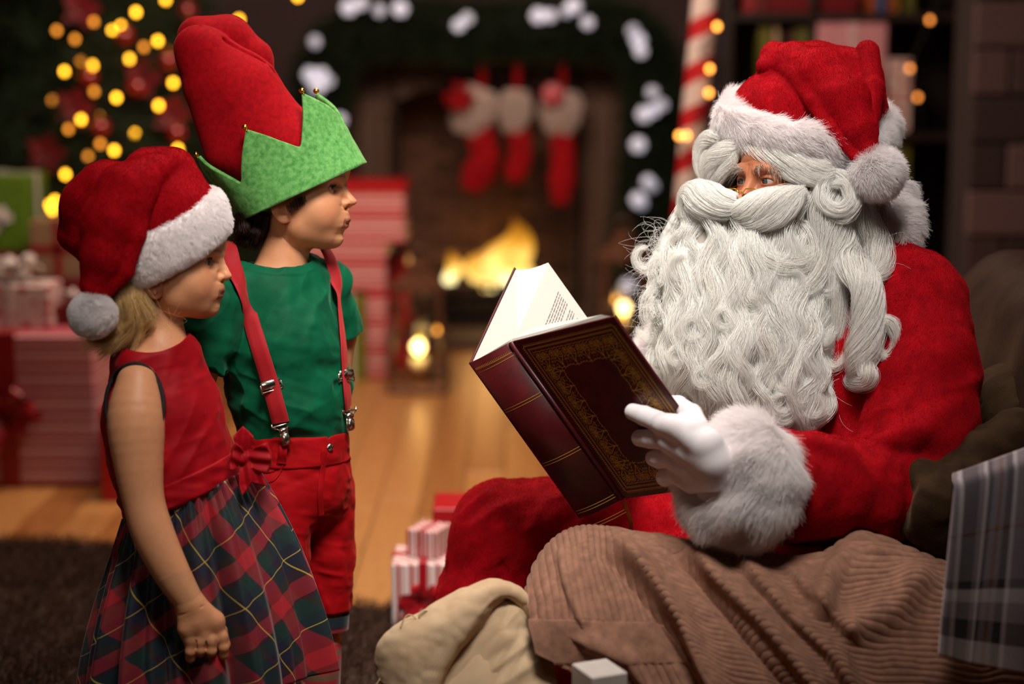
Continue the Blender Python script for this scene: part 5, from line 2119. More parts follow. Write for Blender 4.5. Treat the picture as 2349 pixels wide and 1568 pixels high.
def build_girl_hat():
    # trim: a thick fur roll round the head, hat bag, tail that falls forward over it, pompom
    ring = np.array([g_(u, v, y) for u, v, y in ((507, 482, -40), (466, 522, -92), (398, 566, -112), (330, 600, -104), (282, 622, -60), (272, 620, 20),
                                                 (330, 580, 92), (420, 525, 100), (490, 478, 50))])
    pts = np.concatenate([catmull(np.concatenate([ring[-2:], ring, ring[:2]]), 99)])[18:82]
    n = len(pts)
    up = unit((-.42, 0, 1))
    V = []
    for i in range(n):
        T = unit(pts[(i + 1) % n] - pts[i - 1])
        o = unit(np.cross(T, up))
        if o @ (pts[i] - pts.mean(0)) < 0:
            o = -o
        u2 = unit(up + o * .12)
        for k in range(20):
            a = 2 * PI * k / 20
            x, z = math.cos(a), math.sin(a)
            V.append(pts[i] + o * (24 * np.sign(x) * abs(x) ** .8) + u2 * (52 * np.sign(z) * abs(z) ** .8))
    Vt = np.array(V)
    Ft = grid_faces(20, n, True)
    Ft = np.concatenate([Ft, np.stack([(n - 1) * 20 + np.arange(20), (n - 1) * 20 + (np.arange(20) + 1) % 20, (np.arange(20) + 1) % 20, np.arange(20)], 1)])
    trim = girl_part('hat_trim', Vt, Ft, M_WHITEBASE)
    Nn = vnormals(Vt, Ft)
    if ((Nn * (Vt - pts.mean(0))).sum(1)).mean() < 0:
        Ft = Ft[:, ::-1]
    st = fur(Vt, Ft, 90000, 9, (.4, 0, -.9), rsG, 4, .16, .2, lift=.66)
    hair_child('trim_fur', GF.w(st.reshape(-1, 3)).reshape(st.shape), .00020, .0001, M_WHITEFUR, trim, girl)

    def bag(p):
        d = f_ell(g_(388, 500, -4), (116, 116, 128), frame_to(up))(p)
        d = smin(d, f_chain([g_(395, 392, -10), g_(345, 400, -20)], [54, 60], 10)(p), 26)
        d = smin(d, f_chain([g_(245, 435, 10), g_(205, 470, 20), g_(190, 545, 24)], [66, 62, 40], 10)(p), 30)
        d = smin(d, f_chain([g_(175, 480, 40), g_(168, 540, 46), g_(192, 585, 30)], [34, 34, 18], 8)(p), 10)
        tail = f_chain([g_(350, 396, -66), g_(292, 440, -92), g_(258, 510, -112), g_(240, 590, -122), g_(222, 655, -122)], [42, 66, 66, 52, 34], 10)(p)
        ridge = f_chain([g_(392, 372, -40), g_(338, 412, -96), g_(318, 470, -126), g_(312, 540, -142), g_(290, 622, -140), g_(245, 672, -132)], [30, 29, 25, 20, 17, 12], 6)(p)
        d = smin(d, smin(tail, ridge, 12), 5)
        d = d - 2.5 * noise3(p, 46, 2) - 1.2 * noise3(p, 18, 3)
        z = (p - g_(400, 575, 0).astype(np.float32)) @ up.astype(np.float32)
        lim = np.where(p[:, 1] < -95, -400, z)
        return smax(d, -np.where((p[:, 0] < -100), 1e3, lim + 30), 4) if False else d
    V, Q = polygonize(bag, (-285, -190, -110), (150, 150, 275), 3.4)
    # leave the head free below the trim
    z = (V - g_(400, 590, 0)) @ up
    keep = ~((z[Q].mean(1) < -14) & (V[Q].mean(1)[:, 1] > -96) & (V[Q].mean(1)[:, 0] > -125))
    Qk = Q[keep]
    hat = girl_part('hat', V, Qk, M_PLUSH)
    st = fur(V, Qk, 120000, 3.2, (-.3, 0, -.9), rsG, 3, .2, .2, lift=.7)
    hair_child('hat_pile', GF.w(st.reshape(-1, 3)).reshape(st.shape), .00017, .0001, M_PLUSHHAIR, hat, girl)
    Vb, Fb = uv_ball(16, 24)
    Vb = Vb * np.array([46, 44, 44]) + g_(213, 722, -135)
    pom = girl_part('pompom', Vb, np.array(Fb), M_WHITEBASE)
    st = fur(Vb, np.array(Fb), 36000, 12, (0, 0, -1), rsG, 5, .2, .2, lift=.88)
    hair_child('pompom_fur', GF.w(st.reshape(-1, 3)).reshape(st.shape), .00020, .0001, M_WHITEFUR, pom, girl)
    # blonde hair, from under the hat down over ear and nape
    S_ = []
    for gi in range(56):
        a = rsG.rand()
        ru, rv = 248 + 66 * a, 668 - 18 * a
        y0 = -74 - 24 * math.sin(PI * min(1, a * 1.1)) + rsG.randn() * 5
        eu = 226 + 104 * a ** 1.3 + rsG.randn() * 16
        ev = 790 - 12 * a + rsG.randn() * 16
        bow_ = 8 + rsG.randn() * 12
        q = [g_(ru, rv - 20, y0 + 10), g_(ru + 5 + bow_ * .4, rv + 30, y0 - 8), g_(ru + 14 * (a - .3) + bow_, rv + 75, y0 - 2), g_((ru + eu) / 2 + 10, (rv + ev) / 2 + 38, y0 + 8), g_(eu - 18, ev + 6 * rsG.randn(), y0 + 14)]
        G = catmull(q, 14)
        k = 90
        off = rsG.randn(k, 1, 3) * np.array([5, 6, 4]) * np.linspace(1, .55, 14)[None, :, None]
        fr_ = rsG.randn(k, 1, 3) * np.array([5, 4, 5]) * (np.linspace(0, 1, 14)[None, :, None] ** 2) * 1.4
        S_.append(G[None] + off + fr_)
    back = []
    for gi in range(40):
        a = rsG.rand()
        q = [g_(250 + 60 * a, 640, -60 + 120 * rsG.rand()), g_(262 + 50 * a, 720, -50 + 110 * rsG.rand()), g_(240 + 80 * a, 795 + 8 * rsG.randn(), -60 + 110 * rsG.rand())]
        G = catmull(q, 14)
        back.append(G[None] + rsG.randn(70, 1, 3) * np.array([7, 7, 5]))
    fly = []
    for gi in range(16):
        u0, v0 = 330 + 40 * rsG.rand(), 690 + 40 * rsG.rand()
        q = [g_(u0 - 30, v0 - 40, -104), g_(u0, v0, -112), g_(u0 + 25 + 20 * rsG.randn(), v0 + 22 + 18 * rsG.randn(), -112), g_(u0 + 40 + 30 * rsG.randn(), v0 + 40 + 30 * rsG.randn(), -106)]
        fly.append(catmull(q, 14)[None])
    A = np.concatenate(S_ + back + fly)
    hair_child('hair', GF.w(A.reshape(-1, 3)).reshape(A.shape), .00016, .00008, M_BLONDE, girl, girl)


build_girl()
build_girl_hat()
# ------------------------------------------------------------------ the boy
BF = Frame(683, 433, 3.16)
BH = Frame(683, 433, 3.16, HEAD_YAW)
rsB = np.random.RandomState(5)


def b_(u, v, y):
    return BF.px(u, v, y)


boy = empty('person', 'small boy in tall red and green elf hat, green shirt and red suspenders', 'person', tuple(P(660, 1000, 3.16)[:2]) + (0,))


def boy_part(name, V, Q, mat, parent=None, **kw):
    return world_child(name, mesh(name, BF.w(V), Q, mat, **kw), parent or boy)


def boy_body(p):
    d = f_chain([b_(640, 700, 0), b_(650, 800, 0), b_(665, 960, 0), b_(672, 1060, 0)], [86, 96, 88, 84], 20)(p)
    d = smin(d, f_cone(b_(652, 560, 0), b_(640, 660, 0), 52, 66)(p), 24)
    d = smin(d, f_chain([b_(520, 690, -70), b_(640, 655, 0), b_(755, 662, 70)], [44, 60, 40], 10)(p), 24)
    d = smin(d, f_chain([b_(505, 700, -86), b_(462, 830, -110), b_(440, 950, -110), b_(470, 1070, -150)], [48, 42, 36, 28], 10)(p), 10)
    d = smin(d, f_chain([b_(768, 672, 84), b_(783, 770, 110), b_(776, 860, 130), b_(745, 930, 160)], [40, 34, 30, 24], 10)(p), 10)
    for u, y, k in ((640, -62, 0), (742, 58, 1)):
        d = smin(d, f_chain([b_(660 if not k else 720, 1080, y), b_(u, 1300, y), b_(u - 4, 1470, y), b_(u - 10, 1560, y), b_(u - 6, 1640, y), b_(u - 6, 1720, y)], [58, 52, 44, 44, 38, 30], 10)(p), 10)
    return d


def boy_hand(c, d):
    """a relaxed hand: palm, four bent fingers and a thumb from its side; c wrist, d direction"""
    d = unit(d)
    R = frame_to(d, (0, 1, 0))
    w = lambda x, y, z: c + R @ np.array([x, y, z], float)
    f = f_union([f_chain([w(0, 0, 0), w(-14, 0, 40)], [20, 16], 4), f_chain([w(0, 0, 0), w(14, 0, 42)], [20, 16], 4)], 10)
    fs = [f_chain([w(x, 0, 44), w(x, -4, 66 + l), w(x, -16, 82 + l), w(x, -30, 84 + l)], [10, 9.5, 9, 8], 2) for x, l in ((-24, -4), (-8, 2), (8, 3), (24, -1))]
    th = f_chain([w(20, 0, 8), w(34, -14, 34), w(30, -26, 54)], [12, 10.5, 9], 3)

    def g(p):
        q = f(p)
        for k in fs:
            q = smin(q, k(p), 3)
        return smin(q, th(p), 5)
    return g


def shirt_solid(p):
    d = f_chain([b_(640, 700, 0), b_(648, 790, -4), b_(664, 900, -4), b_(672, 985, 0)], [122, 136, 134, 122], 30)(p)
    d = smin(d, f_chain([b_(508, 672, -66), b_(640, 634, 0), b_(762, 640, 64)], [52, 64, 46], 10)(p), 26)
    sl = f_chain([b_(500, 700, -92), b_(478, 770, -108), b_(455, 830, -118)], [68, 68, 66], 10)(p)
    sl = smax(sl, (p - b_(450, 840, -118).astype(np.float32)) @ unit(b_(455, 830, -118) - b_(500, 700, -92)).astype(np.float32), 3)
    d = smin(d, sl, 14)
    sr = f_chain([b_(764, 655, 78), b_(776, 720, 100), b_(786, 765, 108)], [44, 43, 42], 10)(p)
    sr = smax(sr, (p - b_(788, 762, 108).astype(np.float32)) @ unit(b_(786, 765, 108) - b_(764, 655, 78)).astype(np.float32), 3)
    return smin(d, sr, 14)


_bf1, _bf2 = aniso_folds((.75, -.1, .7), 230, 52, 9.5, 21), aniso_folds((1, 0, -.25), 150, 36, 9.0, 33)
_bf3 = aniso_folds((.45, 0, 1), 240, 44, 7.0, 41)


def neck_cut(p):
    return f_chain([b_(626, 470, -8), b_(631, 545, -8)], [98, 98])(p)


def shirt_f(p):
    d = shirt_solid(p)
    z = p[:, 2]
    w = sstep(-210, -420, z)
    up = 1 - sstep(-150, -230, z)
    d = d - (_bf1(p) * (1 - up) * (1 - w * .5) + _bf2(p) * w + _bf3(p) * .8)
    k = neck_cut(p)
    col = np.maximum(k - 24, 0)
    d = d - 2.2 * np.where(k < 24, 1, 0) * sstep(26, 20, k)                # the ribbed band stands proud
    d = smax(d, -k, 3)
    return d


def pants_f(p):
    d = f_chain([b_(672, 975, 0), b_(674, 1050, 0)], [124, 128], 20)(p)
    d = smin(d, f_ell(b_(672, 1110, -4), (134, 122, 120))(p), 20)
    la = f_chain([b_(635, 1140, -62), b_(632, 1280, -70), b_(640, 1395, -70)], [82, 78, 66], 14)(p)
    lb = f_chain([b_(738, 1130, 40), b_(744, 1270, 50), b_(748, 1392, 50)], [78, 72, 60], 14)(p)
    d = smin(smin(la, lb, 6), d, 22)
    d = d - aniso_folds((.5, .1, -1), 150, 30, 3.6, 9)(p) - aniso_folds((1, .2, -.25), 90, 20, 2.6, 12)(p)
    d = d + 2 * np.exp(-((p[:, 2] + 655 - .35 * p[:, 0]) / 10) ** 2)
    z = p[:, 2]
    top = (p - b_(640, 985, 0).astype(np.float32)) @ unit((.03, 0, 1)).astype(np.float32)
    d = smax(d, top, 4)
    d = smax(d, -(z + b_(0, 1424, 0)[2] * -1), 4)
    # open fly: a wedge cut at the waist
    c = b_(752, 1012, -100)
    wedge = np.abs(p[:, 0] - c[0] - (p[:, 2] - c[2]) * .15) - np.clip((p[:, 2] - c[2]) * .62, 0, 60)
    wedge = np.where((p[:, 1] < 10) & (p[:, 2] > c[2]), wedge, 30)
    return smax(d, -wedge, 2.5)


def waistband_f(p):
    d = pants_f(p) - 3.4
    z = (p - b_(660, 1022, 0).astype(np.float32)) @ unit((-.02, 0, 1)).astype(np.float32)
    return smax(d, np.abs(z) - 34, 3)


def build_boy():
    V1, Q1, A = build_head(BOY, BOY_PROFILE, BH)
    V1 = BF.loc(BH.w(V1))
    V2, Q2 = polygonize(boy_body, (-290, -230, -1320), (160, 210, -90), 3.8)
    ha, hb = boy_hand(b_(470, 1070, -150), (.1, -.1, -1)), boy_hand(b_(745, 930, 160), (-.6, .3, -.8))
    c1, c2 = b_(470, 1070, -150), b_(745, 930, 160)
    V3, Q3 = polygonize(ha, c1 - 130, c1 + 60, 2.4)
    V4, Q4 = polygonize(hb, c2 - 130, c2 + 60, 2.4)
    V, Q = joinVF((V1, Q1), (V2, Q2), (V3, Q3), (V4, Q4))
    nz = len(V) - len(V1)
    at = dict(tint=np.concatenate([A['tint'], np.full(nz, .1)]), lip=np.concatenate([A['lip'], np.zeros(nz)]), brow=np.concatenate([A['brow'], np.zeros(nz)]))
    body = boy_part('body', V, Q, M_SKIN, attrs=at)
    for s in (-1, 1):
        e = eyeball('eye', BH.w((BOY['eye'][0], s * EYE_Y, BOY['eye'][1])), (BOY['eye'][2] - .3) * BH.s, BH.d((.98, -.05, .12)), M_IRIS_BOY, None, None)
        bpy.context.view_layer.update()
        e.parent = body
        e.matrix_parent_inverse = body.matrix_world.inverted()
    hair_child('eyelashes', lashes(BOY, BH, rsB), .00024, .0001, M_LASH, body, boy)
    # hair below the hat: nape and temple
    N_ = []
    for gi in range(60):
        a = rsB.rand()
        q = [b_(545 + 70 * a, 490, -70 + 90 * rsB.rand()), b_(545 + 62 * a, 528, -66 + 80 * rsB.rand()), b_(538 + 60 * a + 6 * rsB.randn(), 556 + 6 * rsB.randn(), -50 + 80 * rsB.rand())]
        N_.append(catmull(q, 9)[None] + rsB.randn(50, 1, 3) * np.array([4, 4, 3]))
    for gi in range(14):
        a = gi / 13
        q = [b_(660 + 44 * a, 470 - 26 * a, -98 + 8 * a), b_(664 + 42 * a, 482 - 26 * a, -102 + 10 * a), b_(664 + 44 * a, 492 - 34 * a + 3 * rsB.randn(), -98 + 8 * a)]
        N_.append(catmull(q, 9)[None] + rsB.randn(16, 1, 3) * np.array([3, 1.5, 3]))
    Hh = np.concatenate(N_)
    hair_child('hair', BF.w(Hh.reshape(-1, 3)).reshape(Hh.shape), .00022, .0001, M_BROWNHAIR, boy, boy)
    # shirt with its ribbed collar band
    V, Q = polygonize(shirt_f, (-300, -220, -600), (165, 190, -90), 2.7)
    V = relax(V, Q, 1)
    shirt = boy_part('shirt', V, Q, M_SHIRT)
    a = np.linspace(0, 2 * PI, 90, endpoint=False)
    # collar seam: a fine line of stitches below the band
    ring = BF.hit(lambda p: np.maximum(shirt_solid(p), np.abs(neck_cut(p) - 25) - 1.5), np.linspace(536, 742, 90), np.interp(np.linspace(536, 742, 90), [536, 560, 600, 650, 700, 742], [585, 612, 634, 641, 630, 604]), lift=-.3)
    # trousers
    V, Q = polygonize(pants_f, (-240, -215, -1010), (165, 190, -510), 2.9)
    pants = boy_part('trousers', relax(V, Q, 1), Q, M_PANTS)
    V, Q = polygonize(waistband_f, (-240, -215, -680), (165, 190, -520), 2.4)
    band = boy_part('waistband', relax(V, Q, 1), Q, M_PANTS)
    # belt loop, pocket edge, fly seam, button
    front = f_union([pants_f, waistband_f])
    def strap_on(name, uvs, width, mat, f, lift=1.0, thick=2.0, n=40, par=None):
        q = BF.hit(f, [x[0] for x in uvs], [x[1] for x in uvs])
        V_, F_, UV_ = ribbon(BF, q, width, f, lift, thick, n)
        return boy_part(name, V_, F_, mat, par, uv=UV_)
    strap_on('belt_loop', [(655, 985), (651, 1020), (646, 1062)], 20, M_PANTS, front, 1.5, 3)
    strap_on('pocket_edge', [(560, 1068), (600, 1080), (628, 1078), (640, 1060)], 7, M_PANTS, front, .6, 1.6)
    strap_on('pocket_edge', [(604, 1108), (628, 1100), (642, 1082), (650, 1066)], 6, M_PANTS, front, .6, 1.6)
    strap_on('fly', [(742, 1035), (738, 1080), (733, 1130), (735, 1180)], 14, M_PANTS, front, 2.6, 2.4)
    bt = BF.hit(front, [757], [1026])[0]
    mb = MB()
    mb.lathe([(0, 3.2), (5, 3), (8.5, 1.5), (9, 0), (8, -2)], 20, bt + np.array([0, -2, 0]), unit((.45, -1, .1)))
    Vb = np.concatenate(mb.v)
    boy_part('button', Vb, mb.f, M_METAL)
    # plaid cuffs under the hems
    for u, y, r in ((640, -70, 64), (748, 50, 60)):
        m = MB()
        m.tube([b_(u, 1405, y), b_(u - 1, 1440, y)], [r * .92, r * .9], 40, caps=False)
        m.tube([b_(u - 1, 1440, y), b_(u, 1405, y)], [r * .88, r * .86], 40, caps=False)
        Vc = np.concatenate(m.v)
        boy_part('cuff', Vc, m.f, M_TARTAN, uv=np.stack([np.arctan2(Vc[:, 1] - y, Vc[:, 0]) * .05, Vc[:, 2] * BF.s], 1))
    for u, y in ((630, -62), (734, 58)):
        m = MB()
        m.tube([b_(u + 2, 1470, y), b_(u, 1560, y), b_(u + 4, 1640, y), b_(u + 4, 1705, y)], [50, 48, 42, 36], 32)
        Vc = np.concatenate(m.v)
        boy_part('sock', Vc, m.f, M_SOCK, uv=np.stack([Vc[:, 0] * 0, Vc[:, 2] * BF.s], 1))
        shoe(BF.w(b_(u + 4, 1720, y)), (1, -.35), boy, 1.1)
    # suspenders, their sliders and clips
    sf = lambda p: np.minimum(shirt_solid(p) - 3, pants_f(p) - 4)
    near = [(524, 572), (534, 610), (551, 660), (573, 725), (596, 800), (618, 872), (634, 930), (644, 968)]
    far = [(741, 566), (758, 600), (772, 660), (780, 730), (786, 790), (790, 850), (795, 905), (797, 935)]
    for pts, wd, k in ((near, 40, 0), (far, 36, 1)):
        q = BF.hit(sf, [x[0] for x in pts], [x[1] for x in pts])
        if k:
            q[:, 1] = np.minimum(q[:, 1], 60)
        else:
            q = np.concatenate([[q[0] + np.array([-16, 60, 4])], q])
        V_, F_, UV_ = ribbon(BF, q, wd, sf, 1.5, 2.6, 80)
        stp = boy_part('suspender', V_, F_, M_STRAP, uv=UV_)
        # slider
        i = -3 if not k else -3
        c, d = q[i] * .86 + q[i + 1] * .14, unit(q[i + 1] - q[i])
        nn = unit(np.array([.25 if not k else .8, -1, .1]))
        nn = unit(nn - d * (nn @ d))
        R = np.stack([np.cross(d, nn), d, nn], 1)
        m = MB()
        m.box(c + nn * 6, (wd + 8, 20, 7), R, bev=3)
        m.box(c + nn * 4 + d * 15, (wd + 10, 4, 5), R, bev=1.5)
        for sx in (-1, 1):
            m.box(c + nn * 4 + d * 8 + R[:, 0] * sx * (wd / 2 + 4), (4, 22, 6), R, bev=1.5)
        o = boy_part('slider', np.concatenate(m.v), m.f, M_METAL)
        # clip
        c = q[-1] + d * 6
        m = MB()
        m.box(c + nn * 5, (wd + 10, 5, 5), R, bev=2)
        for sx in (-1, 1):
            m.tube([c + nn * 5 + R[:, 0] * sx * (wd / 2 + 3) - d * 8, c + nn * 5 + R[:, 0] * sx * (wd / 2 + 3) + d * 1, c + nn * 5 + R[:, 0] * sx * 8 + d * 10], 2.2, 8)
        m.box(c + nn * 7 + d * 13, (22, 14, 9), R, bev=4)
        m.box(c + nn * 8 + d * 32, (19, 28, 10), R, bev=4)
        m.box(c + nn * 4 + d * 32, (21, 30, 4), R, bev=1.5)
        boy_part('clip', np.concatenate(m.v), m.f, M_METAL)


def build_boy_hat():
    # brim line in the picture rises to the right; the cone leans back
    c0 = b_(690, 436, 0)
    ax = unit(b_(625, 300, 0) - c0)
    side = unit(np.cross((0, 1, 0), ax))
    side = side if side[0] > 0 else -side
    yv = np.array([0, 1.0, 0])

    def cone(p):
        q = (p * np.array([1, 1.22, 1], np.float32)).astype(np.float32)
        d = f_ell(b_(668, 372, 0), (124, 118, 120), np.stack([side, yv, ax], 1))(q)
        d = smin(d, f_chain([b_(618, 330, 0), b_(548, 212, 0), b_(478, 128, 0)], [110, 92, 62], 20)(q), 20)
        d = smin(d, f_chain([b_(530, 340, 0), b_(478, 200, 0), b_(448, 108, 0)], [64, 56, 46], 10)(q), 30)
        # tip folded over to the right, behind the front of the cone
        lob = f_chain([b_(456, 86, 62), b_(522, 92, 72), b_(580, 136, 74), b_(616, 184, 60)], [50, 56, 46, 18], 10)(p)
        d = smin(d, lob, 3)
        d = smax(d, -f_chain([b_(456, 62, -10), b_(520, 98, -24), b_(577, 128, -26), b_(640, 176, -14)], [2, 5, 5, 3])(p), 9)
        d = d - 1.6 * noise3(p, 60, 6)
        # seam along the back edge
        d = smax(d, -f_chain([b_(419, 150, -34), b_(450, 250, -60), b_(492, 345, -84), b_(545, 420, -104)], [1.5, 1.5, 1.5, 1.5])(p), 4)
        z = (p - c0.astype(np.float32)) @ ax.astype(np.float32)
        inner = f_ell(b_(672, 400, 0), (112, 96, 118), np.stack([side, yv, ax], 1))(p)
        return smax(d, -np.where(z < 10, inner, 40), 2)
    V, Q = polygonize(cone, (-310, -160, -100), (180, 160, 425), 3.0)
    z = (V - c0) @ ax
    keep = z[Q].mean(1) > 4
    hat = boy_part('hat', relax(V, Q, 1), Q[keep], M_FELT)
    # green cuff with pointed upper edge
    nu, nv = 360, 26
    ph = np.linspace(0, 2 * PI, nu, endpoint=False)        # 0 = towards the brow (right), -pi/2 = towards the lens
    tips = np.array([-2.85, -1.88, -.89, .57, 1.5, 2.4])
    th = np.array([166, 172, 193, 186, 178, 170.])
    vals = np.array([-2.33, -1.30, -.10, 1.0, 1.95, 2.85])
    vh = np.array([67, 84, 90, 85, 80, 74.])
    kp = np.concatenate([np.stack([tips, th], 1), np.stack([vals, vh], 1)])
    kp = kp[kp[:, 0].argsort()]
    kx = np.concatenate([kp[-1:, 0] - 2 * PI, kp[:, 0], kp[:1, 0] + 2 * PI])
    ky = np.concatenate([kp[-1:, 1], kp[:, 1], kp[:1, 1]])
    pw = (ph + PI) % (2 * PI) - PI
    top = np.interp(pw, kx, ky)
    # tips sharp, valleys round
    k = np.hanning(9)
    k /= k.sum()
    sm = np.convolve(np.concatenate([top[-4:], top, top[:4]]), k, 'valid')
    top = np.where(top > 120, top, sm)
    rows = []
    for j in range(nv):
        t = j / (nv - 1)
        h = -6 + (top + 6) * t
        fl = 1 + .06 * np.clip(t - .5, 0, 1) * 2 * sstep(70, 150, top)
        rx = (162 - (.08 - .16 * sstep(.1, -.8, np.cos(ph))) * h) * fl
        ry = (128 - .12 * h) * fl
        dr = 2.5 * np.sin(3 * ph + 1) * (1 - t)
        rows.append(c0 + np.outer(np.cos(ph) * (rx + dr), side) + np.outer(np.sin(ph) * (ry + dr), yv) + np.outer(h, ax))
    outer = np.concatenate(rows)
    cen = c0 + ax * ((outer - c0) @ ax)[:, None]
    inn = cen + (outer - cen) * .955
    F1 = grid_faces(nu, nv, True)
    n0 = len(outer)
    V = np.concatenate([outer, inn])
    i = np.arange(nu)
    i2 = (i + 1) % nu
    e0 = np.stack([i2, i, i + n0, i2 + n0], 1)
    t0 = (nv - 1) * nu
    e1 = np.stack([t0 + i, t0 + i2, t0 + i2 + n0, t0 + i + n0], 1)
    Q = np.concatenate([F1, F1[:, ::-1] + n0, e0, e1])
    V = V + .9 * np.stack([noise3(V, 26, s) for s in range(3)], 1)
    cuff = boy_part('hat_cuff', V, Q, M_GREEN)
    N = vnormals(V, Q)
    if ((N[:n0] * (outer - cen)).sum(1)).mean() < 0:
        Q = Q[:, ::-1]
    for a, h in zip(tips, th):
        fl = 1.06
        p = c0 + side * math.cos(a) * (162 - (.08 - .16 * float(sstep(.1, -.8, np.array(math.cos(a))))) * h) * fl + yv * math.sin(a) * (128 - .12 * h) * fl + ax * (h + 6)
        Vb, Fb = uv_ball(10, 14)
        m = MB()
        m.add(Vb * np.array([6.6, 6.6, 6.2]) + p, Fb)
        m.tube([p + np.array([6.5 * math.cos(t), 6.5 * math.sin(t), 0]) for t in np.linspace(0, 2 * PI, 15)[:-1]], 1.1, 6, closed=True)
        m.tube([p - ax * 5, p - ax * 12], 1.6, 6)
        boy_part('jingle_bell', np.concatenate(m.v), m.f, M_GOLD)


build_boy()
build_boy_hat()
# ------------------------------------------------------------------ the book: geometry first, the hand rests on it
def book_points():
    B, Bb = P(1168, 785, 2.93), P(1425, 1145, 2.90)
    H = Bb - B
    A = P(1075, 833, 2.965)
    Cc = P(1408, 725, 2.745)
    D = P(1178, 613, 3.13)
    return A, B, Cc, D, H


BK_A, BK_B, BK_C, BK_D, BK_H = book_points()
BK_N = unit(np.cross(BK_C - BK_B, BK_H))
if BK_N[1] > 0:
    BK_N = -BK_N                                       # outward side of the cover that faces the lens


def on_cover(u, v, off=0.0):
    """point on the near cover (lifted by off metres) seen at pixel (u, v)"""
    c = np.array([0, 0, CAMH])
    d = P(u, v, 1.0) - c
    t = ((BK_B + BK_N * off - c) @ BK_N) / (d @ BK_N)
    return c + d * t


# ------------------------------------------------------------------ the man in red
SF = Frame(1850, 800, 3.12)
HF = Frame(1791, 415, 3.12, math.radians(135))
rsS = np.random.RandomState(77)


def s_(u, v, y):
    return SF.px(u, v, y)


santa = empty('person', 'man with long white curly beard and red fur trimmed coat, reading from a book', 'person', tuple(P(1990, 1200, 3.1)[:2]) + (0,))


def man_part(name, V, Q, mat, parent=None, fr=SF, **kw):
    return world_child(name, mesh(name, fr.w(V), Q, mat, **kw), parent or santa)


def man_head(p):
    d = f_ell((-8, 0, 40), (106, 84, 112))(p)
    d = smin(d, f_ell((40, 0, -50), (62, 68, 88))(p), 24)
    d = smin(d, f_cone((-20, 0, -80), (-34, 0, -190), 60, 66)(p), 24)
    for s in (-1, 1):
        d = smin(d, f_chain([(92, s * 16, 24), (88, s * 44, 30), (66, s * 66, 20)], [10, 10, 8])(p), 14)
        d = smax(d, -f_ell((104, s * 36, 0), (20, 26, 17))(p), 12)
        d = smin(d, f_sph((66, s * 46, -38), 30)(p), 18)
    d = smin(d, f_chain([(92, 0, 10), (106, 0, -18), (124, 0, -46)], [10, 11, 16])(p), 12)
    for s in (-1, 1):
        d = smin(d, f_ell((106, s * 17, -52), (14, 11, 12))(p), 6)
        d = smin(d, f_ell((-8, s * 84, -22), (22, 10, 42))(p), 4)
        e = (70, s * 39, 0)
        d = smax(d, -f_sph(e, 19.5)(p), .5)
        q = p - np.array(e, np.float32)
        r = np.linalg.norm(q, axis=1)
        az = np.arctan2(q[:, 1] * s, q[:, 0])
        el = np.arcsin(np.clip(q[:, 2] / (r + 1e-6), -1, 1))
        w = np.clip(1 - ((az - .08) / 1.0) ** 2, 0, 1)
        hi, lo = .34 * w ** .5, -.30 * w ** .6
        op = (np.abs(el - (hi + lo) / 2) - (hi - lo) / 2) * r
        op = np.where(q[:, 0] < 0, 50, np.where(w <= 0, 6, op))
        d = smin(d, smax(np.maximum(r - 23, 18 - r), -op, 1), 3)
    for k in range(3):
        z = 46 + 14 * k
        d = d + .9 * np.exp(-((p[:, 2] - z - 3 * np.sin(p[:, 1] * .06 + k)) / 2.2) ** 2) * (p[:, 0] > 40)
    for s in (-1, 1):
        for k in range(3):
            d = d + .8 * np.exp(-((p[:, 2] + 4 + 7 * (k - 1) - (np.abs(p[:, 1]) - 60) * (.25 * (1 - k))) / 1.6) ** 2) * sstep(58, 64, np.abs(p[:, 1])) * (p[:, 0] > 20)
        d = d + 1.0 * np.exp(-((p[:, 1] - s * 6 - .08 * p[:, 2]) / 1.8) ** 2) * (np.abs(p[:, 2] - 26) < 12) * (p[:, 0] > 60)
    return d


_sf1, _sf2, _sf3 = aniso_folds((-.3, -.2, 1), 220, 62, 10, 51), aniso_folds((1, .1, .3), 200, 46, 8, 57), aniso_folds((.2, 0, 1), 160, 40, 8, 61)


def coat_solid(p):
    d = f_chain([s_(2010, 1230, 40), s_(1995, 1050, 40), s_(1985, 850, 30), s_(1970, 690, 20)], [190, 205, 195, 150], 30)(p)
    d = smin(d, f_chain([s_(2085, 660, -70), s_(1960, 610, 10), s_(1850, 700, 150)], [92, 96, 86], 10)(p), 40)
    arm = f_chain([s_(2098, 690, -90), s_(2122, 850, -150), s_(2108, 1000, -200), s_(2062, 1118, -225)], [110, 116, 118, 118], 20)(p)
    fore = f_chain([s_(2062, 1118, -225), s_(1950, 1134, -300), s_(1790, 1114, -395)], [118, 116, 115], 20)(p)
    d2 = smin(arm, fore, 24)
    d = smin(d, d2, 16)
    arm2 = f_chain([s_(1870, 700, 160), s_(1790, 900, 190), s_(1740, 1010, 170)], [92, 92, 92], 20)(p)
    f2 = f_chain([s_(1740, 1010, 170), s_(1640, 900, 130), s_(1530, 810, 110)], [92, 84, 72], 20)(p)
    return smin(d, smin(arm2, f2, 20), 16)


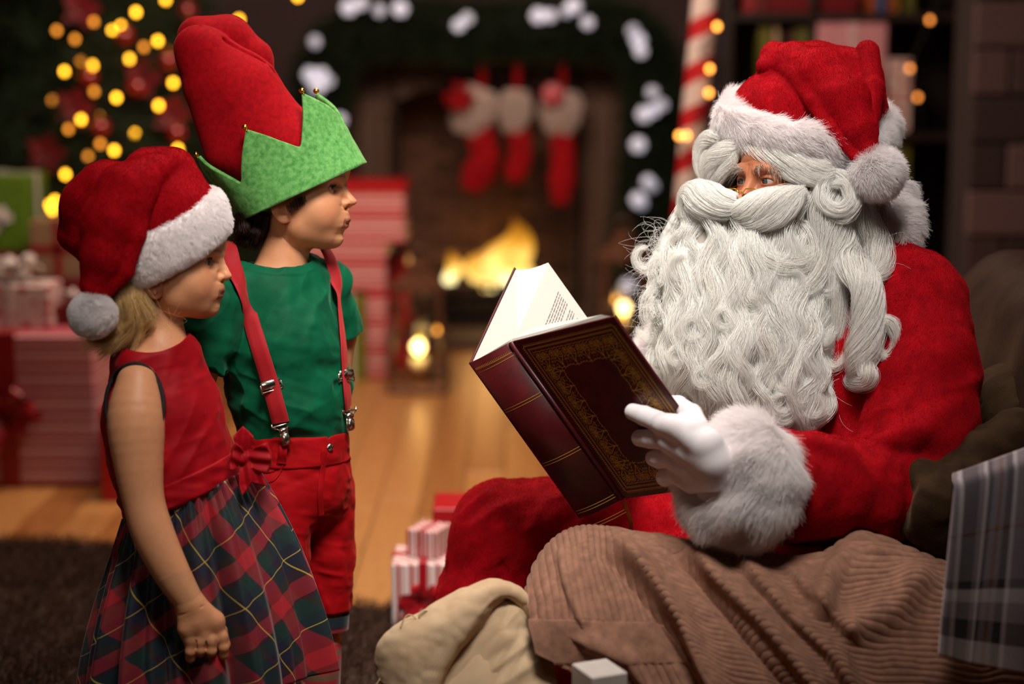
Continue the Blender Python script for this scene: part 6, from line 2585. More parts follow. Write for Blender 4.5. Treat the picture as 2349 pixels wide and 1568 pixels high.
def coat_f(p):
    d = coat_solid(p)
    u = p[:, 0]
    fore = sstep(300, 200, u)
    d = d - _sf1(p) * (1 - fore * .4) - _sf2(p) * .8 - _sf3(p) * fore
    for q, r in (([s_(1850, 1010, -440), s_(1935, 1036, -420), s_(1968, 1110, -410), s_(1960, 1210, -350)], [16, 22, 24, 12]), ([s_(2020, 1010, -325), s_(2110, 985, -318), s_(2200, 920, -240)], [18, 24, 14]),
                 ([s_(1868, 1060, -440), s_(1890, 1130, -440), s_(1870, 1210, -390)], [10, 16, 8]), ([s_(2030, 1060, -350), s_(2045, 1140, -345), s_(2020, 1210, -310)], [12, 18, 10])):
        d = smin(d, f_chain(q, r)(p), 30)
    # deep folds at the elbow bend and along the chest edge
    d = smax(d, -f_chain([s_(1990, 880, -170), s_(1940, 1000, -190)], [9, 9])(p), 16)
    # open end of the sleeve
    ax = unit(s_(1790, 1114, -395) - s_(1950, 1134, -300))
    d = np.where((u < 30) & (p[:, 1] < -110), smax(d, (p - s_(1728, 1112, -425).astype(np.float32)) @ ax.astype(np.float32), 4), d)
    return d


_tf1, _tf2 = aniso_folds((-.35, -.1, -.9), 200, 48, 9, 71), aniso_folds((-.8, 0, -.5), 150, 40, 7, 75)


def trousers_f(p):
    a = f_chain([s_(1960, 1240, 80), s_(1700, 1215, 80), s_(1400, 1215, 70), s_(1165, 1226, 60)], [150, 146, 138, 128], 20)(p)
    b = f_chain([s_(1165, 1226, 60), s_(1122, 1380, 60), s_(1110, 1560, 70), s_(1110, 1690, 80)], [128, 122, 112, 100], 20)(p)
    d = smin(a, b, 30)
    a2 = f_chain([s_(1960, 1290, -120), s_(1660, 1330, -140), s_(1400, 1345, -150)], [140, 128, 116], 20)(p)
    b2 = f_chain([s_(1400, 1345, -150), s_(1340, 1560, -120), s_(1330, 1900, -60)], [114, 106, 96], 20)(p)
    d = smin(d, smin(a2, b2, 24), 14)
    d = d - _tf1(p) - _tf2(p) * .7
    for q, r in (([s_(1310, 1180, -64), s_(1240, 1250, -72), s_(1250, 1330, -66)], 3), ([s_(1420, 1130, -62), s_(1350, 1230, -74)], 3), ([s_(1150, 1300, -66), s_(1200, 1380, -58)], 3)):
        d = smax(d, -f_chain(q, [r, r + 3, r][:len(q)])(p), 16)
    return d


def lock(G, rad, n, rs, twist=0.0, spread=.55, messy=1.0, segs=None):
    """a tress: strands round the guide curve G with radius rad along it (local units)"""
    m = len(G)
    T = np.gradient(G, axis=0)
    T /= np.linalg.norm(T, axis=1, keepdims=True) + 1e-9
    nrm = np.array([0, -1.0, 0])
    A, Bv = np.empty((m, 3)), np.empty((m, 3))
    for i in range(m):
        nrm = nrm - T[i] * (nrm @ T[i])
        nrm /= np.linalg.norm(nrm) + 1e-9
        A[i], Bv[i] = nrm, np.cross(T[i], nrm)
    rr = np.sqrt(rs.rand(n))
    ph = rs.rand(n) * 2 * PI
    t = np.linspace(0, 1, m)
    ang = ph[:, None] + twist * t[None, :]
    wob = rs.randn(n, 1, 3) * messy * 3.0 * (np.linspace(.2, 1, m) ** 1.5)[None, :, None]
    rad = np.broadcast_to(np.asarray(rad, float), (m,))
    k = rr[:, None] * rad[None, :]
    sh = (rs.rand(n, 1) - .5) * .10
    idx = np.clip(t[None, :] * (1 - np.abs(sh)) + np.maximum(sh, 0), 0, 1) * (m - 1)
    i0 = np.clip(idx.astype(int), 0, m - 2)
    fr_ = (idx - i0)[..., None]
    Gs = G[i0] * (1 - fr_) + G[i0 + 1] * fr_
    As = A[i0] * (1 - fr_) + A[i0 + 1] * fr_
    Bs = Bv[i0] * (1 - fr_) + Bv[i0 + 1] * fr_
    w1, w2 = rs.rand(n, 1) * 14 + 6, rs.rand(n, 1) * 30 + 18
    p1, p2 = rs.rand(n, 1) * 6.28, rs.rand(n, 1) * 6.28
    fz = messy * (rs.rand(n, 1) ** 2 * 2.6 * np.sin(w1 * t + p1) + .5 * np.sin(w2 * t + p2))
    return Gs + As * (k * np.cos(ang) + fz)[..., None] + Bs * (k * np.sin(ang) + np.roll(fz, 3, 0))[..., None] + wob


def core(G, rad, n=9):
    V, F = sweep(G, np.maximum(np.asarray(rad) * .62, .4), n, False, True)
    return V, F


def beard_base(p):
    d = f_ell(s_(1712, 640, -70), (190, 120, 190))(p)
    d = smin(d, f_ell(s_(1712, 780, -95), (196, 118, 190))(p), 30)
    d = smin(d, f_ell(s_(1790, 900, -100), (120, 96, 110))(p), 40)
    d = smin(d, f_ell(s_(1960, 700, -40), (60, 80, 190))(p), 30)
    return d


def build_santa():
    V1, Q1 = polygonize(man_head, (-125, -110, -240), (150, 110, 165), 1.7)
    x, y, z = V1.T
    tint = .6 * np.exp(-(((x - 80) / 40) ** 2 + ((np.abs(y) - 46) / 26) ** 2 + ((z + 30) / 22) ** 2)) + .5 * np.exp(-(((x - 120) / 20) ** 2 + ((z + 46) / 18) ** 2))
    tint += .4 * np.exp(-(((np.abs(y) - 40) / 18) ** 2 + ((z + 14) / 8) ** 2)) * (x > 40)
    V1 = SF.loc(HF.w(V1))
    torso = lambda p: f_chain([s_(1990, 1200, 30), s_(1985, 850, 30), s_(1940, 640, 20)], [130, 140, 90], 30)(p)
    V2, Q2 = polygonize(torso, s_(1990, 900, 30) - 330 - np.array([0, 0, 130]), s_(1990, 900, 30) + 330 + np.array([0, 0, 130]), 9)
    V, Q = joinVF((V1, Q1), (V2, Q2))
    z0 = np.zeros(len(V2))
    body = man_part('body', V, Q, M_SKIN2, attrs=dict(tint=np.concatenate([np.clip(tint, 0, 1), z0]), lip=np.zeros(len(V)), brow=np.zeros(len(V))))
    bpy.context.view_layer.update()
    for s in (-1, 1):
        e = eyeball('eye', HF.w((70, s * 39, 0)), 19.2 * HF.s, HF.d((.97, -.22, -.04)), M_IRIS_MAN, None, None)
        e.parent = body
        e.matrix_parent_inverse = body.matrix_world.inverted()
    # eyebrows
    E_ = []
    for s in (-1, 1):
        n = 90
        t = rsS.rand(n)
        q = catmull([(100, s * 12, 24), (99, s * 34, 34), (84, s * 58, 28), (70, s * 70, 16)], 60)
        p0 = q[(t * 59).astype(int)] + rsS.randn(n, 3) * np.array([1.5, 2, 3.0])
        d = np.stack([.5 + .2 * rsS.randn(n), s * (.8 + .2 * rsS.randn(n)), .25 + .4 * rsS.randn(n) - .7 * t], 1)
        st = np.stack([p0 + d * 22 * k / 4 + np.array([0, 0, -6.]) * (k / 4) ** 2 + rsS.randn(n, 3) * .8 * k / 4 for k in range(5)], 1)
        E_.append(st)
    E_ = np.concatenate(E_)
    hair_child('eyebrows', HF.w(E_.reshape(-1, 3)).reshape(E_.shape), .00028, .0001, hair_material('grey_brow', '#a89e94', .4, .5, .15), body, santa)
    # coat and trousers
    V, Q = polygonize(coat_f, (-360, -570, -500), (425, 330, 300), 5.2)
    V = relax(V, Q, 1)
    coat = man_part('coat', V, Q, M_PLUSH)
    st = fur(V, Q, 130000, 3.4, (-.5, 0, -.8), rsS, 3, .2, .2, mask=(V[:, 1] < 120).astype(float), lift=.55)
    hair_child('coat_pile', SF.w(st.reshape(-1, 3)).reshape(st.shape), .00022, .0001, M_PLUSHHAIR, coat, santa)
    V, Q = polygonize(trousers_f, (-880, -310, -1160), (300, 260, -240), 5.4)
    V = relax(V, Q, 1)
    tr = man_part('trousers', V, Q, M_PLUSH)
    st = fur(V, Q, 120000, 3.4, (-.5, 0, -.8), rsS, 3, .2, .2, mask=((V[:, 1] < 80) & (V[:, 2] > -800)).astype(float), lift=.55)
    hair_child('trouser_pile', SF.w(st.reshape(-1, 3)).reshape(st.shape), .00022, .0001, M_PLUSHHAIR, tr, santa)
    M_BOOT = plain('black_boot', '#0d0a0a', .3)
    for u, y in ((1110, 80), (1330, -60)):
        q = SF.w(s_(u, 1760, y))
        m = MB()
        m.tube([(q[0], q[1], .30), (q[0], q[1], .12), (q[0], q[1], .03)], [.075, .06, .055], 20)
        o = m.build('boot', M_BOOT)
        o.parent = santa
        o.matrix_parent_inverse = santa.matrix_world.inverted()
        shoe(q, (-1, -.2), santa, 1.9, M_BOOT)
    # fur cuffs
    for nm, a, b, r, cnt, ln, dr in (('cuff', s_(1732, 1106, -440), s_(1632, 1088, -528), (117, 92), 110000, 52, (-.62, -.1, -.75)), ('cuff', s_(1560, 830, 112), s_(1488, 772, 104), (76, 66), 9000, 34, (-.6, 0, .3))):
        d = unit(b - a)
        pts = [a - d * 6, a + (b - a) * .06, a + (b - a) * .3, a + (b - a) * .6, a + (b - a) * .92, b]
        rad = [r[0] * .8, r[0], r[0] * 1.04, (r[0] + r[1]) / 2, r[1], r[1] * .6]
        V, F = sweep(np.array(pts), np.array(rad), 40, False, True)
        Fq = np.array([f for f in F if len(f) == 4])
        N = vnormals(V, Fq)
        if ((N * (V - (a + b) / 2)).sum(1)).mean() < 0:
            Fq = Fq[:, ::-1]
        V = V + 7 * np.stack([noise3(V, 44, k) for k in range(3)], 1)
        cf = man_part(nm, V, F, M_WHITEBASE)
        st = fur(V, Fq, cnt, ln, dr, rsS, 7, .16, .35, mask=(V[:, 1] < (-400 if cnt > 20000 else 200)).astype(float) + .05, lift=.42, droop=(0, 0, -.25))
        hair_child('cuff_fur', SF.w(st.reshape(-1, 3)).reshape(st.shape), .00024, .0001, M_WHITEFUR, cf, santa)
    # fur collar
    q = catmull([s_(2052, 300, 30), s_(2056, 420, 20), s_(2068, 500, 0), s_(2060, 545, -10), s_(2050, 570, 40)], 40)
    V, F = sweep(q, np.linspace(30, 40, 40) * np.concatenate([[.5], np.ones(38), [.5]]), 16, False, True)
    Fq = np.array([f for f in F if len(f) == 4])
    N = vnormals(V, Fq)
    if ((N * (V - np.repeat(q, 16, 0))).sum(1)).mean() < 0:
        Fq = Fq[:, ::-1]
    k0 = V[:, 2] < s_(2056, 410, 20)[2]
    Fk = [f for f in F if k0[list(f)].all()]
    col = man_part('fur_collar', V, Fk, M_WHITEBASE)
    st = fur(V, np.array([f for f in Fq if k0[f].all()]), 12000, 34, (.7, 0, -.4), rsS, 6, .2, .3, lift=.5)
    hair_child('collar_fur', SF.w(st.reshape(-1, 3)).reshape(st.shape), .00034, .0001, M_WHITEFUR, col, santa)
    build_glove()
    build_beard(body)
    build_santa_hat()
    build_glasses()


def knit_material():
    t = NT('white_knit', .85)
    n = t.coord('Object', (1, 1, 1))
    w = t.n('ShaderNodeTexWave', wave_type='BANDS', bands_direction='Z')
    w.inputs['Scale'].default_value = 260
    w.inputs['Distortion'].default_value = 1.5
    w.inputs['Detail Scale'].default_value = .6
    t.l(n, w.inputs['Vector'])
    t.color(t.ramp(w.outputs['Fac'], [(0, '#dcd2d6'), (.5, '#e9e1e5'), (1, '#ece6e8')]))
    t.bump(w.outputs['Fac'], .3, .0005)
    t.sheen(.3, '#ffffff')
    return t.m


def build_glove():
    mk = knit_material()
    def g(u, v, off):
        """off: distance in pixel units above the cover"""
        return SF.loc(on_cover(u, v, off * SF.s))
    fing = [([(1512, 967, 26), (1478, 953, 22), (1452, 944, 19)], [22, 20.5, 17.5]),
            ([(1528, 1008, 30), (1492, 1006, 24), (1468, 1004, 15)], [22, 20, 18]),
            ([(1540, 1048, 30), (1512, 1052, 26), (1499, 1050, 14)], [21, 20, 17]),
            ([(1550, 1086, 28), (1526, 1094, 26), (1522, 1096, 12)], [20, 19, 16])]
    fs = [f_chain([g(*c) for c in ch], r, 3) for ch, r in fing]
    palm = f_union([f_chain([g(1512, 970, 28), g(1570, 985, 44), g(1620, 1020, 52)], [22, 30, 36], 6), f_chain([g(1530, 1010, 32), g(1585, 1030, 46), g(1640, 1060, 54)], [23, 33, 36], 6),
                    f_chain([g(1542, 1050, 32), g(1590, 1066, 45), g(1640, 1080, 54)], [22, 32, 34], 6), f_chain([g(1552, 1088, 30), g(1588, 1100, 42), g(1640, 1094, 54)], [21, 27, 30], 6)], 12)
    knuck = [f_sph(g(1516, 972, 38), 17), f_sph(g(1532, 1012, 42), 18), f_sph(g(1544, 1050, 41), 17), f_sph(g(1556, 1086, 37), 15)]
    # thumb leaves the side of the palm and lies on the inner pages
    th = f_chain([g(1600, 985, 40), g(1586, 950, 4), g(1556, 928, -42), g(1530, 920, -52)], [26, 21, 18, 14], 6)
    wr = f_chain([g(1630, 1050, 52), s_(1715, 1098, -460)], [38, 46], 8)

    def hand(p):
        d = smin(palm(p), wr(p), 14)
        for q in knuck:
            d = smin(d, q(p), 10)
        for q in fs:
            d = smin(d, q(p), 2.5)
        return smin(d, th(p), 6)
    lo = np.min([g(1430, 1170, 0), g(1430, 900, -80), g(1720, 1170, 120)], 0) - 70
    hi = np.max([g(1430, 1170, 0), g(1430, 900, 60), g(1720, 900, 120)], 0) + 70
    V, Q = polygonize(hand, lo, hi, 2.0)
    man_part('glove', relax(V, Q, 1), Q, mk)
    # the far hand supports the other cover from behind
    A = BK_A + BK_H * .35
    W = unit(BK_D - BK_A)
    nO = unit(np.cross(W, BK_H))
    if nO[0] > 0:
        nO = -nO
    nO = -nO if (nO @ (BK_C - BK_B)) > 0 else nO
    def k(x, z, o):
        return SF.loc(BK_D + BK_H * z - W * x + nO * o)
    wrist = s_(1496, 850, 112)
    fs2 = [f_chain([k(-.03, .45 + .05 * i, .02), k(.02, .43 + .06 * i, .018), k(.06 + .004 * i, .42 + .065 * i, .016)], [13, 12, 10], 2) for i in range(4)]
    palm2 = f_chain([wrist, k(-.05, .54, .03)], [34, 30], 6)
    th2 = f_chain([k(-.05, .50, 0), k(-.035, .42, -.03), k(-.01, .38, -.04)], [14, 12, 10], 3)

    def hand2(p):
        d = palm2(p)
        for q in fs2:
            d = smin(d, q(p), 5)
        return smin(d, th2(p), 5)
    c = np.array([wrist, k(.06, .4, .02), k(.06, .7, .02), k(-.05, .35, -.05)])
    V, Q = polygonize(hand2, c.min(0) - 50, c.max(0) + 50, 3.4)
    man_part('glove', V, Q, mk)


def curl_path(c, r0, r1, turns, a0, squash=1.0, dirn=1, n=30, lead=None):
    """spiral in the picture plane round local point c"""
    t = np.linspace(0, 1, n)
    a = a0 + dirn * turns * 2 * PI * t
    r = r0 + (r1 - r0) * t
    q = np.stack([c[0] + r * np.cos(a), c[1] - 14 * t, c[2] + squash * r * np.sin(a)], 1)
    return q if lead is None else np.concatenate([lead, q])


def build_beard(body):
    V, Q = polygonize(beard_base, (-420, -260, -330), (230, 120, 320), 5)
    # keep clear of the face and of the chest behind
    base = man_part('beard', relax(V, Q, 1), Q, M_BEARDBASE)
    out, coresV = [], []

    def put(uvy, rad, n, twist=1.0, messy=1.0, m=26, with_core=True):
        G = catmull(uvy, m)
        r = catmull(np.stack([np.asarray(rad, float)] * 3, 1), m)[:, 0]
        out.append(lock(G, r, n, rsS, twist, messy=messy))
        if with_core:
            coresV.append(core(G, r))

    def surf(us, vs, lift):
        return SF.hit(beard_base, us, vs, lift=lift)
    # rows of waved tresses over the whole front
    rows = [(470, 26, 1505, 1930, .9), (560, 30, 1500, 1930, 1.0), (650, 30, 1492, 1930, 1.0), (740, 26, 1500, 1940, 1.0), (820, 22, 1540, 1930, 1.0), (880, 16, 1600, 1910, .9)]
    for (v0, n, ua, ub, sc) in rows:
        for i in range(n):
            f = (i + .5 + .5 * rsS.randn() * .5) / n
            f = min(max(f, 0), 1)
            u0 = ua + (ub - ua) * f
            vv = v0 + rsS.randn() * 26
            edge = abs(f - .5) * 2
            L_ = (150 + 60 * rsS.rand()) * sc
            m = 24
            t = np.linspace(0, 1, m)
            amp = (10 + 16 * rsS.rand()) * (1 if rsS.rand() < .5 else -1)
            wl = 100 + 60 * rsS.rand()
            ph0 = rsS.rand() * 6.28
            flow = (f - .42) * 46 if v0 < 620 else (f - .5) * -14
            us = u0 + flow * t + amp * np.sin(2 * PI * L_ * t / wl + ph0) * (.3 + .9 * t)
            vs = vv + L_ * t
            wid = (11 + 10 * rsS.rand())
            lift = 1 + 22 * rsS.rand() ** 1.5 + 20 * np.sin(PI * np.clip(t * 1.1, 0, 1)) * rsS.rand()
            us = np.maximum(us, 1487 + np.maximum(0, 640 - vs) * .5 + np.maximum(0, vs - 850) * .3)
            us = np.minimum(us, 1950)
            G = surf(us, vs, 0)
            D = np.stack([0 * t, -np.ones(m), 0 * t], 1)
            G = G + D * np.broadcast_to(np.asarray(lift), (m,))[:, None]
            if rsS.rand() < .45:                       # the end rolls up into a curl
                a0 = PI * .5 if amp > 0 else PI * .5
                k = 10
                dirn = 1 if amp > 0 else -1
                th = np.linspace(0, 1.5 * PI * (.6 + .5 * rsS.rand()), k)
                R_ = 16 + 10 * rsS.rand()
                e = G[-1]
                G = np.concatenate([G, np.stack([e[0] + dirn * R_ * (1 - np.cos(th)), e[1] - 4 * th, e[2] - R_ * np.sin(th)], 1)[1:]])
            m2 = len(G)
            rr = wid * (np.sin(PI * np.clip(np.linspace(.12, 1.0, m2), 0, 1)) ** .55 * .9 + .12)
            out.append(lock(G, rr, 150, rsS, rsS.randn() * 1.6, messy=1.0 + .8 * rsS.rand()))
    # big curls seen in the photograph: below the moustache, the rolls, the ringlets at the side
    def Y(u, v, l=10):
        return surf([u], [v], l)[0]
    for path, rad, n, tw in (
            ([(1700, 505), (1722, 560), (1742, 600), (1800, 612), (1852, 590), (1868, 540)], [14, 34, 36, 32, 26, 10], 420, 2.5),
            ([(1800, 500), (1850, 540), (1872, 600), (1848, 660), (1800, 668)], [16, 34, 36, 26, 8], 380, 2.0),
            ([(1690, 560), (1692, 640), (1716, 690), (1752, 690)], [16, 26, 24, 8], 260, 2.0),
            ([(1560, 520), (1540, 580), (1560, 650), (1600, 690)], [14, 28, 26, 8], 260, 1.6),
            ([(1640, 540), (1620, 620), (1640, 700), (1616, 770)], [14, 26, 24, 8], 260, 1.6),
            ([(1760, 700), (1740, 760), (1770, 820), (1740, 880)], [14, 28, 26, 8], 260, 1.6),
            ([(1830, 690), (1860, 760), (1830, 830), (1862, 900)], [14, 28, 26, 8], 260, 1.6),
            ([(1560, 760), (1580, 830), (1556, 890), (1590, 940)], [14, 26, 24, 8], 240, 1.6),
            ([(1660, 760), (1690, 830), (1660, 900), (1700, 950)], [14, 26, 24, 8], 240, 1.6)):
        put([Y(u, v, 16) for u, v in path], rad, int(n * 1.5), tw, 1.2)
    y0 = -120
    # long side hair of the wig and its sausage curls
    for path, rad, n, tw in (
            ([(1905, 400, -150), (1905, 500, -140), (1935, 590, -138), (1985, 650, -134), (1990, 740, -130), (1975, 820, -126), (1962, 870, -124)], [26, 46, 44, 36, 38, 40, 16], 700, 9),
            ([(1960, 410, -120), (1975, 500, -110), (2010, 560, -104), (2020, 620, -104), (1985, 650, -110)], [24, 40, 38, 28, 8], 420, 3),
            ([(2000, 440, -70), (2030, 520, -60), (2052, 570, -64), (2030, 610, -80)], [24, 34, 26, 8], 300, 2),
            ([(1880, 420, -160), (1880, 480, -160), (1898, 540, -156), (1905, 620, -150), (1920, 700, -142), (1925, 780, -136)], [18, 30, 30, 28, 24, 8], 380, 4),
            ([(1985, 660, -122), (2005, 700, -124), (2000, 740, -126), (2040, 740, -128), (2062, 780, -126), (2040, 818, -124), (2008, 800, -122), (1998, 770, -120)], [12, 17, 15, 17, 17, 14, 11, 4], 260, 3),
            ([(1960, 800, -130), (1985, 840, -134), (1990, 868, -136), (1955, 876, -136), (1940, 850, -134)], [12, 22, 24, 18, 6], 220, 3),
            ([(1890, 880, -160), (1905, 930, -170), (1880, 965, -176), (1850, 975, -176), (1852, 945, -176), (1878, 940, -178)], [14, 16, 14, 12, 9, 4], 200, 2)):
        put([s_(a_, b_, c_ - 85 * float(sstep(560, 680, np.array(b_)) * sstep(1930, 1985, np.array(a_)))) for a_, b_, c_ in path], rad, int(n * 1.5), tw, 1.0, 34)
    # front hair: rolls swept from the parting over brow and temple
    for path, rad, n, tw in (
            ([(1710, 334, -112), (1750, 352, -142), (1806, 372, -168), (1862, 386, -176), (1905, 384, -168)], [16, 27, 27, 25, 18], 420, 4),
            ([(1730, 346, -116), (1776, 374, -148), (1828, 400, -172), (1880, 408, -178), (1915, 392, -168)], [9, 20, 22, 20, 12], 300, 4),
            ([(1905, 392, -166), (1885, 430, -178), (1890, 468, -184), (1925, 482, -186), (1950, 458, -184), (1938, 425, -180), (1908, 424, -180)], [16, 18, 18, 18, 17, 14, 8], 300, 2),
            ([(1910, 396, -158), (1950, 420, -170), (1962, 460, -174), (1935, 500, -176), (1902, 496, -178)], [16, 18, 18, 15, 6], 260, 2),
            ([(1694, 332, -100), (1664, 348, -86), (1636, 370, -66), (1628, 405, -52), (1640, 440, -50)], [16, 27, 27, 24, 10], 380, 3),
            ([(1692, 340, -102), (1678, 368, -94), (1654, 400, -80), (1642, 428, -66)], [8, 15, 15, 8], 220, 2),
            ([(1660, 318, -60), (1628, 318, -30), (1612, 344, -14), (1616, 392, -14), (1634, 432, -26)], [14, 22, 24, 22, 8], 300, 3),
            ([(1862, 440, -166), (1840, 470, -170), (1830, 505, -176)], [8, 14, 10], 140, 2)):
        put([s_(*q) for q in path], rad, int(n * 1.6), tw, .7, 30)
    # moustache: two rolled ends that meet under the nose
    mu = []
    for path, rad, n, tw in (
            ([(1692, 466, -180), (1660, 470, -176), (1622, 462, -160), (1594, 452, -138), (1588, 476, -130), (1606, 500, -136), (1648, 504, -156)], [20, 38, 46, 40, 34, 32, 14], 900, 3),
            ([(1690, 458, -182), (1640, 450, -172), (1606, 440, -150)], [16, 24, 10], 300, 2),
            ([(1684, 484, -184), (1722, 482, -198), (1768, 466, -206), (1815, 448, -200), (1846, 436, -188)], [22, 36, 36, 24, 8], 800, -3),
            ([(1690, 500, -186), (1730, 506, -200), (1780, 494, -206), (1822, 462, -200), (1836, 430, -192)], [14, 26, 28, 20, 6], 500, -3)):
        G = catmull([s_(*q) for q in path], 30)
        r = catmull(np.stack([np.asarray(rad, float)] * 3, 1), 30)[:, 0]
        mu.append(lock(G, r, int(n * 1.6), rsS, tw, messy=.8))
        coresV.append(core(G, r))
    # loose fine hair round the outline
    fl = []
    for i in range(900):
        if rsS.rand() < .6:
            u0, v0 = 1500 + 80 * rsS.rand() ** 2, 520 + 420 * rsS.rand()
            dx = -1
        else:
            u0, v0 = 1560 + 470 * rsS.rand(), 500 + 460 * rsS.rand()
            dx = rsS.choice([-1, 1])
        p0 = s_(u0, v0, -90 - 70 * rsS.rand())
        m = 14
        a0 = rsS.rand() * 6.28
        w = (rsS.rand() * 1.3 + .2) * rsS.choice([-1, 1])
        st = [p0]
        for k in range(m - 1):
            a = a0 + w * k / m * 3
            st.append(st[-1] + np.array([dx * .35 + math.cos(a), -.2 + .3 * rsS.randn(), -.25 + math.sin(a)]) * (3 + 3 * rsS.rand()))
        fl.append(st)
    out.append(np.resize(np.array(fl), (len(fl), 14, 3)))
    Vc, Fc, n0 = [], [], 0
    for v, f in coresV:
        Vc.append(v)
        Fc += [tuple(int(i) + n0 for i in q) for q in f]
        n0 += len(v)
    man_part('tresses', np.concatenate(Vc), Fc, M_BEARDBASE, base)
    W = [SF.w(a.reshape(-1, 3)).reshape(a.shape) for a in out]
    o = hair_object('curls', W, .00015, .00007, M_BEARD)
    bpy.context.view_layer.update()
    o.parent = base
    o.matrix_parent_inverse = base.matrix_world.inverted()
    W = [SF.w(a.reshape(-1, 3)).reshape(a.shape) for a in mu]
    o = hair_object('moustache', W, .00017, .00008, M_BEARD, kind=None)
    o.parent = santa
    o.matrix_parent_inverse = santa.matrix_world.inverted()


def build_santa_hat():
    ring = np.array([s_(*q) for q in ((1666, 276, -30), (1700, 298, -92), (1752, 314, -138), (1820, 328, -160), (1890, 342, -160), (1945, 356, -132), (1990, 356, -80), (2020, 330, -20), (2030, 300, 50),
                                      (1960, 262, 130), (1850, 250, 150), (1740, 246, 110), (1680, 250, 40)) ])
    m = len(ring)
    n = 90
    pts = catmull(np.concatenate([ring[-3:], ring, ring[:4]]), (m + 6) * 12 + 1)[36:36 + m * 12]
    V, F = sweep(pts, np.full(len(pts), 46.0), 18, True, flat=1.0)
    cen = pts.mean(0)
    up = unit(np.array([-.05, .1, 1.0]))
    d = V - np.repeat(pts, 18, 0)
    rad = np.repeat(pts, 18, 0) - cen
    rad /= np.linalg.norm(rad, axis=1, keepdims=True)
    dr = (d * rad).sum(1, keepdims=True)
    V = np.repeat(pts, 18, 0) + d - rad * dr * .5
    V = V + 3 * np.stack([noise3(V, 34, k) for k in range(3)], 1)
    Fq = np.array(F)
    N = vnormals(V, Fq)
    if ((N * d).sum(1)).mean() < 0:
        Fq = Fq[:, ::-1]
    trim = man_part('hat_trim', V, Fq, M_WHITEBASE)
    st = fur(V, Fq, 80000, 30, (.75, 0, -.45), rsS, 7, .12, .3, lift=.36)
    hair_child('trim_fur', SF.w(st.reshape(-1, 3)).reshape(st.shape), .00022, .0001, M_WHITEFUR, trim, santa)

    def bag(p):
        d = f_ell(s_(1850, 265, 0), (176, 136, 130))(p)
        d = smin(d, f_chain([s_(1815, 165, -10), s_(1872, 158, 0), s_(1960, 170, 6)], [66, 62, 56], 10)(p), 22)
        d = smin(d, f_chain([s_(1985, 180, 0), s_(2000, 260, 0)], [40, 36], 10)(p), 18)
        flap = f_chain([s_(1815, 140, -60), s_(1880, 168, -106), s_(1930, 230, -138), s_(1966, 300, -158), s_(1990, 352, -168)], [42, 58, 60, 44, 26], 10)(p)
        d = smin(d, flap, 7)
        rid = f_chain([s_(1770, 128, -40), s_(1830, 175, -112), s_(1868, 232, -150), s_(1905, 300, -176), s_(1962, 362, -186)], [24, 22, 20, 16, 8], 6)(p)
        d = smin(d, rid, 9)
        r2 = f_chain([s_(1755, 150, -60), s_(1775, 118, -30), s_(1830, 118, -20), s_(1850, 150, -40)], [20, 22, 20, 12], 6)(p)
        d = smin(d, r2, 8)
        d = smin(d, f_chain([s_(1990, 120, -20), s_(2004, 200, -70), s_(1992, 330, -140)], [26, 24, 14], 8)(p), 6)
        return d - 2.6 * noise3(p, 42, 5) - 1.4 * noise3(p, 18, 8)
    V, Q = polygonize(bag, (-200, -230, 380), (225, 170, 730), 3.2)
    z = V[:, 2]
    keep = (z[Q].mean(1) > s_(1850, 330, 0)[2]) | (V[Q].mean(1)[:, 1] < -120)
    hat = man_part('hat', relax(V, Q, 1), Q[keep], M_PLUSH)
    st = fur(V, Q[keep], 110000, 3.0, (.4, 0, -.9), rsS, 3, .2, .2, lift=.5)
    hair_child('hat_pile', SF.w(st.reshape(-1, 3)).reshape(st.shape), .00017, .0001, M_PLUSHHAIR, hat, santa)
    Vb, Fb = uv_ball(16, 24)
    Vb = Vb * np.array([44, 40, 38]) + s_(2012, 398, -172)
    pom = man_part('pompom', Vb, np.array(Fb), M_WHITEBASE)
    st = fur(Vb, np.array(Fb), 30000, 30, (.4, 0, -.8), rsS, 6, .2, .3, lift=.72)
    hair_child('pompom_fur', SF.w(st.reshape(-1, 3)).reshape(st.shape), .00022, .0001, M_WHITEFUR, pom, santa)


def build_glasses():
    m = MB()
    for s in (-1, 1):
        a = np.linspace(0, 2 * PI, 41)[:-1]
        q = np.stack([126 - 4 * np.cos(a), s * 33 + 24 * np.cos(a), -33 + 20 * np.sin(a)], 1)
        q[:, 2] = np.minimum(q[:, 2], -33 + 17)
        m.tube(q, 1.5, 8, closed=True)
        m.tube([(124, s * 57, -28), (100, s * 70, -16), (40, s * 84, -6), (-10, s * 92, 2)], 1.3, 8)
    m.tube(catmull([(127, -10, -26), (130, 0, -21), (127, 10, -26)], 9), 1.4, 8)
    o = man_part('glasses', np.concatenate(m.v), m.f, M_GOLD, None, HF)
    g = MB()
    for s in (-1, 1):
        a = np.linspace(0, 2 * PI, 33)[:-1]
        rim = np.stack([126 - 4 * np.cos(a), s * 33 + 23 * np.cos(a), np.minimum(-33 + 19 * np.sin(a), -17)], 1)
        for off in (0, ):
            g.add(rim, [tuple(range(32))])
    t = NT('lens_glass', .02, '#ffffff')
    t.b.inputs['Transmission Weight'].default_value = 1
    t.b.inputs['IOR'].default_value = 1.02
    man_part('lenses', np.concatenate(g.v), g.f, t.m, o, HF)


build_santa()
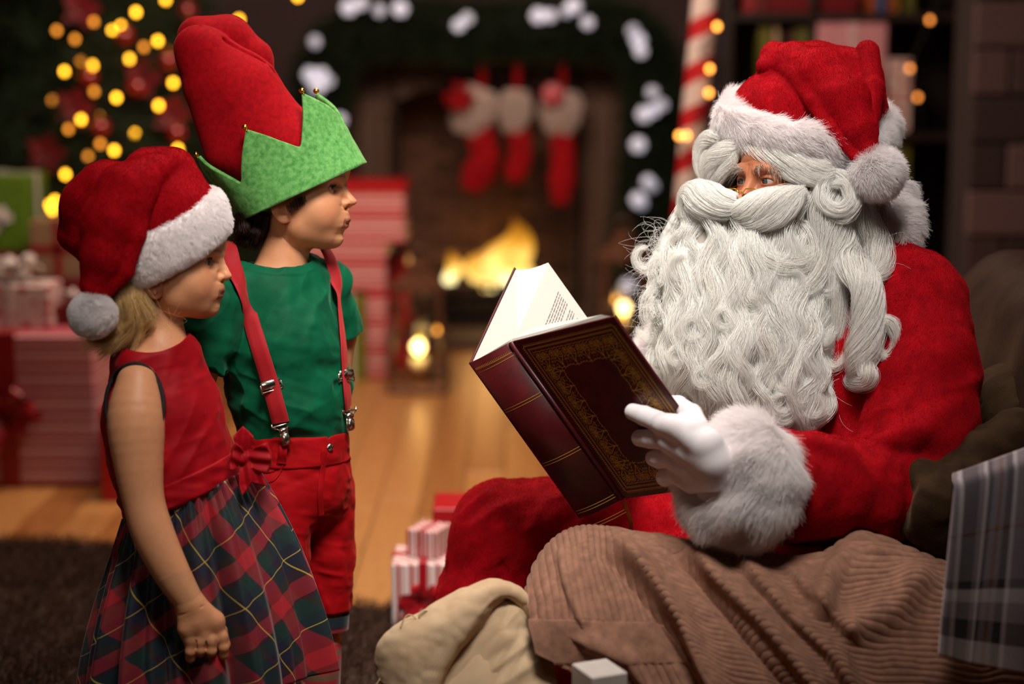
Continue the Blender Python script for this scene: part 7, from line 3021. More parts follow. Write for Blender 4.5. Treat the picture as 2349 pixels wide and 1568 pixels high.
# ------------------------------------------------------------------ the book he reads from
def build_book():
    A, B, Cc, D, H = BK_A, BK_B, BK_C, BK_D, BK_H
    book = empty('book', 'large open dark red leather book with gold tooled border, held up by gloved hands', 'book', tuple((B + H)))
    h = unit(H)
    nR = BK_N
    nL = unit(np.cross(h, D - A))
    if nL[0] > 0:
        nL = -nL
    nS = unit(np.cross(h, B - A))
    if nS[1] > 0:
        nS = -nS
    leather = NT('dark_red_leather', .42)
    n = leather.noise(14, detail=5, rough=.6)
    leather.color(leather.ramp(n, [(.3, '#2e0408'), (.6, '#4a070c'), (.8, '#5a0c10')]))
    leather.bump(leather.noise(420, detail=3), .18, .0006)
    leather = leather.m
    gold = NT('gold_foil', .42, '#c08c34', Metallic=.3).m
    paper = plain('book_paper', '#c9c4bb', .7, .02)

    def slab(p, q, nrm, th, over=.003):
        d = unit(q - p)
        R = np.stack([d, h - d * (h @ d), nrm], 1)
        R[:, 1] = unit(R[:, 1])
        m = MB()
        V = []
        p0, q0 = p - d * 0, q
        for t0, hh in ((0, 0), (1, 1)):
            pass
        cs = [p0, q0, q0 + H, p0 + H]
        for o in (0, -th):
            for c in cs:
                V.append(c + nrm * o)
        F = [(0, 1, 2, 3), (7, 6, 5, 4), (0, 4, 5, 1), (1, 5, 6, 2), (2, 6, 7, 3), (3, 7, 4, 0)]
        m.add(V, F)
        return m

    def covered(m, name):
        o = world_child(name, m.mesh(name, leather, False), book)
        b = o.modifiers.new('edge', 'BEVEL')
        b.width, b.segments = .0018, 3
        return o
    near = covered(slab(B + unit(Cc - B) * .008, Cc, nR, .0045), 'cover')
    far = covered(slab(A, D, nL, .0045), 'cover')
    # rounded spine with a joint groove on either side
    m = MB()
    V = []
    k = 14
    for j in range(2):
        for i in range(k + 1):
            t = i / k
            bul = .012 * math.sin(PI * t) ** .8
            V.append(A + (B - A) * t + nS * bul + H * j)
        for i in range(k + 1):
            t = 1 - i / k
            bul = .012 * math.sin(PI * t) ** .8 - .004
            V.append(A + (B - A) * t + nS * bul + H * j)
    N2 = 2 * (k + 1)
    F = [(i, (i + 1) % N2, N2 + (i + 1) % N2, N2 + i) for i in range(N2)]
    F += [tuple(range(N2))[::-1], tuple(range(N2, 2 * N2))]
    m.add(V, F)
    m.tube([B + nR * .0005 + unit(Cc - B) * .004, B + nR * .0005 + unit(Cc - B) * .004 + H], .0045, 10)
    spine = world_child('spine', m.mesh('spine', leather, True), book)
    # page blocks
    ins = h * .004
    E = P(1256, 600, 3.115) + ins * .5
    Fp = P(1377, 719, 2.775) + ins * .5
    G = A + (B - A) * .78 + unit((D - A) + (Cc - B)) * .030 + ins
    A1, D1, B1, C1 = A + ins + unit(D - A) * .004 - nL * .005, D + ins - nL * .005 - unit(D - A) * .004, B + ins - nR * .005, Cc + ins - nR * .005 - unit(Cc - B) * .005
    Hp = H - h * .008

    def block(profile, name):
        pr = np.array(profile)
        V = np.concatenate([pr, pr + Hp])
        n_ = len(pr)
        F = [(i, (i + 1) % n_, n_ + (i + 1) % n_, n_ + i) for i in range(n_)] + [tuple(range(n_))[::-1], tuple(range(n_, 2 * n_))]
        return world_child(name, mesh(name, V, F, page_edges if False else paper, smooth=False), book)
    page_edges = None
    nP = unit(np.cross(h, E - G))
    top = [G + (E - G) * t + nP * (-.010 * math.sin(PI * t) * (1 - .6 * t)) * (1 if nP[0] < 0 else -1) for t in np.linspace(0, 1, 14)]
    fore = [D1 + (E - D1) * t + unit(D - A) * (-.006 * math.sin(PI * t)) for t in np.linspace(0, 1, 6)][1:-1]
    block([A1, D1] + fore + top[::-1], 'pages')
    nq = unit(np.cross(h, Fp - G))
    if nq[2] < 0:
        nq = -nq
    crv = [G + (Fp - G) * t + nq * .030 * math.sin(PI * t ** .6) * (1 - t) ** .5 for t in np.linspace(0, 1, 18)]
    block([B1 + (A1 - B1) * .25, G + (A1 - G) * .05] + crv[1:] + [C1, B1], 'pages')
    # a few loose leaves of the near half
    m = MB()
    for q in (.25, .5, .75):
        pts = []
        for t in np.linspace(0.1, .99, 18):
            a = G + (Fp - G) * t + nq * .030 * math.sin(PI * t ** .6) * (1 - t) ** .5
            b = B1 + (C1 - B1) * t
            pts.append(a * (1 - q) + b * q - h * .0012)
        pts = np.array(pts)
        V = np.concatenate([pts, pts + nq * .0008, pts + Hp * .3, pts + nq * .0008 + Hp * .3])
        F = []
        for i in range(17):
            F += [(i, i + 1, 18 + i + 1, 18 + i)]
        m.add(V, F)
    lv = world_child('leaves', m.mesh('leaves', plain('paper_edge', '#b9b3ab', .8)), book)
    # printed text on the far page
    m = MB()
    up = nP * (.0006 if (nP @ (Cc - A)) > 0 else -.0006)

    def page(x, t):
        i = x * 13
        k_ = min(int(i), 12)
        return top[k_] + (top[k_ + 1] - top[k_]) * (i - k_) + Hp * t + up
    rs = np.random.RandomState(4)
    for t in np.arange(.13, .92, .0165):
        x = .16
        end = .86 if rs.rand() > .12 else .5
        while x < end:
            w = .02 + .05 * rs.rand()
            w = min(w, end - x)
            if w > .008:
                m.add([page(x, t), page(x + w, t), page(x + w, t + .0062), page(x, t + .0062)], [(0, 1, 2, 3)])
            x += w + .013
    tx = world_child('printed_text', m.mesh('printed_text', plain('ink', '#77726e', .8)), book)
    tx['kind'] = 'stuff'
    # gold tooling on the near cover, in cover coordinates (metres)
    x_ = unit(Cc - B)
    Wd, Hd = np.linalg.norm(Cc - B), np.linalg.norm(H)
    m = MB()

    def at(x, y):
        return B + x_ * x + h * y + nR * .0006

    def strip(pts, w, closed=False):
        pts = np.array(pts, float)
        T = np.gradient(pts, axis=0)
        T /= np.linalg.norm(T, axis=1, keepdims=True) + 1e-9
        N = np.stack([-T[:, 1], T[:, 0]], 1) * (w * .7)
        V = [at(*p) for p in pts + N] + [at(*p) for p in pts - N]
        k_ = len(pts)
        m.add(V, [(i, i + 1, k_ + i + 1, k_ + i) for i in range(k_ - 1)])

    def rect(a, w):
        x0, y0, x1, y1 = a + .010, a, Wd - a, Hd - a
        for p, q in (((x0, y0), (x1, y0)), ((x1, y0), (x1, y1)), ((x1, y1), (x0, y1)), ((x0, y1), (x0, y0))):
            strip([p, q], w)

    rect(.0145, .0010)
    rect(.0205, .0007)
    rect(.0225, .0007)
    def comb(a, l):
        x0, y0, x1, y1 = a + .010, a, Wd - a, Hd - a
        for x in np.arange(x0 + .003, x1, .0036):
            strip([(x, y0), (x, y0 - l)], .0009)
            strip([(x, y1), (x, y1 + l)], .0009)
        for y in np.arange(y0 + .003, y1, .0036):
            strip([(x0, y), (x0 - l, y)], .0009)
            strip([(x1, y), (x1 + l, y)], .0009)
    comb(.0145, .0042)

    def motif(f):
        """one palmette with a pair of scrolls; f maps (along, in) to the cover"""
        for s in (-1, 1):
            t = np.linspace(0, 1, 22)
            a = t * 2.3 * 2 * PI
            r = .0062 * (1 - t) + .0008
            strip([f(s * (.0072 + rr * math.cos(aa)), .0105 + rr * math.sin(aa)) for rr, aa in zip(r, a)], .0009)
            strip([f(s * x, y) for x, y in ((.0134, .0105), (.0125, .018), (.008, .024), (.003, .030), (.0008, .036))], .0009)
            strip([f(s * x, y) for x, y in ((.0012, .014), (.004, .020), (.0075, .0215), (.009, .019))], .0010)
            strip([f(s * x, y) for x, y in ((.002, .003), (.006, .0015), (.011, .003), (.0145, .0015))], .0008)
            strip([f(s * x, y) for x, y in ((.010, .026), (.013, .0285), (.0145, .026), (.012, .024))], .0009)
            for cx, cy, r0 in ((.0072, .0105, .0017), (.0145, .021, .0012), (.005, .027, .0011), (.0115, .032, .0010), (.0142, .006, .0011)):
                a5 = np.linspace(0, 2 * PI, 7)[:-1]
                m.add([at(*f(s * cx + r0 * math.cos(q), cy + r0 * math.sin(q))) for q in a5], [tuple(range(6))])
            t = np.linspace(0, PI, 7)
            strip([f(s * (.0045 + .0042 * math.cos(q)), .0375 + .0035 * math.sin(q)) for q in t], .0008)
            strip([f(s * (.0118 + .0030 * math.cos(q)), .0368 + .0026 * math.sin(q)) for q in t], .0008)
        strip([f(0, .001), f(0, .044)], .0009)
        for y in (.019, .024, .034):
            a5 = np.linspace(0, 2 * PI, 7)[:-1]
            m.add([at(*f(.0015 * math.cos(q), y + .0022 * math.sin(q))) for q in a5], [tuple(range(6))])
    a0 = .026
    x0, y0, x1, y1 = a0 + .010, a0, Wd - a0, Hd - a0
    nx, ny = max(1, round((x1 - x0) / .0305)), max(1, round((y1 - y0) / .0305))
    for i in range(nx):
        c, q = x0 + (x1 - x0) * (i + .5) / nx, (x1 - x0) / nx / .0305
        motif(lambda a, b, c=c, q=q: (c + a * q, y0 + b * 1.0))
        motif(lambda a, b, c=c, q=q: (c - a * q, y1 - b * 1.0))
    for i in range(1, ny - 1):
        c, q = y0 + (y1 - y0) * (i + .5) / ny, (y1 - y0) / ny / .0305
        motif(lambda a, b, c=c, q=q: (x0 + b, c - a * q))
        motif(lambda a, b, c=c, q=q: (x1 - b, c + a * q))
    tl = world_child('gold_tooling', m.mesh('gold_tooling', gold), book)
    tl['kind'] = 'stuff'
    # gold bands across the spine
    for y, dbl in ((.016, 0), (.022, 1), (.100, 1), (.105, 1), (.214, 1), (.219, 1), (.315, 1), (.320, 1), (.347, 1), (.352, 1)):
        mm = MB()
        q = []
        for i in range(13):
            t = .05 + .9 * i / 12
            q.append(A + (B - A) * t + nS * (.012 * math.sin(PI * t) ** .8 + .0006) + h * y)
        q = np.array(q)
        mm.add(np.concatenate([q, q + h * .0011]), [(i, i + 1, 13 + i + 1, 13 + i) for i in range(12)])
        if y == .016:
            for i in range(1, 24):
                t = .06 + .88 * i / 24
                c = A + (B - A) * t + nS * (.012 * math.sin(PI * t) ** .8 + .0007) + h * y
                e = unit(B - A) * .0006
                mm.add([c - e, c + e, c + e - h * .0036, c - e - h * .0036], [(0, 1, 2, 3)])
        world_child('gold_band', mm.mesh('gold_band', gold), book)
    # ribbon marker hanging below
    mm = MB()
    q = catmull([P(1432, 1148, 2.93), P(1438, 1170, 2.935), P(1446, 1195, 2.94), P(1448, 1216, 2.95)], 16)
    V, F = sweep(q, np.full(16, .0035), 8, flat=.15, up=(0, 1, 0))
    mm.add(V, F)
    world_child('ribbon_marker', mm.mesh('ribbon_marker', plain('orange_ribbon', '#a85a24', .5), True), book)


# ------------------------------------------------------------------ armchair, cushions, throws
def build_chair():
    M_SUEDE = fabric('brown_suede', '#3f2c1a', '#291a0f', .85, .35, '#b09070', 22, 240, .35, .002)
    M_CHAIR = fabric('dark_brown_hide', '#3a271b', '#22150e', .6, .2, '#a08070', 10, 160, .3, .002)
    CF = Frame(1950, 1200, 3.05)
    c_ = lambda u, v, y: CF.px(u, v, y)
    chair = empty('armchair', 'dark brown armchair the man in red sits on, mostly under throws', 'armchair', tuple(P(2000, 1300, 3.05)[:2]) + (0,))
    X0, X1, Y0, Y1 = P(1480, 1300, 3.0)[0], P(2360, 1300, 3.0)[0], 2.78, 3.62

    def part(name, f, lo, hi, hh, mat):
        V, Q = polygonize(f, lo, hi, hh)
        return world_child(name, mesh(name, relax(V, Q, 1), Q, mat), chair)
    # seat block, cushion, back, two arms (metres)
    part('seat', f_box(((X0 + X1) / 2, (Y0 + Y1) / 2, .19), ((X1 - X0) / 2, (Y1 - Y0) / 2 - .12, .10), .05), (X0 - .1, Y0 - .1, .05), (X1 + .1, Y1 + .1, .36), .016, M_CHAIR)
    bx = P(2330, 900, 3.2)

    def back(p):
        q = p.copy()
        q[:, 0] = q[:, 0] - (q[:, 2] - .5) * .22
        d = f_box((bx[0] + .02, (Y0 + Y1) / 2 + .02, .52), (.13, .40, .40), .09)(q)
        return d - .012 * noise3(p, .12, 3)
    part('backrest', back, (bx[0] - .3, Y0 - .15, .08), (bx[0] + .45, Y1 + .15, 1.05), .014, M_CHAIR)
    for yy in (Y0 + .0, Y1 - .0):
        zt = .56 if yy > 3.2 else .38
        part('armrest', lambda p, yy=yy, zt=zt: f_box(((X0 + X1) / 2 + .12, yy, zt / 2 + .03), ((X1 - X0) / 2 - .16, .085, zt / 2 - .05), .06)(p) - .006 * noise3(p, .1, 4), (X0 - .1, yy - .2, .0), (X1 + .2, yy + .2, .8), .016, M_CHAIR)
    for sx in (X0 + .06, X1 - .06):
        for yy in (Y0 + .08, Y1 - .08):
            MBx = MB()
            MBx.lathe([(.018, 0), (.022, .03), (.028, .10)], 14, (sx, yy, 0))
            o = MBx.build('leg', plain('walnut', '#2a1a10', .5))
            o.parent = chair
            bpy.context.view_layer.update()
            o.matrix_parent_inverse = chair.matrix_world.inverted()
    # cushion with pinched corner
    def cush(p):
        a = c_(2062, 1062, -190)
        d = f_ell(c_(2200, 1170, -285), (150, 62, 112), frame_to(unit((.25, -.2, 1))))(p)
        d = smin(d, f_chain([c_(2066, 1060, -321), c_(2110, 1090, -315), c_(2190, 1150, -295)], [13, 40, 60], 10)(p), 26)
        d = smin(d, f_chain([c_(2052, 1205, -315), c_(2110, 1190, -315), c_(2190, 1170, -295)], [12, 40, 60], 10)(p), 26)
        d = smin(d, f_chain([c_(2200, 1060, -275), c_(2330, 1000, -225)], [44, 60], 10)(p), 30)
        d = d - 6 * aniso_folds((1, 0, -.5), 130, 36, 1, 91)(p)
        d = smax(d, -f_chain([c_(2086, 1120, -397), c_(2050, 1160, -375)], [9, 7])(p), 14)
        return d
    V, Q = polygonize(cush, c_(2200, 1150, -285) - np.array([230, 130, 220]), c_(2200, 1150, -285) + np.array([240, 160, 230]), 4)
    cu = link('cushion', mesh('cushion', CF.w(relax(V, Q, 1)), Q, M_SUEDE))
    tag(cu, 'dark olive brown suede cushion between the red sleeve and the plaid blanket', 'cushion')
    # second cushion: back of the seat, with a seam
    def cush2(p):
        d = f_ell(c_(2330, 960, 60), (190, 110, 130), frame_to(unit((-.55, 0, 1))))(p)
        d = d - 7 * aniso_folds((1, 0, .55), 140, 40, 1, 95)(p)
        return smax(d, -f_chain([c_(2180, 985, -60), c_(2260, 920, -60), c_(2360, 850, -50)], [2, 2.5, 2])(p), 6)
    V, Q = polygonize(cush2, c_(2330, 960, 60) - 280, c_(2330, 960, 60) + 280, 5)
    cu = link('cushion', mesh('cushion', CF.w(relax(V, Q, 1)), Q, M_SUEDE))
    tag(cu, 'dark brown suede back cushion with a stitched seam, behind the arm in red', 'cushion')


def net_surface(rows, nu, nv):
    """rows of world control points -> smooth nv x nu grid"""
    R = np.array([catmull(r, nu) for r in rows])
    return np.array([catmull(R[:, i], nv) for i in range(nu)]).transpose(1, 0, 2)


def build_throws():
    ridge = [(1212, 1352), (1236, 1290), (1275, 1242), (1335, 1216), (1440, 1222), (1560, 1238), (1700, 1254), (1820, 1276), (1890, 1270), (1945, 1238), (1985, 1230), (2060, 1254), (2150, 1290), (2260, 1330), (2400, 1360)]
    ry = [2.76, 2.76, 2.76, 2.75, 2.74, 2.73, 2.70, 2.69, 2.69, 2.70, 2.70, 2.70, 2.70, 2.70, 2.70]
    rows = []
    low = [1500, 1508, 1522, 1560, 1640, 1700, 1720, 1730, 1740, 1740, 1740, 1740, 1740, 1740, 1740]
    fr = [(-.03, .16), (0, .05), (.10, -.015), (.24, -.055), (.42, -.09), (.66, -.12), (1.0, -.14)]
    # behind the ridge, the ridge, then down the front
    for k, (f, dy) in enumerate(fr):
        r = []
        for i, ((u, v), Y) in enumerate(zip(ridge, ry)):
            vv = v + (low[i] - v) * f
            uu = u + (14 if i == 0 else 8 if i == 1 else 0) * f + (i > 2) * 10 * f
            if k == 0:
                vv, uu = v + 34, u + 10 * (i < 2)
            r.append(P(uu, vv, Y + dy))
        rows.append(r)
    nu, nv = 620, 330
    G = net_surface(rows, nu, nv)
    q = G.reshape(-1, 3)
    d = q - np.array([0, 0, CAMH])
    fwd, upv = np.array([0, math.cos(TILT), -math.sin(TILT)]), np.array([0, math.sin(TILT), math.cos(TILT)])
    u = (CX + FPX * d[:, 0] / (d @ fwd)).reshape(nv, nu)
    v = (CY - FPX * (d @ upv) / (d @ fwd)).reshape(nv, nu)
    Nn = vnormals(q, grid_faces(nu, nv)).reshape(nv, nu, 3)
    if Nn[nv // 2, nu // 2, 1] > 0:
        Nn = -Nn
    px = .00069
    disp = np.zeros((nv, nu))
    side = np.zeros((nv, nu))

    def fold(pts, w, a, sharp=0):
        pts = np.array(pts, float)
        best = np.full((nv, nu), 1e9)
        sg = np.zeros((nv, nu))
        for i in range(len(pts) - 1):
            a_, b_ = pts[i], pts[i + 1]
            e = b_ - a_
            t = np.clip(((u - a_[0]) * e[0] + (v - a_[1]) * e[1]) / (e @ e), 0, 1)
            dx, dy = u - a_[0] - t * e[0], v - a_[1] - t * e[1]
            dd = np.hypot(dx, dy)
            k = dd < best
            best[k] = dd[k]
            sg[k] = np.sign(e[0] * dy - e[1] * dx)[k]
        sd = best * sg
        prof = np.exp(-(best / w) ** 2) if not sharp else np.where(sd < 0, np.exp(-(best / w) ** 2), np.exp(-(best / (w * .35)) ** 2))
        disp[...] += 1.4 * a * prof * sstep(4, 70, v - np.interp(u, [p_[0] for p_ in ridge], [p_[1] for p_ in ridge]))
    fold([(1395, 1228), (1460, 1300), (1560, 1430), (1640, 1570), (1660, 1650)], 30, 30, 1)
    fold([(1385, 1262), (1440, 1330), (1520, 1440), (1600, 1580)], 16, -18)
    fold([(1560, 1240), (1640, 1330), (1740, 1430), (1860, 1570)], 30, 26, 1)
    fold([(1545, 1270), (1610, 1350), (1700, 1460), (1800, 1580)], 16, -16)
    fold([(1680, 1258), (1730, 1330), (1800, 1410), (1900, 1500), (1960, 1600)], 28, 20, 1)
    fold([(1800, 1290), (1850, 1360), (1940, 1450)], 26, 14, 1)
    fold([(1960, 1240), (1905, 1310), (1880, 1400)], 24, 22)
    fold([(2000, 1262), (2100, 1262), (2170, 1290)], 14, 14)
    fold([(2100, 1320), (2040, 1400), (1960, 1440)], 40, 18)
    fold([(1290, 1270), (1300, 1340), (1330, 1420)], 20, 10, 1)
    fold([(1350, 1480), (1440, 1520), (1500, 1600)], 26, 16, 1)
    uv = np.stack([u.ravel() / 100, v.ravel() / 100, 0 * u.ravel()], 1).astype(np.float32)
    wob = noise3(uv, .8, 3).reshape(nv, nu) * 12 + noise3(uv, .35, 5).reshape(nv, nu) * 5
    disp += noise3(uv, 1.1, 9).reshape(nv, nu) * 6
    m = sstep(-14, 26, u - 1398 - .74 * (v - 1228))
    fan = (u - 1330 + (v - 1216) * -.16 * (1 + (u - 1330) / 160)) + wob * .4
    run = (v - 1228) * 1.02 - .05 * (u - 1400) + wob + disp * .9
    rib = np.where(m < .5, np.abs(np.sin(fan * PI / 13.5)), np.abs(np.sin(run * PI / 14.5))) ** .7
    hem = (v > np.interp(u, [1212, 1300, 1390], [1426, 1424, 1430])) & (u < 1398 + .74 * (v - 1228) - 24) & (v < 1520)
    rib = np.where(hem, .75, rib)
    disp = disp + rib * 5.0 + np.where(hem, 3, 0)
    G2 = G + Nn * (disp * px)[..., None]
    M_CORD = fabric('brown_corduroy', '#a67862', '#84604f', .85, .3, '#d8b8a8', 60, 420, .3, .0012)
    o = link('throw', mesh('throw', G2.reshape(-1, 3), grid_faces(nu, nv), M_CORD))
    so = o.modifiers.new('thick', 'SOLIDIFY')
    so.thickness = .004
    tag(o, 'wide ribbed brown corduroy throw spread over the near knee and the armchair', 'throw')
    # plaid blanket hung over the arm of the chair
    rows = []
    for t, dy in ((0, .22), (.02, .10), (.0, 0), (.03, -.045), (.10, -.06), (.35, -.07), (.7, -.075), (1, -.07)):
        r = []
        for s in (0, .2, .45, .75, 1.1, 1.5):
            vt = 1098 - 66 * min(s, 1.5) * .95
            u0 = 2190 - 38 * t
            r.append(P(u0 + 175 * s, vt + (1500 + 36 * s - vt) * t + (34 if dy > .2 else 0), 2.60 + dy + .02 * math.sin(s * 5) * t))
        rows.append(r)
    nu, nv = 140, 160
    G = net_surface(rows, nu, nv)
    q = G.reshape(-1, 3)
    N = vnormals(q, grid_faces(nu, nv))
    q = q + N * (.004 * noise3(q, .10, 7))[:, None]
    G = q.reshape(nv, nu, 3)
    su = np.concatenate([[0], np.cumsum(np.linalg.norm(np.diff(G[nv // 2], axis=0), axis=1))])
    sv = np.concatenate([[0], np.cumsum(np.linalg.norm(np.diff(G[:, nu // 3], axis=0), axis=1))])
    sv = sv - sv[np.argmax(G[:, nu // 3, 2])]
    UV = np.stack(np.meshgrid(su, sv), -1).reshape(-1, 2)
    LG, MG, DG, BK, OR, WH = '#a0949a', '#84787e', '#3a3236', '#100c0e', '#7a4426', '#d8cecf'
    t = NT('plaid_wool', .9)
    uvn = t.n('ShaderNodeUVMap')
    sp = t.sep(uvn.outputs[0])
    fu = t.math('DIVIDE', sp[0], .32)
    fv = t.math('FRACT', t.math('ADD', t.math('DIVIDE', sp[1], .34), .0))
    a = t.ramp(fu, [(0, MG), (.02, WH), (.045, BK), (.125, MG), (.15, WH), (.17, BK), (.195, MG), (.225, OR), (.24, MG), (.26, BK), (.29, WH), (.31, MG), (.58, BK), (.62, MG), (.66, OR), (.69, MG), (.8, BK), (.9, MG)], 'CONSTANT')
    b = t.ramp(fv, [(0, MG), (.30, OR), (.31, MG), (.52, DG), (.56, WH), (.62, LG), (.70, DG), (.80, WH), (.90, LG), (.96, MG)], 'CONSTANT')
    c = t.mix(.5, a, b)
    n = t.noise(500)
    t.color(t.mix(t.math('MULTIPLY', n, .2), c, '#2a2326'))
    t.bump(t.noise(900), .3, .001)
    t.sheen(.4, '#d8c8c8')
    o = link('plaid_blanket', mesh('plaid_blanket', q, grid_faces(nu, nv), t.m, uv=UV))
    so = o.modifiers.new('thick', 'SOLIDIFY')
    so.thickness = .010
    tag(o, 'grey plaid wool blanket with black, white and rust stripes over the chair arm', 'blanket')


# ------------------------------------------------------------------ burlap sack
def build_sack():
    KF = Frame(1080, 1480, 2.72)
    k_ = lambda u, v, y: KF.px(u, v, y)
    t = NT('burlap', .95)
    co = t.coord('UV', (1, 1, 1))
    w1 = t.n('ShaderNodeTexWave', wave_type='BANDS', bands_direction='X')
    w2 = t.n('ShaderNodeTexWave', wave_type='BANDS', bands_direction='Y')
    for w in (w1, w2):
        w.inputs['Scale'].default_value = 170
        w.inputs['Distortion'].default_value = 2.2
        w.inputs['Detail'].default_value = 1
        w.inputs['Detail Scale'].default_value = .7
        t.l(co, w.inputs['Vector'])
    mx = t.math('MULTIPLY', w1.outputs['Fac'], w2.outputs['Fac'])
    n = t.noise(18)
    base = t.ramp(n, [(.3, '#dcb892'), (.7, '#eed0aa')])
    t.color(t.mix(t.math('MULTIPLY', t.math('SUBTRACT', 1, mx), .45), base, '#a08464'))
    t.bump(t.math('ADD', w1.outputs['Fac'], w2.outputs['Fac']), .4, .001)
    t.sheen(.25, '#e8d8b0')
    sack = empty('sack', 'open burlap sack with its rim folded over, standing at the front', 'sack', tuple(P(1090, 1568, 2.72)[:2]) + (0,))
    # body: a bag from the floor to the mouth; the outer cuff; both as lofts with cloth coordinates
    nu = 200
    ph = np.linspace(0, 2 * PI, nu + 1)

    def loft(rings, name, uoff=0.0, th=.006):
        V, UV = [], []
        vacc = 0
        prev = None
        for R in rings:
            V.append(R)
            if prev is not None:
                vacc += np.linalg.norm(R - prev, axis=1).mean()
            prev = R
            s = np.concatenate([[0], np.cumsum(np.linalg.norm(np.diff(R, axis=0), axis=1))])
            UV.append(np.stack([ph * .16, np.full(nu + 1, vacc)], 1))
        V, UV = np.concatenate(V), np.concatenate(UV)
        o = world_child(name, mesh(name, KF.w(V), grid_faces(nu + 1, len(rings)), t.m, uv=UV), sack)
        so = o.modifiers.new('thick', 'SOLIDIFY')
        so.thickness = th
        return o

    def ring(c, rx, ry, tilt, am=0., seed=0, lean=0.):
        """ellipse round local point c; tilt about y (right side up), lean about x (far side up)"""
        r = 1 + am * (np.sin(3 * ph + seed) * .5 + np.sin(5 * ph + seed * 2.3) * .35 + np.sin(8 * ph + seed * 1.7) * .25)
        x, y = rx * r * np.cos(ph), ry * r * np.sin(ph)
        return np.stack([c[0] + x, c[1] + y, c[2] + x * math.tan(tilt) + y * math.tan(lean) + am * 26 * np.sin(4 * ph + seed)], 1)
    # mouth opens towards the right and the lens
    body = []
    for v, rx, ry, tl, am, u in ((2120, 175, 150, 0, .03, 1110), (2060, 205, 180, 0, .04, 1110), (1900, 212, 185, .0, .05, 1105), (1760, 200, 176, .05, .06, 1100), (1640, 180, 160, .12, .07, 1100), (1560, 160, 140, .22, .09, 1098), (1500, 146, 122, .3, .10, 1090)):
        body.append(ring(k_(u, v, 30), rx, ry, tl, am, .6))
    loft(body, 'bag')
    # the folded cuff, a thick lip running from lower left to upper right, drawn as a bent sheet
    rows = []
    prof = [(1.04, 8, 52), (1.10, 0, 30), (1.06, -16, 6), (.96, -22, -12), (.80, -8, -46), (.62, 18, -90)]
    cpts = [((872, 1560), -30), ((868, 1500), -46), ((900, 1448), -60), ((985, 1398), -70), ((1060, 1356), -64), ((1125, 1336), -48), ((1185, 1350), -30), ((1232, 1394), -16)]
    outer = [k_(u, v, y) for (u, v), y in cpts]
    inner = [((980, 1640), -96), ((1000, 1560), -112), ((1030, 1500), -122), ((1078, 1440), -128), ((1112, 1396), -118), ((1140, 1366), -92), ((1180, 1372), -60), ((1222, 1432), -38)]
    inn = [k_(u, v, y) for (u, v), y in inner]
    mid = [(a + b) / 2 + np.array([0, -26, 6]) for a, b in zip(outer, inn)]
    roll = [a * .25 + b * .75 + np.array([8, -20, -4]) for a, b in zip(outer, inn)]
    back = [a + np.array([10, 34, -16]) for a in outer]
    und = [b + np.array([14, 22, 4]) for b in inn]
    und2 = [b + np.array([36, 70, 10]) for b in inn]
    g = net_surface([back, outer, mid, roll, inn, und, und2], 170, 90)
    q = g.reshape(-1, 3)
    N = vnormals(q, grid_faces(170, 90))
    q = q + N * (3.2 * noise3(q, 40, 3) + 1.5 * noise3(q, 16, 4))[:, None]
    su = np.concatenate([[0], np.cumsum(np.linalg.norm(np.diff(g[30], axis=0), axis=1))]) * KF.s
    sv = np.concatenate([[0], np.cumsum(np.linalg.norm(np.diff(g[:, 80], axis=0), axis=1))]) * KF.s
    UV = np.stack(np.meshgrid(su, sv), -1).reshape(-1, 2)
    o = world_child('rim', mesh('rim', KF.w(q), grid_faces(170, 90), t.m, uv=UV), sack)
    so = o.modifiers.new('thick', 'SOLIDIFY')
    so.thickness = .005
    # inside of the mouth and the slumped cloth to the right
    sl_rows = []
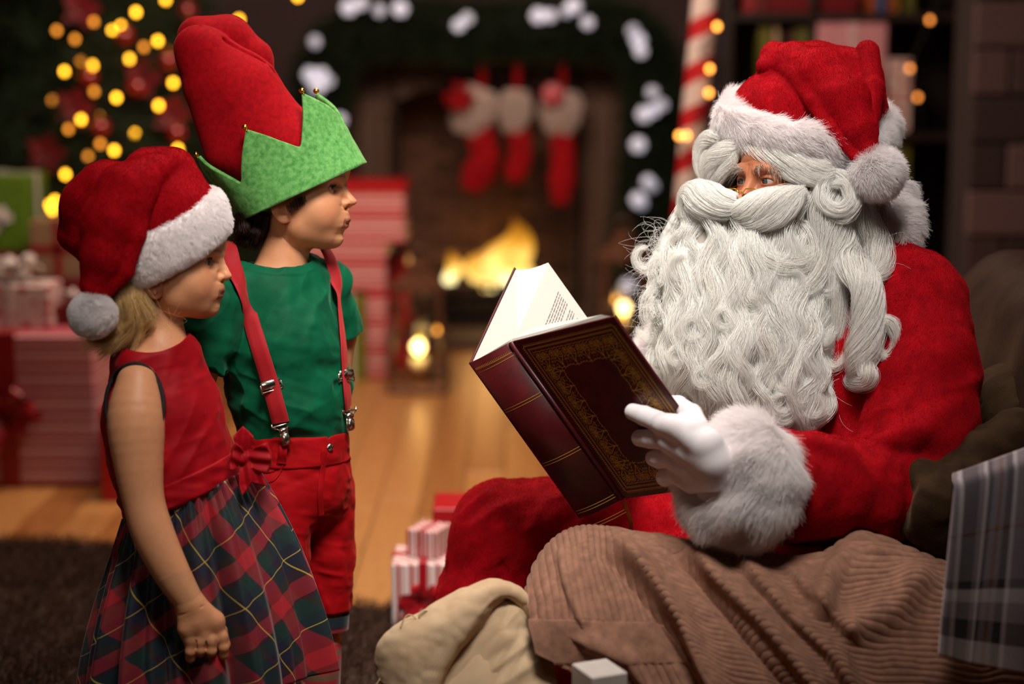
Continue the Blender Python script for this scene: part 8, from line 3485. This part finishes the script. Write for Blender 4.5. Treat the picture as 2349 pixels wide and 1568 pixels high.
    for pts in ([((1128, 1352), -20), ((1190, 1356), 0), ((1236, 1400), 20), ((1262, 1460), 30)],
                [((1090, 1440), -70), ((1150, 1392), -74), ((1196, 1420), -62), ((1226, 1470), -40)],
                [((1040, 1500), -86), ((1110, 1450), -100), ((1176, 1452), -96), ((1228, 1500), -70)],
                [((1020, 1560), -86), ((1100, 1510), -100), ((1190, 1500), -104), ((1250, 1545), -84)],
                [((1010, 1640), -80), ((1110, 1580), -106), ((1210, 1560), -112), ((1284, 1590), -92)],
                [((1010, 1760), -110), ((1110, 1700), -130), ((1220, 1680), -130), ((1310, 1690), -100)]):
        sl_rows.append([k_(u, v, y) for (u, v), y in pts])
    g = net_surface(sl_rows, 160, 160)
    q = g.reshape(-1, 3)
    N = vnormals(q, grid_faces(160, 160))
    N *= np.sign(-N[len(N) // 2, 1])
    f1, f2 = aniso_folds((.8, 0, .55), 170, 44, 10, 13), aniso_folds((.5, 0, .8), 90, 24, 4, 17)
    q = q + N * (f1(q.astype(np.float32)) + f2(q.astype(np.float32)))[:, None]
    su = np.concatenate([[0], np.cumsum(np.linalg.norm(np.diff(g[80], axis=0), axis=1))]) * KF.s
    sv = np.concatenate([[0], np.cumsum(np.linalg.norm(np.diff(g[:, 80], axis=0), axis=1))]) * KF.s
    UV = np.stack(np.meshgrid(su, sv), -1).reshape(-1, 2)
    o = world_child('slumped_side', mesh('slumped_side', KF.w(q), grid_faces(160, 160), t.m, uv=UV), sack)
    so = o.modifiers.new('thick', 'SOLIDIFY')
    so.thickness = .005
    # drawstring and frayed thread
    for pts, r in (([(1010, 1392, -60), (990, 1402, -84), (972, 1412, -86), (958, 1420, -90), (948, 1412, -90), (936, 1410, -88), (926, 1420, -88), (918, 1440, -88)], 1.6),
                   ([(990, 1402, -84), (974, 1400, -92), (962, 1412, -94), (968, 1426, -90), (982, 1414, -88)], 3.0),
                   ([(872, 1556, -50), (862, 1570, -56), (848, 1582, -56)], 1.2)):
        m = MB()
        q = catmull([k_(*p) for p in pts], 40)
        m.tube(q, r, 8)
        world_child('string', mesh('string', KF.w(np.concatenate(m.v)), m.f, plain('jute_string', '#c4ae84', .9)), sack)


build_book()
build_chair()
build_throws()
build_sack()
